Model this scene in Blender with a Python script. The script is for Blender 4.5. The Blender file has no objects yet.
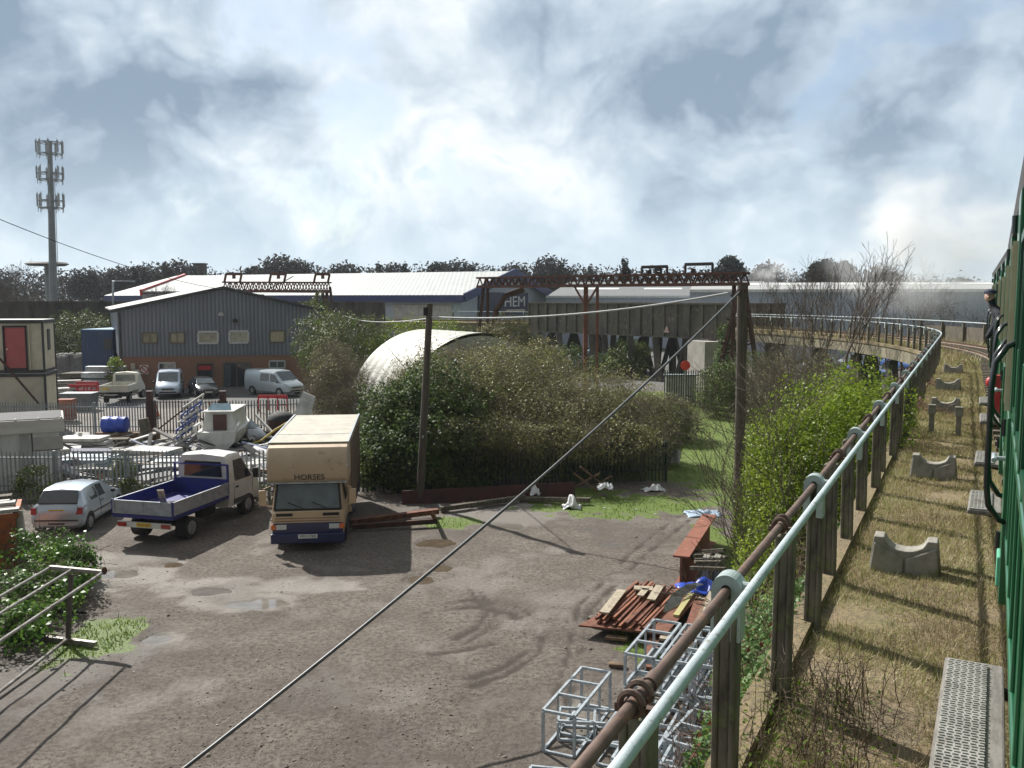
import bpy, math, random
import numpy as np
from mathutils import Vector, Matrix, Euler

random.seed(7)
RNG = np.random.default_rng(7)
PI = math.pi
R_ = math.radians
scene = bpy.context.scene
COL = scene.collection

# ------------------------------------------------------------------ camera numbers (used to survey positions)
CAMZ = 7.5
FPX = 900.0
PITCH = math.atan(86 / 900)
SP, CP = math.sin(PITCH), math.cos(PITCH)


def ray(px, py):
    u = (px - 512) / FPX
    v = (384 - py) / FPX
    return Vector((u, CP + v * SP, -SP + v * CP))


def G(px, py, z=0.0):
    d = ray(px, py)
    t = (z - CAMZ) / d.z
    return Vector((d.x * t, d.y * t, z))


def at(px, py, Y):
    d = ray(px, py)
    t = Y / d.y
    return Vector((d.x * t, Y, CAMZ + d.z * t))


# ------------------------------------------------------------------ mesh builder
class MB:
    def __init__(self):
        self.v = []
        self.f = []
        self.m = []

    def add(self, vs, fs, mi=0):
        o = len(self.v)
        self.v.extend(tuple(p) for p in vs)
        for f in fs:
            self.f.append(tuple(i + o for i in f))
            self.m.append(mi)
        return self

    def box(self, c, s, rz=0.0, mi=0, rot=None, taper=1.0):
        hx, hy, hz = s[0] / 2, s[1] / 2, s[2] / 2
        M = rot if rot is not None else Matrix.Rotation(rz, 3, 'Z')
        c = Vector(c)
        vs = []
        for z in (-1, 1):
            k = taper if z > 0 else 1.0
            for x, y in ((-1, -1), (1, -1), (1, 1), (-1, 1)):
                vs.append(c + M @ Vector((x * hx * k, y * hy * k, z * hz)))
        self.add(vs, [(3, 2, 1, 0), (4, 5, 6, 7), (0, 1, 5, 4), (1, 2, 6, 5), (2, 3, 7, 6), (3, 0, 4, 7)], mi)
        return self

    def bar(self, a, b, w, h=None, mi=0, up=(0, 0, 1)):
        a, b = Vector(a), Vector(b)
        h = w if h is None else h
        d = (b - a)
        if d.length < 1e-6:
            return self
        d.normalize()
        up = Vector(up)
        if abs(d.dot(up)) > .98:
            up = Vector((0, 1, 0))
        s = d.cross(up).normalized()
        t = s.cross(d).normalized()
        vs = []
        for p in (a, b):
            for x, y in ((-1, -1), (1, -1), (1, 1), (-1, 1)):
                vs.append(p + s * (x * w / 2) + t * (y * h / 2))
        self.add(vs, [(0, 1, 2, 3), (7, 6, 5, 4), (1, 0, 4, 5), (2, 1, 5, 6), (3, 2, 6, 7), (0, 3, 7, 4)], mi)
        return self

    def tube(self, pts, r, n=8, mi=0, cap=True):
        pts = [Vector(p) for p in pts]
        rs = r if isinstance(r, (list, tuple)) else [r] * len(pts)
        o = len(self.v)
        prev = None
        for i, p in enumerate(pts):
            d = (pts[min(i + 1, len(pts) - 1)] - pts[max(i - 1, 0)])
            d.normalize()
            if prev is None:
                ref = Vector((0, 0, 1)) if abs(d.z) < .9 else Vector((1, 0, 0))
                s = d.cross(ref).normalized()
            else:
                s = (prev - d * prev.dot(d)).normalized()
            prev = s
            t = d.cross(s)
            for k in range(n):
                a = 2 * PI * k / n
                self.v.append(tuple(p + (s * math.cos(a) + t * math.sin(a)) * rs[i]))
        for i in range(len(pts) - 1):
            for k in range(n):
                a, b = o + i * n + k, o + i * n + (k + 1) % n
                self.f.append((a, b, b + n, a + n))
                self.m.append(mi)
        if cap:
            self.f.append(tuple(o + k for k in reversed(range(n))))
            self.m.append(mi)
            e = o + (len(pts) - 1) * n
            self.f.append(tuple(e + k for k in range(n)))
            self.m.append(mi)
        return self

    def prism(self, poly, off, mi=0):
        """poly: list of 3D points (planar), off: vector"""
        off = Vector(off)
        a = [Vector(p) for p in poly]
        b = [p + off for p in a]
        n = len(a)
        fs = [tuple(reversed(range(n))), tuple(range(n, 2 * n))]
        for i in range(n):
            j = (i + 1) % n
            fs.append((i, j, n + j, n + i))
        self.add(a + b, fs, mi)
        return self

    def disc_prism(self, c, axis, r, h, n=20, mi=0, r2=None):
        c = Vector(c)
        ax = Vector(axis).normalized()
        self.tube([c - ax * h / 2, c + ax * h / 2], [r, r if r2 is None else r2], n, mi)
        return self

    def ellip(self, c, r, nu=12, nv=8, mi=0, M=None):
        c = Vector(c)
        vs = []
        for j in range(nv + 1):
            t = PI * j / nv
            for i in range(nu):
                a = 2 * PI * i / nu
                p = Vector((r[0] * math.sin(t) * math.cos(a), r[1] * math.sin(t) * math.sin(a), r[2] * math.cos(t)))
                vs.append(c + (M @ p if M else p))
        fs = []
        for j in range(nv):
            for i in range(nu):
                k = (i + 1) % nu
                fs.append((j * nu + i, (j + 1) * nu + i, (j + 1) * nu + k, j * nu + k))
        self.add(vs, fs, mi)
        return self

    def build(self, name, mats, parent=None, world=False, smooth=False, bevel=0.0):
        me = bpy.data.meshes.new(name)
        vs = self.v
        if world and parent is not None:
            Mi = parent.matrix_world.inverted() if False else rootmat(parent).inverted()
            vs = [tuple(Mi @ Vector(p)) for p in vs]
        me.from_pydata(vs, [], self.f)
        if not isinstance(mats, (list, tuple)):
            mats = [mats]
        for m in mats:
            me.materials.append(m)
        if len(mats) > 1:
            me.polygons.foreach_set('material_index', self.m)
        o = bpy.data.objects.new(name, me)
        COL.objects.link(o)
        if parent is not None:
            o.parent = parent
        if bevel > 0:
            b = o.modifiers.new('bevel', 'BEVEL')
            b.width = bevel
            b.segments = 2
            b.limit_method = 'ANGLE'
            b.angle_limit = R_(40)
        if smooth:
            me.polygons.foreach_set('use_smooth', [True] * len(me.polygons))
            try:
                me.set_sharp_from_angle(angle=R_(smooth if smooth > 1 else 38))
            except Exception:
                pass
        me.update()
        return o


def rootmat(o):
    M = Matrix.Translation(o.location) @ o.rotation_euler.to_matrix().to_4x4()
    if o.parent:
        return rootmat(o.parent) @ M
    return M


def tag(o, label=None, cat=None, group=None, kind=None):
    if label:
        o['label'] = label
    if cat:
        o['category'] = cat
    if group:
        o['group'] = group
    if kind:
        o['kind'] = kind
    return o


def thing(name, label, cat, loc=(0, 0, 0), rz=0.0, group=None, kind=None):
    o = bpy.data.objects.new(name, None)
    o.empty_display_size = .2
    COL.objects.link(o)
    o.location = Vector(loc)
    o.rotation_euler = (0, 0, rz)
    return tag(o, label, cat, group, kind)


def copy_tree(o, parent=None):
    c = o.copy()
    COL.objects.link(c)
    c.parent = parent
    for ch in list(o.children):
        copy_tree(ch, c)
    return c


def build_np(name, verts, faces, mats, parent=None, world=True, smooth=False, mi=None, attr=None):
    verts = np.asarray(verts, np.float32)
    faces = np.asarray(faces, np.int32)
    if parent is not None and world:
        Mi = np.array(rootmat(parent).inverted())
        verts = verts @ Mi[:3, :3].T.astype(np.float32) + Mi[:3, 3].astype(np.float32)
    me = bpy.data.meshes.new(name)
    n, k = len(faces), faces.shape[1]
    me.vertices.add(len(verts))
    me.vertices.foreach_set('co', verts.ravel())
    me.loops.add(n * k)
    me.loops.foreach_set('vertex_index', faces.ravel())
    me.polygons.add(n)
    me.polygons.foreach_set('loop_start', np.arange(0, n * k, k, dtype=np.int32))
    me.polygons.foreach_set('loop_total', np.full(n, k, np.int32))
    if smooth:
        me.polygons.foreach_set('use_smooth', np.ones(n, bool))
    if not isinstance(mats, (list, tuple)):
        mats = [mats]
    for m in mats:
        me.materials.append(m)
    if mi is not None:
        me.polygons.foreach_set('material_index', np.asarray(mi, np.int32))
    if attr:
        for an, av in attr.items():
            a = me.attributes.new(an, 'FLOAT', 'POINT')
            a.data.foreach_set('value', np.asarray(av, np.float32))
    me.update(calc_edges=True)
    me.validate()
    o = bpy.data.objects.new(name, me)
    COL.objects.link(o)
    if parent is not None:
        o.parent = parent
    return o


def segs_np(P0, P1, r0, r1, n=4):
    P0, P1 = np.asarray(P0, float), np.asarray(P1, float)
    r0, r1 = np.asarray(r0, float), np.asarray(r1, float)
    d = P1 - P0
    L = np.linalg.norm(d, axis=1, keepdims=True)
    d = d / np.maximum(L, 1e-6)
    ref = np.where(np.abs(d[:, 2:3]) < .9, np.array([[0, 0, 1.]]), np.array([[1., 0, 0]]))
    s = np.cross(d, ref)
    s /= np.maximum(np.linalg.norm(s, axis=1, keepdims=True), 1e-6)
    t = np.cross(d, s)
    vs = []
    for P, r in ((P0, r0), (P1, r1)):
        for k in range(n):
            a = 2 * PI * k / n
            vs.append(P + (s * math.cos(a) + t * math.sin(a)) * r[:, None])
    V = np.stack(vs, 1).reshape(-1, 3)
    N = len(P0)
    base = (np.arange(N) * 2 * n)[:, None]
    F = []
    for k in range(n):
        k2 = (k + 1) % n
        F.append(np.concatenate([base + k, base + k2, base + n + k2, base + n + k], 1))
    F = np.stack(F, 1).reshape(-1, 4)
    return V, F


def leaves_np(C, Nn, L, W, fold=.15):
    """one folded leaf-shaped quad per centre"""
    C = np.asarray(C, float)
    n = len(C)
    Nn = Nn / np.maximum(np.linalg.norm(Nn, axis=1, keepdims=True), 1e-6)
    r = RNG.normal(size=(n, 3))
    T = np.cross(Nn, r)
    T /= np.maximum(np.linalg.norm(T, axis=1, keepdims=True), 1e-6)
    B = np.cross(Nn, T)
    L = np.broadcast_to(np.asarray(L, float), (n,))[:, None]
    W = np.broadcast_to(np.asarray(W, float), (n,))[:, None]
    v = np.stack([C - T * L / 2, C + B * W / 2 + Nn * (W * fold) + T * L * .05, C + T * L / 2, C - B * W / 2 + Nn * (W * fold) + T * L * .05], 1).reshape(-1, 3)
    f = np.arange(n * 4).reshape(-1, 4)
    return v, f


def vnoise(P, seed=0):
    """value noise on 2D/3D points, 0..1"""
    P = np.asarray(P, float)
    if P.shape[1] == 2:
        P = np.concatenate([P, np.zeros((len(P), 1))], 1)
    i = np.floor(P).astype(np.int64)
    f = P - i
    f = f * f * (3 - 2 * f)

    def h(a, b, c):
        x = (a * 374761393 + b * 668265263 + c * 2147483647 + seed * 974634777) & 0xffffffff
        x = ((x ^ (x >> 13)) * 1274126177) & 0xffffffff
        x = (x ^ (x >> 16)) & 0xffffffff
        return x / 4294967295.0
    r = 0
    for dx in (0, 1):
        for dy in (0, 1):
            for dz in (0, 1):
                w = (f[:, 0] if dx else 1 - f[:, 0]) * (f[:, 1] if dy else 1 - f[:, 1]) * (f[:, 2] if dz else 1 - f[:, 2])
                r = r + w * h(i[:, 0] + dx, i[:, 1] + dy, i[:, 2] + dz)
    return r


def fbm(P, octv=4, seed=0):
    s, a, tot = 0, 1.0, 0
    P = np.asarray(P, float)
    for o in range(octv):
        s = s + a * vnoise(P * (2 ** o), seed + o * 17)
        tot += a
        a *= .5
    return s / tot


def sstep(a, b, x):
    t = np.clip((x - a) / (b - a), 0, 1)
    return t * t * (3 - 2 * t)


# ------------------------------------------------------------------ materials
def _nt(name):
    m = bpy.data.materials.new(name)
    m.use_nodes = True
    nt = m.node_tree
    b = nt.nodes['Principled BSDF']
    return m, nt, b


def N(nt, t, **kw):
    n = nt.nodes.new(t)
    for k, v in kw.items():
        if k.startswith('i_'):
            n.inputs[k[2:].replace('_', ' ')].default_value = v
        else:
            setattr(n, k, v)
    return n


def mixc(nt, fac, a, b, blend='MIX'):
    n = nt.nodes.new('ShaderNodeMix')
    n.data_type = 'RGBA'
    n.blend_type = blend
    for sock, val in ((n.inputs[0], fac), (n.inputs[6], a), (n.inputs[7], b)):
        if hasattr(val, 'is_output'):
            nt.links.new(val, sock)
        elif isinstance(val, (int, float)):
            sock.default_value = val
        else:
            sock.default_value = (*val[:3], 1)
    return n.outputs[2]


def ramp(nt, src, stops):
    n = nt.nodes.new('ShaderNodeValToRGB')
    el = n.color_ramp.elements
    while len(el) > 1:
        el.remove(el[0])
    for i, (p, c) in enumerate(stops):
        e = el[0] if i == 0 else el.new(p)
        e.position = p
        e.color = (*c, 1) if len(c) == 3 else c
    nt.links.new(src, n.inputs[0])
    return n.outputs[0]


def noise(nt, scale, detail=4, rough=.55, vec=None, coord='Object', stretch=None):
    tc = nt.nodes.new('ShaderNodeTexCoord')
    v = tc.outputs[coord] if vec is None else vec
    if stretch:
        mp = nt.nodes.new('ShaderNodeMapping')
        mp.inputs['Scale'].default_value = stretch
        nt.links.new(v, mp.inputs[0])
        v = mp.outputs[0]
    n = nt.nodes.new('ShaderNodeTexNoise')
    n.inputs['Scale'].default_value = scale
    n.inputs['Detail'].default_value = detail
    n.inputs['Roughness'].default_value = rough
    nt.links.new(v, n.inputs['Vector'])
    return n.outputs['Fac']


_MC = {}


def mat(name, c, rough=.6, metal=0.0, c2=None, scale=3.0, lo=.4, hi=.65, bump=0.0, bscale=20.0, stretch=None, c3=None, s3=12, t3=.62, spec=None, coat=0.0):
    if name in _MC:
        return _MC[name]
    m, nt, b = _nt(name)
    col = None
    if c2 is None:
        c2 = tuple(x * .8 for x in c)
    f = noise(nt, scale, 5, .6, stretch=stretch)
    col = ramp(nt, f, [(lo, c), (hi, c2)])
    if c3 is not None:
        f3 = noise(nt, s3, 6, .65)
        k = ramp(nt, f3, [(t3 - .05, (0, 0, 0)), (t3 + .06, (1, 1, 1))])
        col = mixc(nt, k, col, c3)
    nt.links.new(col, b.inputs['Base Color'])
    b.inputs['Roughness'].default_value = rough
    b.inputs['Metallic'].default_value = metal
    if spec is not None:
        b.inputs['Specular IOR Level'].default_value = spec
    if coat:
        b.inputs['Coat Weight'].default_value = coat
        b.inputs['Coat Roughness'].default_value = .08
    if bump:
        f2 = noise(nt, bscale, 5, .6)
        bp = N(nt, 'ShaderNodeBump')
        bp.inputs['Strength'].default_value = bump
        bp.inputs['Distance'].default_value = .02
        nt.links.new(f2, bp.inputs['Height'])
        nt.links.new(bp.outputs[0], b.inputs['Normal'])
    _MC[name] = m
    return m


def leafmat(name, stops, trans=.35, rough=.5, scale=.9, amt=.55):
    """random tint per leaf plus clump variation"""
    m, nt, b = _nt(name)
    g = N(nt, 'ShaderNodeNewGeometry')
    f = noise(nt, scale, 2, .5)
    ma = N(nt, 'ShaderNodeMath', operation='MULTIPLY_ADD')
    nt.links.new(g.outputs['Random Per Island'], ma.inputs[0])
    ma.inputs[1].default_value = amt
    mb = N(nt, 'ShaderNodeMath', operation='MULTIPLY_ADD')
    nt.links.new(f, mb.inputs[0])
    mb.inputs[1].default_value = 1.3
    mb.inputs[2].default_value = -.4
    nt.links.new(mb.outputs[0], ma.inputs[2])
    col = ramp(nt, ma.outputs[0], stops)
    nt.links.new(col, b.inputs['Base Color'])
    b.inputs['Roughness'].default_value = rough
    b.inputs['Specular IOR Level'].default_value = .2
    if trans:
        tr = N(nt, 'ShaderNodeBsdfTranslucent')
        nt.links.new(col, tr.inputs[0])
        mx = N(nt, 'ShaderNodeMixShader')
        mx.inputs[0].default_value = trans
        nt.links.new(b.outputs[0], mx.inputs[1])
        nt.links.new(tr.outputs[0], mx.inputs[2])
        nt.links.new(mx.outputs[0], nt.nodes['Material Output'].inputs[0])
    return m


def glass(name, c=(.02, .025, .03), rough=.06):
    if name in _MC:
        return _MC[name]
    m, nt, b = _nt(name)
    f = noise(nt, 3, 3)
    col = ramp(nt, f, [(.3, c), (.8, tuple(x * 1.8 for x in c))])
    nt.links.new(col, b.inputs['Base Color'])
    b.inputs['Roughness'].default_value = rough
    b.inputs['Specular IOR Level'].default_value = .7
    _MC[name] = m
    return m


def corr(name, c, c2, freq, axis='X', rough=.55, bump=.5, metal=0.0, dark=None):
    """profiled sheet cladding: real bump from a wave, noise dirt, optional dark troughs"""
    if name in _MC:
        return _MC[name]
    m, nt, b = _nt(name)
    f = noise(nt, .8, 5, .6, stretch=(1, 1, .25))
    col = ramp(nt, f, [(.35, c), (.7, c2)])
    tc = N(nt, 'ShaderNodeTexCoord')
    w = N(nt, 'ShaderNodeTexWave', wave_type='BANDS', bands_direction=axis, wave_profile='SIN')
    w.inputs['Scale'].default_value = freq
    nt.links.new(tc.outputs['Object'], w.inputs['Vector'])
    bp = N(nt, 'ShaderNodeBump')
    bp.inputs['Strength'].default_value = bump
    bp.inputs['Distance'].default_value = .06
    nt.links.new(w.outputs['Fac'], bp.inputs['Height'])
    nt.links.new(bp.outputs[0], b.inputs['Normal'])
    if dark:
        col = mixc(nt, ramp(nt, w.outputs['Fac'], [(.0, (1, 1, 1)), (.25, (0, 0, 0))]), col, dark)  # darker colour in the wave troughs
    nt.links.new(col, b.inputs['Base Color'])
    b.inputs['Roughness'].default_value = rough
    b.inputs['Metallic'].default_value = metal
    _MC[name] = m
    return m


def brickmat(name, c1, c2, mortar, scale=1.0):
    m, nt, b = _nt(name)
    tc = N(nt, 'ShaderNodeTexCoord')
    mp = N(nt, 'ShaderNodeMapping')
    mp.inputs['Rotation'].default_value = (R_(90), 0, 0)
    nt.links.new(tc.outputs['Object'], mp.inputs[0])
    br = N(nt, 'ShaderNodeTexBrick')
    br.inputs['Color1'].default_value = (*c1, 1)
    br.inputs['Color2'].default_value = (*c2, 1)
    br.inputs['Mortar'].default_value = (*mortar, 1)
    br.inputs['Scale'].default_value = scale
    br.inputs['Brick Width'].default_value = .23
    br.inputs['Row Height'].default_value = .078
    br.inputs['Mortar Size'].default_value = .008
    nt.links.new(mp.outputs[0], br.inputs['Vector'])
    f = noise(nt, .7, 4)
    col = mixc(nt, f, br.outputs['Color'], tuple(x * .6 for x in c1), 'MIX')
    nt.links.new(col, b.inputs['Base Color'])
    b.inputs['Roughness'].default_value = .85
    return m


def text_obj(name, s, size, m, parent, M, extrude=.002, align='CENTER', sx=1.0):
    cu = bpy.data.curves.new(name, 'FONT')
    cu.body = s
    cu.size = size
    cu.extrude = extrude
    cu.align_x = align
    cu.align_y = 'CENTER'
    to = bpy.data.objects.new('tmp_text', cu)
    COL.objects.link(to)
    dg = bpy.context.evaluated_depsgraph_get()
    me = bpy.data.meshes.new_from_object(to.evaluated_get(dg))
    bpy.data.objects.remove(to)
    me.name = name
    me.materials.clear()
    me.materials.append(m)
    me.transform(M @ Matrix.Diagonal((sx, 1, 1, 1)))
    o = bpy.data.objects.new(name, me)
    COL.objects.link(o)
    o.parent = parent
    return o


def facing(c, right, up):
    """matrix that puts text (XY plane) at c with the given right and up directions"""
    r, u = Vector(right).normalized(), Vector(up).normalized()
    n = r.cross(u)
    return Matrix(((r.x, u.x, n.x, c[0]), (r.y, u.y, n.y, c[1]), (r.z, u.z, n.z, c[2]), (0, 0, 0, 1)))


# common materials
M_GALV = mat('galvanised_steel', (.42, .45, .47), .45, .6, (.25, .28, .3), 6, bump=.1, bscale=40)
M_GALVW = mat('bright_galvanised_steel', (.47, .51, .54), .42, .45, (.31, .35, .38), 5, c3=(.24, .25, .25), s3=14, t3=.62)
M_RUST = mat('rusty_steel', (.19, .072, .042), .85, .1, (.09, .035, .022), 5, bump=.25, bscale=30, c3=(.26, .12, .06), s3=7)
M_RUSTD = mat('dark_rusty_steel', (.10, .045, .032), .85, .1, (.05, .028, .022), 4, bump=.2, bscale=20)
M_WOODOLD = mat('weathered_timber', (.135, .115, .085), .9, 0, (.05, .042, .03), 6, stretch=(3, 3, .4), bump=.4, bscale=14, c3=(.15, .16, .10), s3=5, t3=.6)
M_WOODPALE = mat('pale_timber', (.40, .345, .26), .85, 0, (.27, .225, .16), 8, stretch=(1, 1, .3), c3=(.18, .15, .11), s3=9, t3=.6)
M_WOODBR = mat('brown_timber', (.2, .13, .075), .9, 0, (.10, .065, .04), 6)
M_CONC = mat('weathered_concrete', (.27, .25, .22), .9, 0, (.14, .13, .115), 3, bump=.35, bscale=18, c3=(.12, .12, .07), s3=4, t3=.6)
M_CONCD = mat('grimy_concrete', (.115, .105, .092), .9, 0, (.06, .055, .048), 1.2, bump=.3, bscale=8, stretch=(1, 1, .3))
M_CONCB = mat('beam_concrete', (.23, .20, .14), .9, 0, (.13, .115, .08), .7, bump=.3, bscale=8, stretch=(1, 1, .4))
M_WHITE = mat('white_paint', (.75, .75, .72), .5, 0, (.6, .6, .57), 2)
M_CREAM = mat('cream_panel', (.52, .48, .38), .6, 0, (.42, .39, .30), 1.5)
M_BLACK = mat('black_rubber', (.018, .018, .018), .75, 0, (.03, .03, .03), 10)
M_DARK = mat('dark_underbody', (.012, .012, .013), .8, 0, (.02, .02, .02), 8)
M_ALLOY = mat('wheel_rim_metal', (.45, .46, .47), .4, .7, (.3, .3, .31), 8)
M_YPLATE = mat('yellow_number_plate', (.75, .5, .04), .4, 0, (.65, .42, .03), 4)
M_WPLATE = mat('white_number_plate', (.75, .75, .72), .4, 0, (.65, .65, .62), 4)
M_INK = mat('black_lettering', (.015, .015, .018), .6)
M_REDL = mat('red_lamp_lens', (.35, .02, .015), .2, 0, (.25, .01, .01), 6)
M_ORL = mat('orange_lamp_lens', (.7, .16, .03), .2, 0, (.6, .12, .02), 6)
M_CLEARL = mat('clear_lamp_lens', (.62, .63, .62), .15, .2, (.4, .42, .43), 30)
M_GLASS = glass('window_glass')
M_GLASSL = glass('pale_window_glass', (.07, .085, .09), .1)
M_RED = mat('red_paint', (.5, .03, .035), .5, 0, (.38, .025, .03), 3)
M_BLUEP = mat('blue_plastic', (.02, .07, .45), .4, 0, (.015, .05, .33), 3)
M_BOARDW = mat('dirty_white_board', (.50, .49, .46), .7, 0, (.33, .32, .29), 2.2, c3=(.25, .22, .17), s3=6, t3=.64)
# ================================================================== camera
cam = bpy.data.cameras.new('camera')
cam.sensor_width = 36
cam.lens = FPX / 1024 * 36
cam.clip_start = .05
cam.clip_end = 6000
camo = bpy.data.objects.new('camera', cam)
COL.objects.link(camo)
camo.location = (0, 0, CAMZ)
camo.rotation_euler = (PI / 2 - PITCH, 0, 0)
scene.camera = camo

# ================================================================== light and sky
SUN_EL, SUN_AZ = 41.0, -37.0        # degrees; azimuth from +Y, clockwise positive
sdir = Vector((math.sin(R_(SUN_AZ)) * math.cos(R_(SUN_EL)), math.cos(R_(SUN_AZ)) * math.cos(R_(SUN_EL)), math.sin(R_(SUN_EL))))
sun = bpy.data.lights.new('sun', 'SUN')
sun.energy = 5.0
sun.angle = R_(.6)
sun.color = (1, .96, .90)
suno = bpy.data.objects.new('sun', sun)
COL.objects.link(suno)
suno.rotation_euler = sdir.to_track_quat('Z', 'Y').to_euler()
suno.location = (0, 0, 60)

w = bpy.data.worlds.new('World')
scene.world = w
w.use_nodes = True
nt = w.node_tree
for n in list(nt.nodes):
    nt.nodes.remove(n)
out = N(nt, 'ShaderNodeOutputWorld')
sky = N(nt, 'ShaderNodeTexSky', sky_type='NISHITA', sun_disc=False)
sky.sun_elevation = R_(SUN_EL)
sky.sun_rotation = R_(SUN_AZ)
sky.air_density = 1.0
sky.dust_density = 1.0
bg1 = N(nt, 'ShaderNodeBackground')
bg1.inputs[1].default_value = .085
nt.links.new(sky.outputs[0], bg1.inputs[0])
tc = N(nt, 'ShaderNodeTexCoord')
D = tc.outputs['Generated']
sep = N(nt, 'ShaderNodeSeparateXYZ')
nt.links.new(D, sep.inputs[0])


def wm(op, a, b=None, c=None):
    n = N(nt, 'ShaderNodeMath', operation=op)
    for i, x in enumerate((a, b, c)):
        if x is None:
            continue
        if hasattr(x, 'is_output'):
            nt.links.new(x, n.inputs[i])
        else:
            n.inputs[i].default_value = x
    return n.outputs[0]


zz = wm('ADD', wm('MAXIMUM', sep.outputs[2], 0.0), .8)
comb = N(nt, 'ShaderNodeCombineXYZ')
nt.links.new(wm('DIVIDE', sep.outputs[0], zz), comb.inputs[0])
nt.links.new(wm('DIVIDE', sep.outputs[1], zz), comb.inputs[1])
CV = comb.outputs[0]


def wnoise(scale, detail, rough, off=(0, 0, 0), dist=0.0):
    mp = N(nt, 'ShaderNodeMapping')
    mp.inputs['Location'].default_value = off
    nt.links.new(CV, mp.inputs[0])
    n = N(nt, 'ShaderNodeTexNoise', noise_dimensions='2D')
    n.inputs['Scale'].default_value = scale
    n.inputs['Detail'].default_value = detail
    n.inputs['Roughness'].default_value = rough
    n.inputs['Distortion'].default_value = dist
    nt.links.new(mp.outputs[0], n.inputs['Vector'])
    return n.outputs['Fac']


nA = wnoise(5.6, 12, .53, (3.1, 1.7, 0), .35)
vmp = N(nt, 'ShaderNodeVectorMath', operation='MULTIPLY_ADD')
dn = N(nt, 'ShaderNodeTexNoise', noise_dimensions='2D')
dn.inputs['Scale'].default_value = 4.0
dn.inputs['Detail'].default_value = 5
nt.links.new(CV, dn.inputs['Vector'])
nt.links.new(dn.outputs['Color'], vmp.inputs[0])
vmp.inputs[1].default_value = (.30, .30, 0)
nt.links.new(CV, vmp.inputs[2])
vo = N(nt, 'ShaderNodeTexVoronoi', feature='SMOOTH_F1', voronoi_dimensions='2D')
vo.inputs['Scale'].default_value = 6.5
vo.inputs['Detail'].default_value = 3
vo.inputs['Roughness'].default_value = .55
vo.inputs['Smoothness'].default_value = .45
nt.links.new(vmp.outputs[0], vo.inputs['Vector'])
nV = vo.outputs['Distance']
nB = wnoise(2.7, 6, .55, (9.3, 4.2, 2), .2)
nC = wnoise(14, 8, .6, (1.2, 8.8, 5), .4)


def blob(px, py, deg, soft=2.2):
    d = ray(px, py).normalized()
    vm = N(nt, 'ShaderNodeVectorMath', operation='DOT_PRODUCT')
    nt.links.new(D, vm.inputs[0])
    vm.inputs[1].default_value = d
    mr = N(nt, 'ShaderNodeMapRange', interpolation_type='SMOOTHSTEP')
    nt.links.new(vm.outputs['Value'], mr.inputs[0])
    mr.inputs[1].default_value = math.cos(R_(deg * soft * .75))
    mr.inputs[2].default_value = math.cos(R_(deg * .25))
    return mr.outputs[0]


# broad masses of heavier and of thinner cloud
dark = None
for (px, py, dg, a) in ((120, 30, 9, .50), (20, 90, 7, .30), (330, 130, 6.5, .38), (850, 45, 10, .30), (650, 30, 7, .22), (600, 170, 7, .18), (760, 200, 7, .2), (400, 200, 7, .12), (80, 200, 6, .14), (560, 170, 6, .12), (960, 110, 8, .22), (180, 175, 4, .12), (1000, 200, 6, .22)):
    t = wm('MULTIPLY', blob(px, py, dg), a)
    dark = t if dark is None else wm('ADD', dark, t)
light = None
for (px, py, dg, a) in ((290, 75, 4.5, .30), (480, 60, 6, .12), (450, 230, 8, .12), (100, 215, 7, .12), (640, 120, 6, .10)):
    t = wm('MULTIPLY', blob(px, py, dg), a)
    light = t if light is None else wm('ADD', light, t)
# thickness 0..1 -> grey value
# centre noise round zero, gain up
det = wm('MULTIPLY_ADD', wm('SUBTRACT', nA, .5), 1.5, wm('MULTIPLY', wm('SUBTRACT', nC, .5), .45))
thick = wm('ADD', wm('ADD', wm('MULTIPLY_ADD', wm('SUBTRACT', nV, .42), .7, wm('MULTIPLY', wm('SUBTRACT', nB, .5), .5)), det), wm('SUBTRACT', wm('ADD', dark, .08), light))
cr = N(nt, 'ShaderNodeValToRGB')
els = cr.color_ramp.elements
els[0].position = 0.0
els[0].color = (.66, .80, .92, 1)
els[1].position = 1.0
els[1].color = (.27, .36, .465, 1)
for p, c in ((.13, (.76, .85, .93)), (.25, (.99, 1.0, 1.0)), (.38, (.86, .92, .96)), (.54, (.66, .755, .835)), (.78, (.45, .55, .66))):
    e = els.new(p)
    e.color = (*c, 1)
nt.links.new(wm('MULTIPLY_ADD', thick, .66, .125), cr.inputs[0])
# forward scattering: cloud is bright round the sun and dull on the far side of the sky
sd = N(nt, 'ShaderNodeVectorMath', operation='DOT_PRODUCT')
nt.links.new(D, sd.inputs[0])
sd.inputs[1].default_value = sdir
mr = N(nt, 'ShaderNodeMapRange', interpolation_type='SMOOTHSTEP')
nt.links.new(sd.outputs['Value'], mr.inputs[0])
mr.inputs[1].default_value = .0
mr.inputs[2].default_value = .45
mr.inputs[3].default_value = .2
mr.inputs[4].default_value = .74
bg2 = N(nt, 'ShaderNodeBackground')
# towards the horizon the cloud is seen through more air
hz = N(nt, 'ShaderNodeMapRange', interpolation_type='SMOOTHSTEP')
nt.links.new(sep.outputs[2], hz.inputs[0])
hz.inputs[1].default_value = .20
hz.inputs[2].default_value = .0
hz.inputs[3].default_value = .0
hz.inputs[4].default_value = .72
nt.links.new(mixc(nt, hz.outputs[0], cr.outputs[0], (.64, .78, .88)), bg2.inputs[0])
# cloud overhead, out of view, is dimmed to cut fill and deepen shadows
zf = N(nt, 'ShaderNodeMapRange', interpolation_type='SMOOTHSTEP')
nt.links.new(sep.outputs[2], zf.inputs[0])
zf.inputs[1].default_value = .36
zf.inputs[2].default_value = .75
zf.inputs[3].default_value = 1.0
zf.inputs[4].default_value = .6
nt.links.new(wm('MULTIPLY', mr.outputs[0], zf.outputs[0]), bg2.inputs[1])
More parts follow.
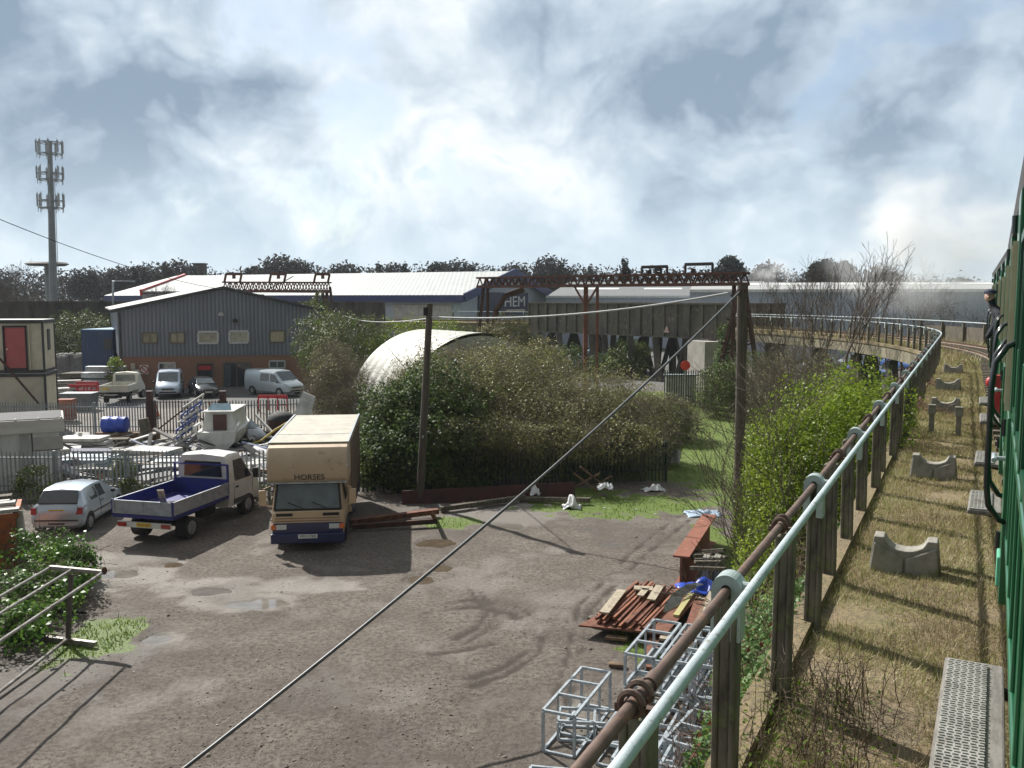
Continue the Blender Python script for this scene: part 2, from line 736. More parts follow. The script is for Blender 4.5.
# coverage: small gaps of blue
gap = wm('ADD', wm('MULTIPLY', blob(330, 15, 5), .20), wm('ADD', wm('MULTIPLY', blob(735, 130, 3), .10), wm('MULTIPLY', blob(980, 60, 7), .03)))
gap = wm('ADD', gap, wm('MULTIPLY', blob(560, 10, 4), .14))
cov = wm('SUBTRACT', wm('ADD', nA, wm('MULTIPLY', wm('SUBTRACT', nC, .5), .25)), gap)
cm = N(nt, 'ShaderNodeMapRange', interpolation_type='SMOOTHSTEP')
nt.links.new(cov, cm.inputs[0])
cm.inputs[1].default_value = .22
cm.inputs[2].default_value = .42
cm.inputs[3].default_value = .25
cm.inputs[4].default_value = 1.0
mx = N(nt, 'ShaderNodeMixShader')
nt.links.new(cm.outputs[0], mx.inputs[0])
nt.links.new(bg1.outputs[0], mx.inputs[1])
nt.links.new(bg2.outputs[0], mx.inputs[2])
nt.links.new(mx.outputs[0], out.inputs[0])

scene.view_settings.view_transform = 'Standard'
scene.view_settings.look = 'None'
scene.view_settings.exposure = .55
scene.view_settings.gamma = 1
scene.view_settings.use_curve_mapping = False
scene.cycles.max_bounces = 6
scene.cycles.diffuse_bounces = 3
scene.cycles.transparent_max_bounces = 8
scene.cycles.volume_bounces = 3
scene.cycles.use_denoising = True

# ================================================================== viaduct path
PA = Vector((1.04, 4.09))
PD = Vector((math.sin(R_(26.8)), math.cos(R_(26.8))))
PL = Vector((-PD.y, PD.x))            # left normal
S_END = (37 - PA.y) / PD.y
RAD = 47.0
PC = PA + PD * S_END + PL * RAD
TH0 = math.atan2(-PL.y, -PL.x)


def path(s, off=0.0, z=0.0):
    """point on the line of the near handrail; off = metres to the right of it"""
    if s <= S_END:
        p = PA + PD * s - PL * off
    else:
        th = TH0 + (s - S_END) / RAD
        p = PC + Vector((math.cos(th), math.sin(th))) * (RAD + off)
    return Vector((p.x, p.y, z))


def heading(s):
    if s <= S_END:
        return PD.copy()
    th = TH0 + (s - S_END) / RAD
    return Vector((-math.sin(th), math.cos(th)))


def s_of(theta_deg):
    return S_END + (R_(theta_deg) - TH0) * RAD


def srange(a, b, step):
    n = max(1, int(round((b - a) / step)))
    return [a + (b - a) * i / n for i in range(n + 1)]


def sweep(mb, prof, ss, mi=0, cap=True):
    """closed profile of (off, z) along the path"""
    o = len(mb.v)
    n = len(prof)
    for s in ss:
        for (of, z) in prof:
            mb.v.append(tuple(path(s, of, z)))
    for i in range(len(ss) - 1):
        for k in range(n):
            a, b = o + i * n + k, o + i * n + (k + 1) % n
            mb.f.append((a, b, b + n, a + n))
            mb.m.append(mi)
    if cap:
        mb.f.append(tuple(o + k for k in reversed(range(n))))
        mb.m.append(mi)
        e = o + (len(ss) - 1) * n
        mb.f.append(tuple(e + k for k in range(n)))
        mb.m.append(mi)
    return mb


DECK = 4.7
S0, S1 = -9.0, s_of(136)

# ================================================================== ground
def gpoly(pts):
    return np.array([[G(*p).x, G(*p).y] for p in pts])


def dist_poly(P, poly):
    d = np.full(len(P), 1e9)
    for a, b in zip(poly[:-1], poly[1:]):
        ab = b - a
        t = np.clip(((P - a) @ ab) / (ab @ ab), 0, 1)
        d = np.minimum(d, np.linalg.norm(P - (a + t[:, None] * ab), axis=1))
    return d


def ell_mask(P, px, py, rx, ry, soft=.35):
    c = G(px, py)
    a = abs(G(px + rx, py).x - c.x)
    b = abs(G(px, py - ry).y - c.y)
    q = np.sqrt(((P[:, 0] - c.x) / a) ** 2 + ((P[:, 1] - c.y) / b) ** 2)
    q = q + (fbm(P * 2.3, 4, 5) - .5) * 1.3
    return sstep(1 + soft, 1 - soft, q)


PUDDLES = [(205, 591, 22, 4, 0), (437, 543, 19, 3.6, 0), (419, 580, 14, 4, 0), (443, 569, 9, 3, 0), (174, 565, 14, 2.6, 0),
           (256, 604, 28, 5, 1), (118, 574, 18, 3.6, 1), (157, 639, 16, 4, 1), (504, 527, 18, 3, 1)]


def ground_attrs(P):
    X, Y = P[:, 0], P[:, 1]
    nz = fbm(P * .35, 4, 3)
    nz2 = fbm(P * 1.7, 4, 11)
    dark_wet = sstep(.5, .72, fbm(P * .55, 5, 21)) * .55
    pale = sstep(.58, .76, fbm(P * .8 + 40, 5, 31)) * .4
    for a in ((215, 590, 50, 11), (250, 602, 42, 9), (140, 577, 45, 12), (165, 640, 20, 8), (110, 560, 60, 8), (300, 585, 60, 7), (500, 515, 70, 10), (560, 505, 60, 8), (200, 602, 22, 7)):
        pale = np.maximum(pale, ell_mask(P, *a) * .95)  # patches by the left puddles paint in sky reflection on damp ground
    for a in ((205, 592, 24, 4.5), (437, 543, 20, 4), (420, 579, 14, 4.5), (444, 569, 9, 3), (167, 566, 9, 2.5), (182, 563, 8, 2), (610, 545, 12, 3), (590, 530, 9, 3)):
        dark_wet = np.maximum(dark_wet, ell_mask(P, *a, soft=.25))
    dark_wet = np.maximum(dark_wet, ell_mask(P, 470, 515, 120, 12) * .6)  # darker strip along the foot of the bushes
    dark_wet = np.maximum(dark_wet, ell_mask(P, 60, 660, 90, 45) * .8)
    tr = np.zeros(len(P))
    for pl, wd in (([(432, 606), (470, 600), (520, 608), (545, 628), (538, 655), (505, 676), (470, 686)], .13), ([(428, 613), (470, 607), (512, 614), (533, 630), (527, 652), (498, 670), (468, 679)], .11), ([(455, 640), (478, 628), (487, 612), (470, 590)], .11), ([(463, 645), (487, 632), (497, 614), (480, 592)], .10),
                   ([(430, 655), (470, 650), (510, 640), (528, 622)], .10),
                   ([(560, 720), (580, 660), (590, 610), (640, 560), (690, 520)], .07), ([(548, 716), (568, 656), (578, 606), (628, 556), (678, 516)], .07)):
        d = dist_poly(P, gpoly(pl))
        tr = np.maximum(tr, sstep(wd, wd * .35, d + (nz2 - .5) * .25) * sstep(.3, .55, fbm(P * 1.1, 3, 77)))
    # green growth
    gr = np.zeros(len(P))
    for a in ((620, 505, 90, 11), (700, 455, 45, 42), (560, 492, 60, 5), (95, 640, 45, 22), (735, 560, 22, 40), (640, 640, 22, 26), (450, 522, 34, 6), (730, 470, 40, 30), (715, 425, 60, 24)):
        gr = np.maximum(gr, ell_mask(P, *a) * .9)
    # strip along the foot of the viaduct and everything beyond the fence on the right side
    offs = (P - np.array(PA)) @ np.array(PL)          # >0 = left of handrail
    gr = np.maximum(gr, sstep(3.2, 1.5, offs + (nz - .5) * 2) * .9)
    scrub = sstep(35.0, 37.5, Y + (nz - .5) * 3) * sstep(-12, -9, X)
    gr = np.maximum(gr, scrub * (.5 + .5 * nz2))
    # storage yard beyond the front fence: pale concrete; tarmac in front of the shed
    st = sstep(34, 35.5, Y) * sstep(-8, -10, X)
    pale = np.maximum(pale * (1 - st), st * (.55 + .4 * nz2))
    tar = sstep(61, 63, Y) * sstep(84, 82, Y) * sstep(-12, -14, X) * sstep(-48, -46, X)
    pale = pale * (1 - tar)
    # the road and car park under the viaduct
    road = sstep(72, 75, Y) * sstep(-2, 1, X) * sstep(60, 55, X)
    tar = np.maximum(tar, road)
    gr = gr * (1 - road) * (1 - tar)
    h = (fbm(P * .5, 4, 41) - .5) * .10 + (nz2 - .5) * .035 - dark_wet * .012 - tr * .03
    for a in PUDDLES:
        mo = ell_mask(P, a[0], a[1], a[2] * 2.0, a[3] * 2.0, soft=.4)
        h = h * (1 - mo) + mo * .018
    for a in PUDDLES:
        mi = ell_mask(P, *a[:4], soft=.35)
        h = h * (1 - mi) - mi * .05
        dark_wet = np.maximum(dark_wet, mi * .8)
    return dict(dark_wet=dark_wet, pale=pale, track=tr, green=np.clip(gr, 0, 1), tar=tar), h


def ground_mat():
    m, nt, b = _nt('yard_dirt')

    def A(n):
        a = N(nt, 'ShaderNodeAttribute', attribute_name=n)
        return a.outputs['Fac']
    f1 = noise(nt, .9, 8, .65)
    f2 = noise(nt, 9, 8, .7)
    f3 = noise(nt, 38, 3, .6)
    col = ramp(nt, f1, [(.32, (.118, .099, .081)), (.5, (.158, .135, .112)), (.68, (.205, .178, .152))])
    col = mixc(nt, ramp(nt, f2, [(.42, (0, 0, 0)), (.62, (1, 1, 1))]), col, (.075, .062, .052))
    col = mixc(nt, ramp(nt, f3, [(.62, (0, 0, 0)), (.70, (1, 1, 1))]), col, (.30, .27, .24))
    col = mixc(nt, ramp(nt, f3, [(.30, (1, 1, 1)), (.36, (0, 0, 0))]), col, (.055, .046, .04))
    # pale dried silt, plus sky reflection painted into the colour
    pal = mixc(nt, f2, (.36, .34, .31), (.23, .21, .185))
    k = N(nt, 'ShaderNodeMath', operation='MULTIPLY')
    nt.links.new(A('pale'), k.inputs[0])
    k.inputs[1].default_value = .85
    col = mixc(nt, k.outputs[0], col, pal)
    col = mixc(nt, A('tar'), col, mixc(nt, f2, (.10, .10, .10), (.16, .158, .15)))
    kt = N(nt, 'ShaderNodeMath', operation='MULTIPLY')
    nt.links.new(A('track'), kt.inputs[0])
    kt.inputs[1].default_value = 1.0
    col = mixc(nt, kt.outputs[0], col, (.06, .049, .04))
    kw = N(nt, 'ShaderNodeMath', operation='MULTIPLY')
    nt.links.new(A('dark_wet'), kw.inputs[0])
    kw.inputs[1].default_value = .75
    col = mixc(nt, kw.outputs[0], col, (.062, .05, .04))
    g = ramp(nt, f2, [(.3, (.07, .10, .022)), (.55, (.12, .175, .032)), (.75, (.18, .19, .07))])
    gm = N(nt, 'ShaderNodeMath', operation='MULTIPLY_ADD')
    nt.links.new(f2, gm.inputs[0])
    gm.inputs[1].default_value = 1.2
    gm.inputs[2].default_value = -.6
    ga = N(nt, 'ShaderNodeMath', operation='ADD')
    nt.links.new(gm.outputs[0], ga.inputs[0])
    nt.links.new(A('green'), ga.inputs[1])
    col = mixc(nt, ramp(nt, ga.outputs[0], [(.35, (0, 0, 0)), (.6, (1, 1, 1))]), col, g)
    nt.links.new(col, b.inputs['Base Color'])
    rr = N(nt, 'ShaderNodeMapRange')
    nt.links.new(A('dark_wet'), rr.inputs[0])
    rr.inputs[1].default_value = .4
    rr.inputs[2].default_value = 1.0
    rr.inputs[3].default_value = .92
    rr.inputs[4].default_value = .42
    nt.links.new(rr.outputs[0], b.inputs['Roughness'])
    b.inputs['Specular IOR Level'].default_value = .3
    f4 = noise(nt, 9, 10, .8)
    bp = N(nt, 'ShaderNodeBump')
    bp.inputs['Strength'].default_value = .9
    bp.inputs['Distance'].default_value = .05
    nt.links.new(f4, bp.inputs['Height'])
    nt.links.new(bp.outputs[0], b.inputs['Normal'])
    return m


GM = ground_mat()


def grid_sheet(name, x0, x1, y0, y1, step, z, amp, fade):
    nx, ny = int((x1 - x0) / step) + 1, int((y1 - y0) / step) + 1
    xs, ys = np.linspace(x0, x1, nx), np.linspace(y0, y1, ny)
    XX, YY = np.meshgrid(xs, ys)
    P = np.stack([XX.ravel(), YY.ravel()], 1)
    at_, h = ground_attrs(P)
    e = np.minimum(np.minimum(P[:, 0] - x0, x1 - P[:, 0]), np.minimum(P[:, 1] - y0, y1 - P[:, 1]))
    k = sstep(0, fade, e)
    V = np.stack([P[:, 0], P[:, 1], z + h * amp * k - (1 - k) * .03], 1)
    i = (np.arange(ny - 1)[:, None] * nx + np.arange(nx - 1)[None, :]).ravel()
    F = np.stack([i, i + 1, i + nx + 1, i + nx], 1)
    o = build_np(name, V, F, GM, None, False, True, attr=at_)
    return tag(o, kind='structure')


def z_ground(x, y):
    _, h = ground_attrs(np.array([[x, y]]))
    return float(h[0]) * .9


grid_sheet('yard_ground', -22, 10, 11, 38, .1, 0.0, .9, 1.0)
grid_sheet('ground', -75, 70, -20, 125, .7, -.075, .3, 5)
MG, nt_, b_ = _nt('far_ground')
fg = noise(nt_, .02, 6)
nt_.links.new(ramp(nt_, fg, [(.4, (.05, .06, .03)), (.6, (.09, .085, .06))]), b_.inputs['Base Color'])
b_.inputs['Roughness'].default_value = .95
gm_ = MB()
gm_.add([(-1380, -680, -.16), (1380, -680, -.16), (1380, 1480, -.16), (-1380, 1480, -.16)], [(0, 1, 2, 3)])
tag(gm_.build('land', MG), kind='structure')

# shallow muddy puddles
MPUD, nt_, b_ = _nt('muddy_water')
fp = noise(nt_, 3, 3)
nt_.links.new(ramp(nt_, fp, [(.4, (.085, .064, .045)), (.7, (.12, .092, .066))]), b_.inputs['Base Color'])
b_.inputs['Roughness'].default_value = .1
b_.inputs['Specular IOR Level'].default_value = .25
MWET, nt_, b_ = _nt('shallow_clear_water')
fp = noise(nt_, 2.5, 5)
nt_.links.new(ramp(nt_, fp, [(.4, (.15, .135, .115)), (.7, (.22, .20, .175))]), b_.inputs['Base Color'])
b_.inputs['Roughness'].default_value = .08
for (px, py, rx, ry, kind) in PUDDLES:
    c = G(px, py)
    a = abs(G(px + rx, py).x - c.x) * 1.5
    b2 = abs(G(px, py - ry).y - c.y) * 1.5
    mb = MB()
    mb.add([(c.x + a * math.cos(2 * PI * k / 32), c.y + b2 * math.sin(2 * PI * k / 32), -.012) for k in range(32)], [tuple(range(32))])
    tag(mb.build('puddle', MWET if kind else MPUD), kind='structure')

# ================================================================== viaduct
M_BALL, nt_, b_ = _nt('ballast_with_dry_grass')
f1 = noise(nt_, .9, 6, .6)
f2 = noise(nt_, 22, 6, .7)
c_ = ramp(nt_, f1, [(.35, (.20, .155, .10)), (.5, (.27, .205, .115)), (.65, (.17, .16, .06))])
c_ = mixc(nt_, ramp(nt_, f2, [(.45, (0, 0, 0)), (.7, (1, 1, 1))]), c_, (.11, .088, .065))
nt_.links.new(c_, b_.inputs['Base Color'])
b_.inputs['Roughness'].default_value = .95
bp_ = N(nt_, 'ShaderNodeBump')
bp_.inputs['Strength'].default_value = .8
bp_.inputs['Distance'].default_value = .04
nt_.links.new(f2, bp_.inputs['Height'])
nt_.links.new(bp_.outputs[0], b_.inputs['Normal'])

via = thing('railway_viaduct', 'long curved concrete railway viaduct on columns, sweeping round behind the yard', 'viaduct', path(S_END + 10, 2, 0))
ss = srange(S0, S1, 1.5)
mb = MB()
sweep(mb, [(-.28, 3.95), (-.28, 4.62), (5.6, 4.62), (5.6, 3.95)], ss)
mb.build('deck', M_CONCB, via, True)
mb = MB()
sweep(mb, [(-.14, 4.62), (-.14, DECK), (5.45, DECK), (5.45, 4.62)], ss)
mb.build('ballast', M_BALL, via, True)
mb = MB()
sweep(mb, [(-.34, 4.625), (-.34, 4.79), (-.145, 4.79), (-.145, 4.625)], ss)
sweep(mb, [(5.455, 4.625), (5.455, 4.79), (5.65, 4.79), (5.65, 4.625)], ss)
mb.build('kerb', M_BALL, via, True)
# trestles
for i, s in enumerate(srange(2, S1 - 3, 6.0)):
    mb = MB()
    p0, p1 = path(s, .5), path(s, 4.9)
    h = heading(s)
    for p in (p0, p1):
        rz = math.atan2(h.y, h.x)
        mb.box((p.x, p.y, 1.75), (.55, .5, 3.9), rz)
        for sg in (-1, 1):
            mb.bar((p.x + h.x * sg * 1.5, p.y + h.y * sg * 1.5, -.2), (p.x + h.x * .25 * sg, p.y + h.y * .25 * sg, 3.5), .35, .35)
    mb.bar((p0.x, p0.y, 3.82), (p1.x, p1.y, 3.82), .6, .24)
    mb.build('column', M_CONCD, via, True)
# parapets of solid ribbed panels on some stretches
def parapet(t0, t1, off, z0, z1, step=1.6, name='parapet', m=M_CONCD):
    mb = MB()
    s_ = srange(s_of(t0), s_of(t1), step)
    sweep(mb, [(off - .09, z0), (off - .09, z1), (off + .09, z1), (off + .09, z0)], s_)
    sweep(mb, [(off - .2, z1 + .003), (off - .2, z1 + .16), (off + .2, z1 + .16), (off + .2, z1 + .003)], s_)
    for s in s_:
        p = path(s, off - .17)
        h = heading(s)
        mb.box((p.x, p.y, (z0 + z1) / 2), (.17, .15, (z1 - z0) - .02), math.atan2(h.y, h.x))
    mb.build(name, m, via, True)


parapet(78, 99, -.38, 4.25, 6.95)
parapet(106, 135, -.38, 4.6, 7.0, 2.0)
# plate girder span: straight between two points of the curve
ga, gb = path(s_of(22.5), -.75), path(s_of(55.5), -.75)
gd = (gb - ga).normalized()
gn = Vector((-gd.y, gd.x, 0))
for dist, nm in ((0, 'plate_girder'), (-7.6, 'plate_girder')):
    a, b = ga + gn * dist, gb + gn * dist
    mb = MB()
    mb.bar(a + Vector((0, 0, 5.5)), b + Vector((0, 0, 5.5)), .14, 2.9)
    for z in (4.02, 6.98):
        mb.bar(a + Vector((0, 0, z)), b + Vector((0, 0, z)), .55, .13)
    for i in range(19):
        p = a.lerp(b, i / 18)
        mb.bar(p + gn * .16 + Vector((0, 0, 4.09)), p + gn * .16 + Vector((0, 0, 6.9)), .17, .17, up=tuple(gd))
    mb.build(nm, mat('grimy_painted_girder', (.135, .12, .098), .85, 0, (.075, .068, .058), 1.3, bump=.2, bscale=5, stretch=(1, 1, .25), c3=(.2, .175, .13), s3=2.2, t3=.6), via, True)
# lichen green net hanging under the girder
for k in (.05, .30, .42, .55, .62, .80, .92):
    p = ga.lerp(gb, k)
    for q in (0, -7):
        c = p + gn * q
        mb = MB()
        mb.bar((c.x, c.y, -.2), (c.x + gd.x * (.6 if q == 0 else -.5), c.y + gd.y * .5, 3.95), .55, .55)
        mb.build('column', M_CONCD, via, True)
# warning triangle on the girder
wp = at(697.5, 328, 1)
k = .26
P_ = ga.lerp(gb, k) + gn * .30
mb = MB()
mb.prism([P_ + Vector((0, 0, 4.72)) - gd * .0 + Vector((gd.x * -.33, gd.y * -.33, -.3)), P_ + Vector((gd.x * .33, gd.y * .33, 4.42)), P_ + Vector((0, 0, 5.02))], gn * .03)
mb.build('warning_triangle', mat('pale_sign_red_edge', (.62, .55, .5), .6, 0, (.5, .2, .15), 5), via, True)

# ================================================================== railway track (ahead of the train)
M_RAIL = mat('worn_rail_steel', (.2, .15, .11), .5, .6, (.12, .075, .05), 8)
trk = thing('railway_track', 'single rusty railway track curving left on the viaduct beyond the train', 'railway track', path(S_END, 2.7, DECK))
for of in (2.0, 3.44):
    mb = MB()
    sweep(mb, [(of - .07, DECK + .12), (of - .012, DECK + .16), (of - .035, DECK + .27), (of + .035, DECK + .27), (of + .012, DECK + .16), (of + .07, DECK + .12)], srange(2, S1, 1.5))
    mb.build('rail', M_RAIL, trk, True)
for i, s in enumerate(srange(4, 76, .78)):
    mb = MB()
    p = path(s, 2.72)
    h = heading(s)
    mb.box((p.x, p.y, DECK + .055), (.25, 2.5, .125), math.atan2(h.y, h.x))
    mb.build('sleeper', M_WOODOLD, trk, True)
# ================================================================== handrail fence beside the track
M_MINT = mat('pale_green_painted_pipe', (.45, .515, .54), .5, .1, (.36, .415, .44), 5, c3=(.22, .19, .15), s3=22, t3=.63, bump=.15, bscale=60)
M_MINTC = mat('pale_green_painted_casting', (.38, .45, .44), .6, .05, (.27, .33, .33), 6, bump=.2, bscale=30, c3=(.2, .2, .17), s3=12, t3=.66)
M_PIPE = mat('rusty_brown_pipe', (.13, .085, .065), .7, .2, (.085, .05, .04), 9, c3=(.2, .1, .06), s3=10, t3=.62)
M_POST = mat('old_concrete_post', (.165, .145, .115), .92, 0, (.06, .052, .043), 5, bump=.7, bscale=16, stretch=(2, 2, .45), c3=(.13, .14, .07), s3=6, t3=.6)


def post_mb(top):
    mb = MB()
    # channel section post: web and two flanges
    z0 = DECK - .5
    mb.box((0, 0, (z0 + top) / 2), (.06, .115, top - z0))
    mb.box((-.045, 0, (z0 + top) / 2 - .01), (.035, .135, top - z0 - .02))
    mb.box((.045, 0, (z0 + top) / 2 - .01), (.035, .135, top - z0 - .02))
    return mb


def loop_mb():
    """inverted U casting that straddles the post head; open slot in the middle"""
    mb = MB()
    ro, ri, n = .078, .026, 14
    zt, zb = 5.975, 5.70
    out_, inn = [], []
    for k in range(n + 1):
        a = PI * k / n
        out_.append((ro * math.cos(a), zt + ro * math.sin(a)))
        inn.append((ri * math.cos(a), zt + ri * math.sin(a)))
    O = [(ro, zb)] + out_ + [(-ro, zb)]
    I = [(ri, zb)] + inn + [(-ri, zb)]
    for i in range(len(O) - 1):
        q = [O[i], O[i + 1], I[i + 1], I[i]]
        mb.prism([(p[0], -.06, p[1]) for p in q], (0, .12, 0))
    # stub that carries the handrail on the track side
    mb.tube([(.06, 0, 5.99), (.13, 0, 5.99)], .024, 10)
    return mb


def put(o, s, off):
    p = path(s, off)
    h = heading(s)
    rz = math.atan2(h.y, h.x) - PI / 2
    o.location = Vector((p.x, p.y, 0)) - Vector(o.parent.location)
    o.rotation_euler = (0, 0, rz)


fen = thing('handrail_fence', 'long pale green pipe handrail on weathered posts beside the train, curving away left', 'handrail fence', path(0, 0, DECK))
fen.location.z = 0
POFF = -.155
pm = post_mb(5.93)
p0 = pm.build('post', M_POST, fen, bevel=.012)
pi = post_mb(5.9).build('post', M_POST, fen, bevel=.012)
lo = loop_mb().build('bracket', M_MINTC, fen, smooth=30)
cl = MB()
for dy in (-.05, .05):
    cl.tube([(.045 * math.cos(a), dy, 5.975 + .045 * math.sin(a)) for a in [2 * PI * k / 14 for k in range(15)]], .014, 6, cap=False)
cl.box((.06, 0, 5.94), (.03, .06, .035))
cl.box((-.06, 0, 5.94), (.03, .06, .035))
clo = cl.build('pipe_clamp', M_PIPE, fen, smooth=30)
k = 0
sl = [-1.5 + 1.5 * i for i in range(0, 46)]
SHIFT = .55
sl += [sl[-1] + 3.0 * (i + 1) for i in range(16)]
first = dict(a=True, b=True)
for s in sl:
    looped = (round(s / 1.5) % 2 == 0)
    if looped:
        if first['a']:
            a, b = p0, lo
            first['a'] = False
        else:
            a, b = p0.copy(), lo.copy()
            COL.objects.link(a), COL.objects.link(b)
    else:
        if first['b']:
            a, b = pi, clo
            first['b'] = False
        else:
            a, b = pi.copy(), clo.copy()
            COL.objects.link(a), COL.objects.link(b)
    put(a, s + SHIFT, POFF)
    put(b, s + SHIFT, POFF)
    if not looped or s > 1:
        j = random.uniform(-.02, .02)
        a.rotation_euler[0] = j
        a.rotation_euler[1] = random.uniform(-.012, .012) if s > 1 else 0
mb = MB()
mb.tube([path(s, -.025, 6.0) for s in srange(-4, sl[-1], 1.5)], .0255, 12)
mb.build('handrail', M_MINT, fen, True, smooth=40)
mb = MB()
mb.tube([path(s, POFF, 5.965) for s in srange(-4, 33, 1.5)], .026, 12)
mb.build('lower_pipe', M_PIPE, fen, True, smooth=40)
for s in (-.75, 2.2, 5.3, 8.2):
    mb = MB()
    p = path(s, POFF, 5.965)
    mb.disc_prism(p, (PD.x, PD.y, 0), .034, .09, 12)
    mb.build('pipe_joint', M_PIPE, fen, True, smooth=40)

fen2 = thing('handrail_fence', 'grey handrail with dark boarded lower half on the far side of the track', 'handrail fence', path(40, 5.2, 0))
pb = MB()
pb.box((0, 0, 5.3), (.13, .13, 1.4))
pp = pb.build('post', M_WOODOLD, fen2)
for i, s in enumerate([2 + 2.6 * i for i in range(40)]):
    a = pp if i == 0 else pp.copy()
    if i:
        COL.objects.link(a)
    put(a, s, 5.25)
mb = MB()
mb.tube([path(s, 5.17, 6.02) for s in srange(0, 104, 1.5)], .035, 8)
mb.build('handrail', M_MINT, fen2, True, smooth=40)
mb = MB()
sweep(mb, [(5.34, 4.8), (5.34, 5.72), (5.38, 5.72), (5.38, 4.8)], srange(20, 62, 1.5))
mb.build('board_panel', M_WOODOLD, fen2, True)

# ================================================================== concrete saddles between fence and train
def saddle(name, px, py, wpx, label):
    b = G(px, py, DECK)
    wd = wpx / FPX * b.y
    # heading at that place
    h = heading((Vector((b.x, b.y)) - PA).dot(PD))
    rz = math.atan2(h.y, h.x) - PI / 2
    t = thing(name, label, 'concrete block', b, rz, 'concrete pipe saddles beside the track')
    hw = wd / 2
    H = .36
    out_ = [(-hw, -.1), (hw, -.1), (hw * .86, H)]
    out_.append((hw * .58, H))
    for k in range(9):
        a = PI * (k + .5) / 9
        out_.append((hw * .54 * math.cos(a), H - .02 - .105 * math.sin(a)))
    out_.append((-hw * .58, H))
    out_.append((-hw * .86, H))
    mb = MB()
    mb.prism([(x, .0, z) for x, z in out_], (0, .24, 0))
    for s_ in (-1, 1):
        mb.prism([(s_ * hw * .97, -.045, -.1), (s_ * .012, -.045, -.1), (s_ * .012, -.02, .16), (s_ * hw * .84, -.02, .30)], (0, .06, 0))
    mb.build('block', mat('lichened_concrete', (.30, .28, .245), .9, 0, (.19, .18, .155), 5, bump=.4, bscale=20, c3=(.15, .15, .08), s3=5, t3=.6), t, bevel=.012)
    return t


saddle('concrete_saddle', 904, 574, 70, 'grey concrete saddle block with scooped top, nearest and largest beside the train')
saddle('concrete_saddle', 933, 479, 46, 'scooped concrete saddle block, second one up the track between handrail and step boards')
saddle('concrete_saddle', 945, 413, 30, 'scooped concrete block standing just behind two stubby square posts')
saddle('concrete_saddle', 948, 391, 25, 'small distant scooped concrete block beyond the two stubby posts')
saddle('concrete_saddle', 953, 374, 19, 'farthest and smallest concrete block, where the handrail starts to curve')
for px, py, lab in ((931, 433, 'stubby square concrete post in grass on the handrail side'), (958, 436, 'stubby square concrete post in grass on the train side')):
    b = G(px, py, DECK)
    t = thing('stub_post', lab, 'post', b, -R_(27), 'pair of stub posts')
    mb = MB()
    mb.box((0, 0, .26), (.10, .10, .62))
    mb.build('shaft', M_CONC, t, bevel=.01)
    mb = MB()
    mb.box((0, 0, .50), (.15, .15, .2))
    mb.build('cap', M_CONC, t, bevel=.015)

# ================================================================== train
M_GREEN = mat('green_carriage_paint', (.014, .115, .047), .3, 0, (.011, .09, .037), 1.6, coat=.4, c3=(.03, .09, .05), s3=3, t3=.62)
M_GREEND = mat('dark_green_paint', (.008, .065, .03), .35, 0, (.006, .05, .024), 2)
M_ROOF = mat('grey_carriage_roof', (.05, .05, .053), .8, 0, (.03, .03, .032), 3)
M_FRAME = mat('varnished_pale_frame', (.55, .47, .33), .45, 0, (.45, .37, .25), 5)
M_RAILB = mat('black_grab_rail', (.012, .013, .015), .25, .2, (.02, .02, .022), 8, coat=.5)
M_STEPW = mat('grey_step_timber', (.2, .185, .165), .85, 0, (.12, .11, .10), 6, stretch=(6, 1, 1), bump=.3, bscale=20)
M_TREAD = mat('pale_ribbed_tread', (.36, .35, .325), .6, .3, (.25, .24, .22), 9, c3=(.18, .15, .12), s3=4, t3=.62)
TB = 28.3


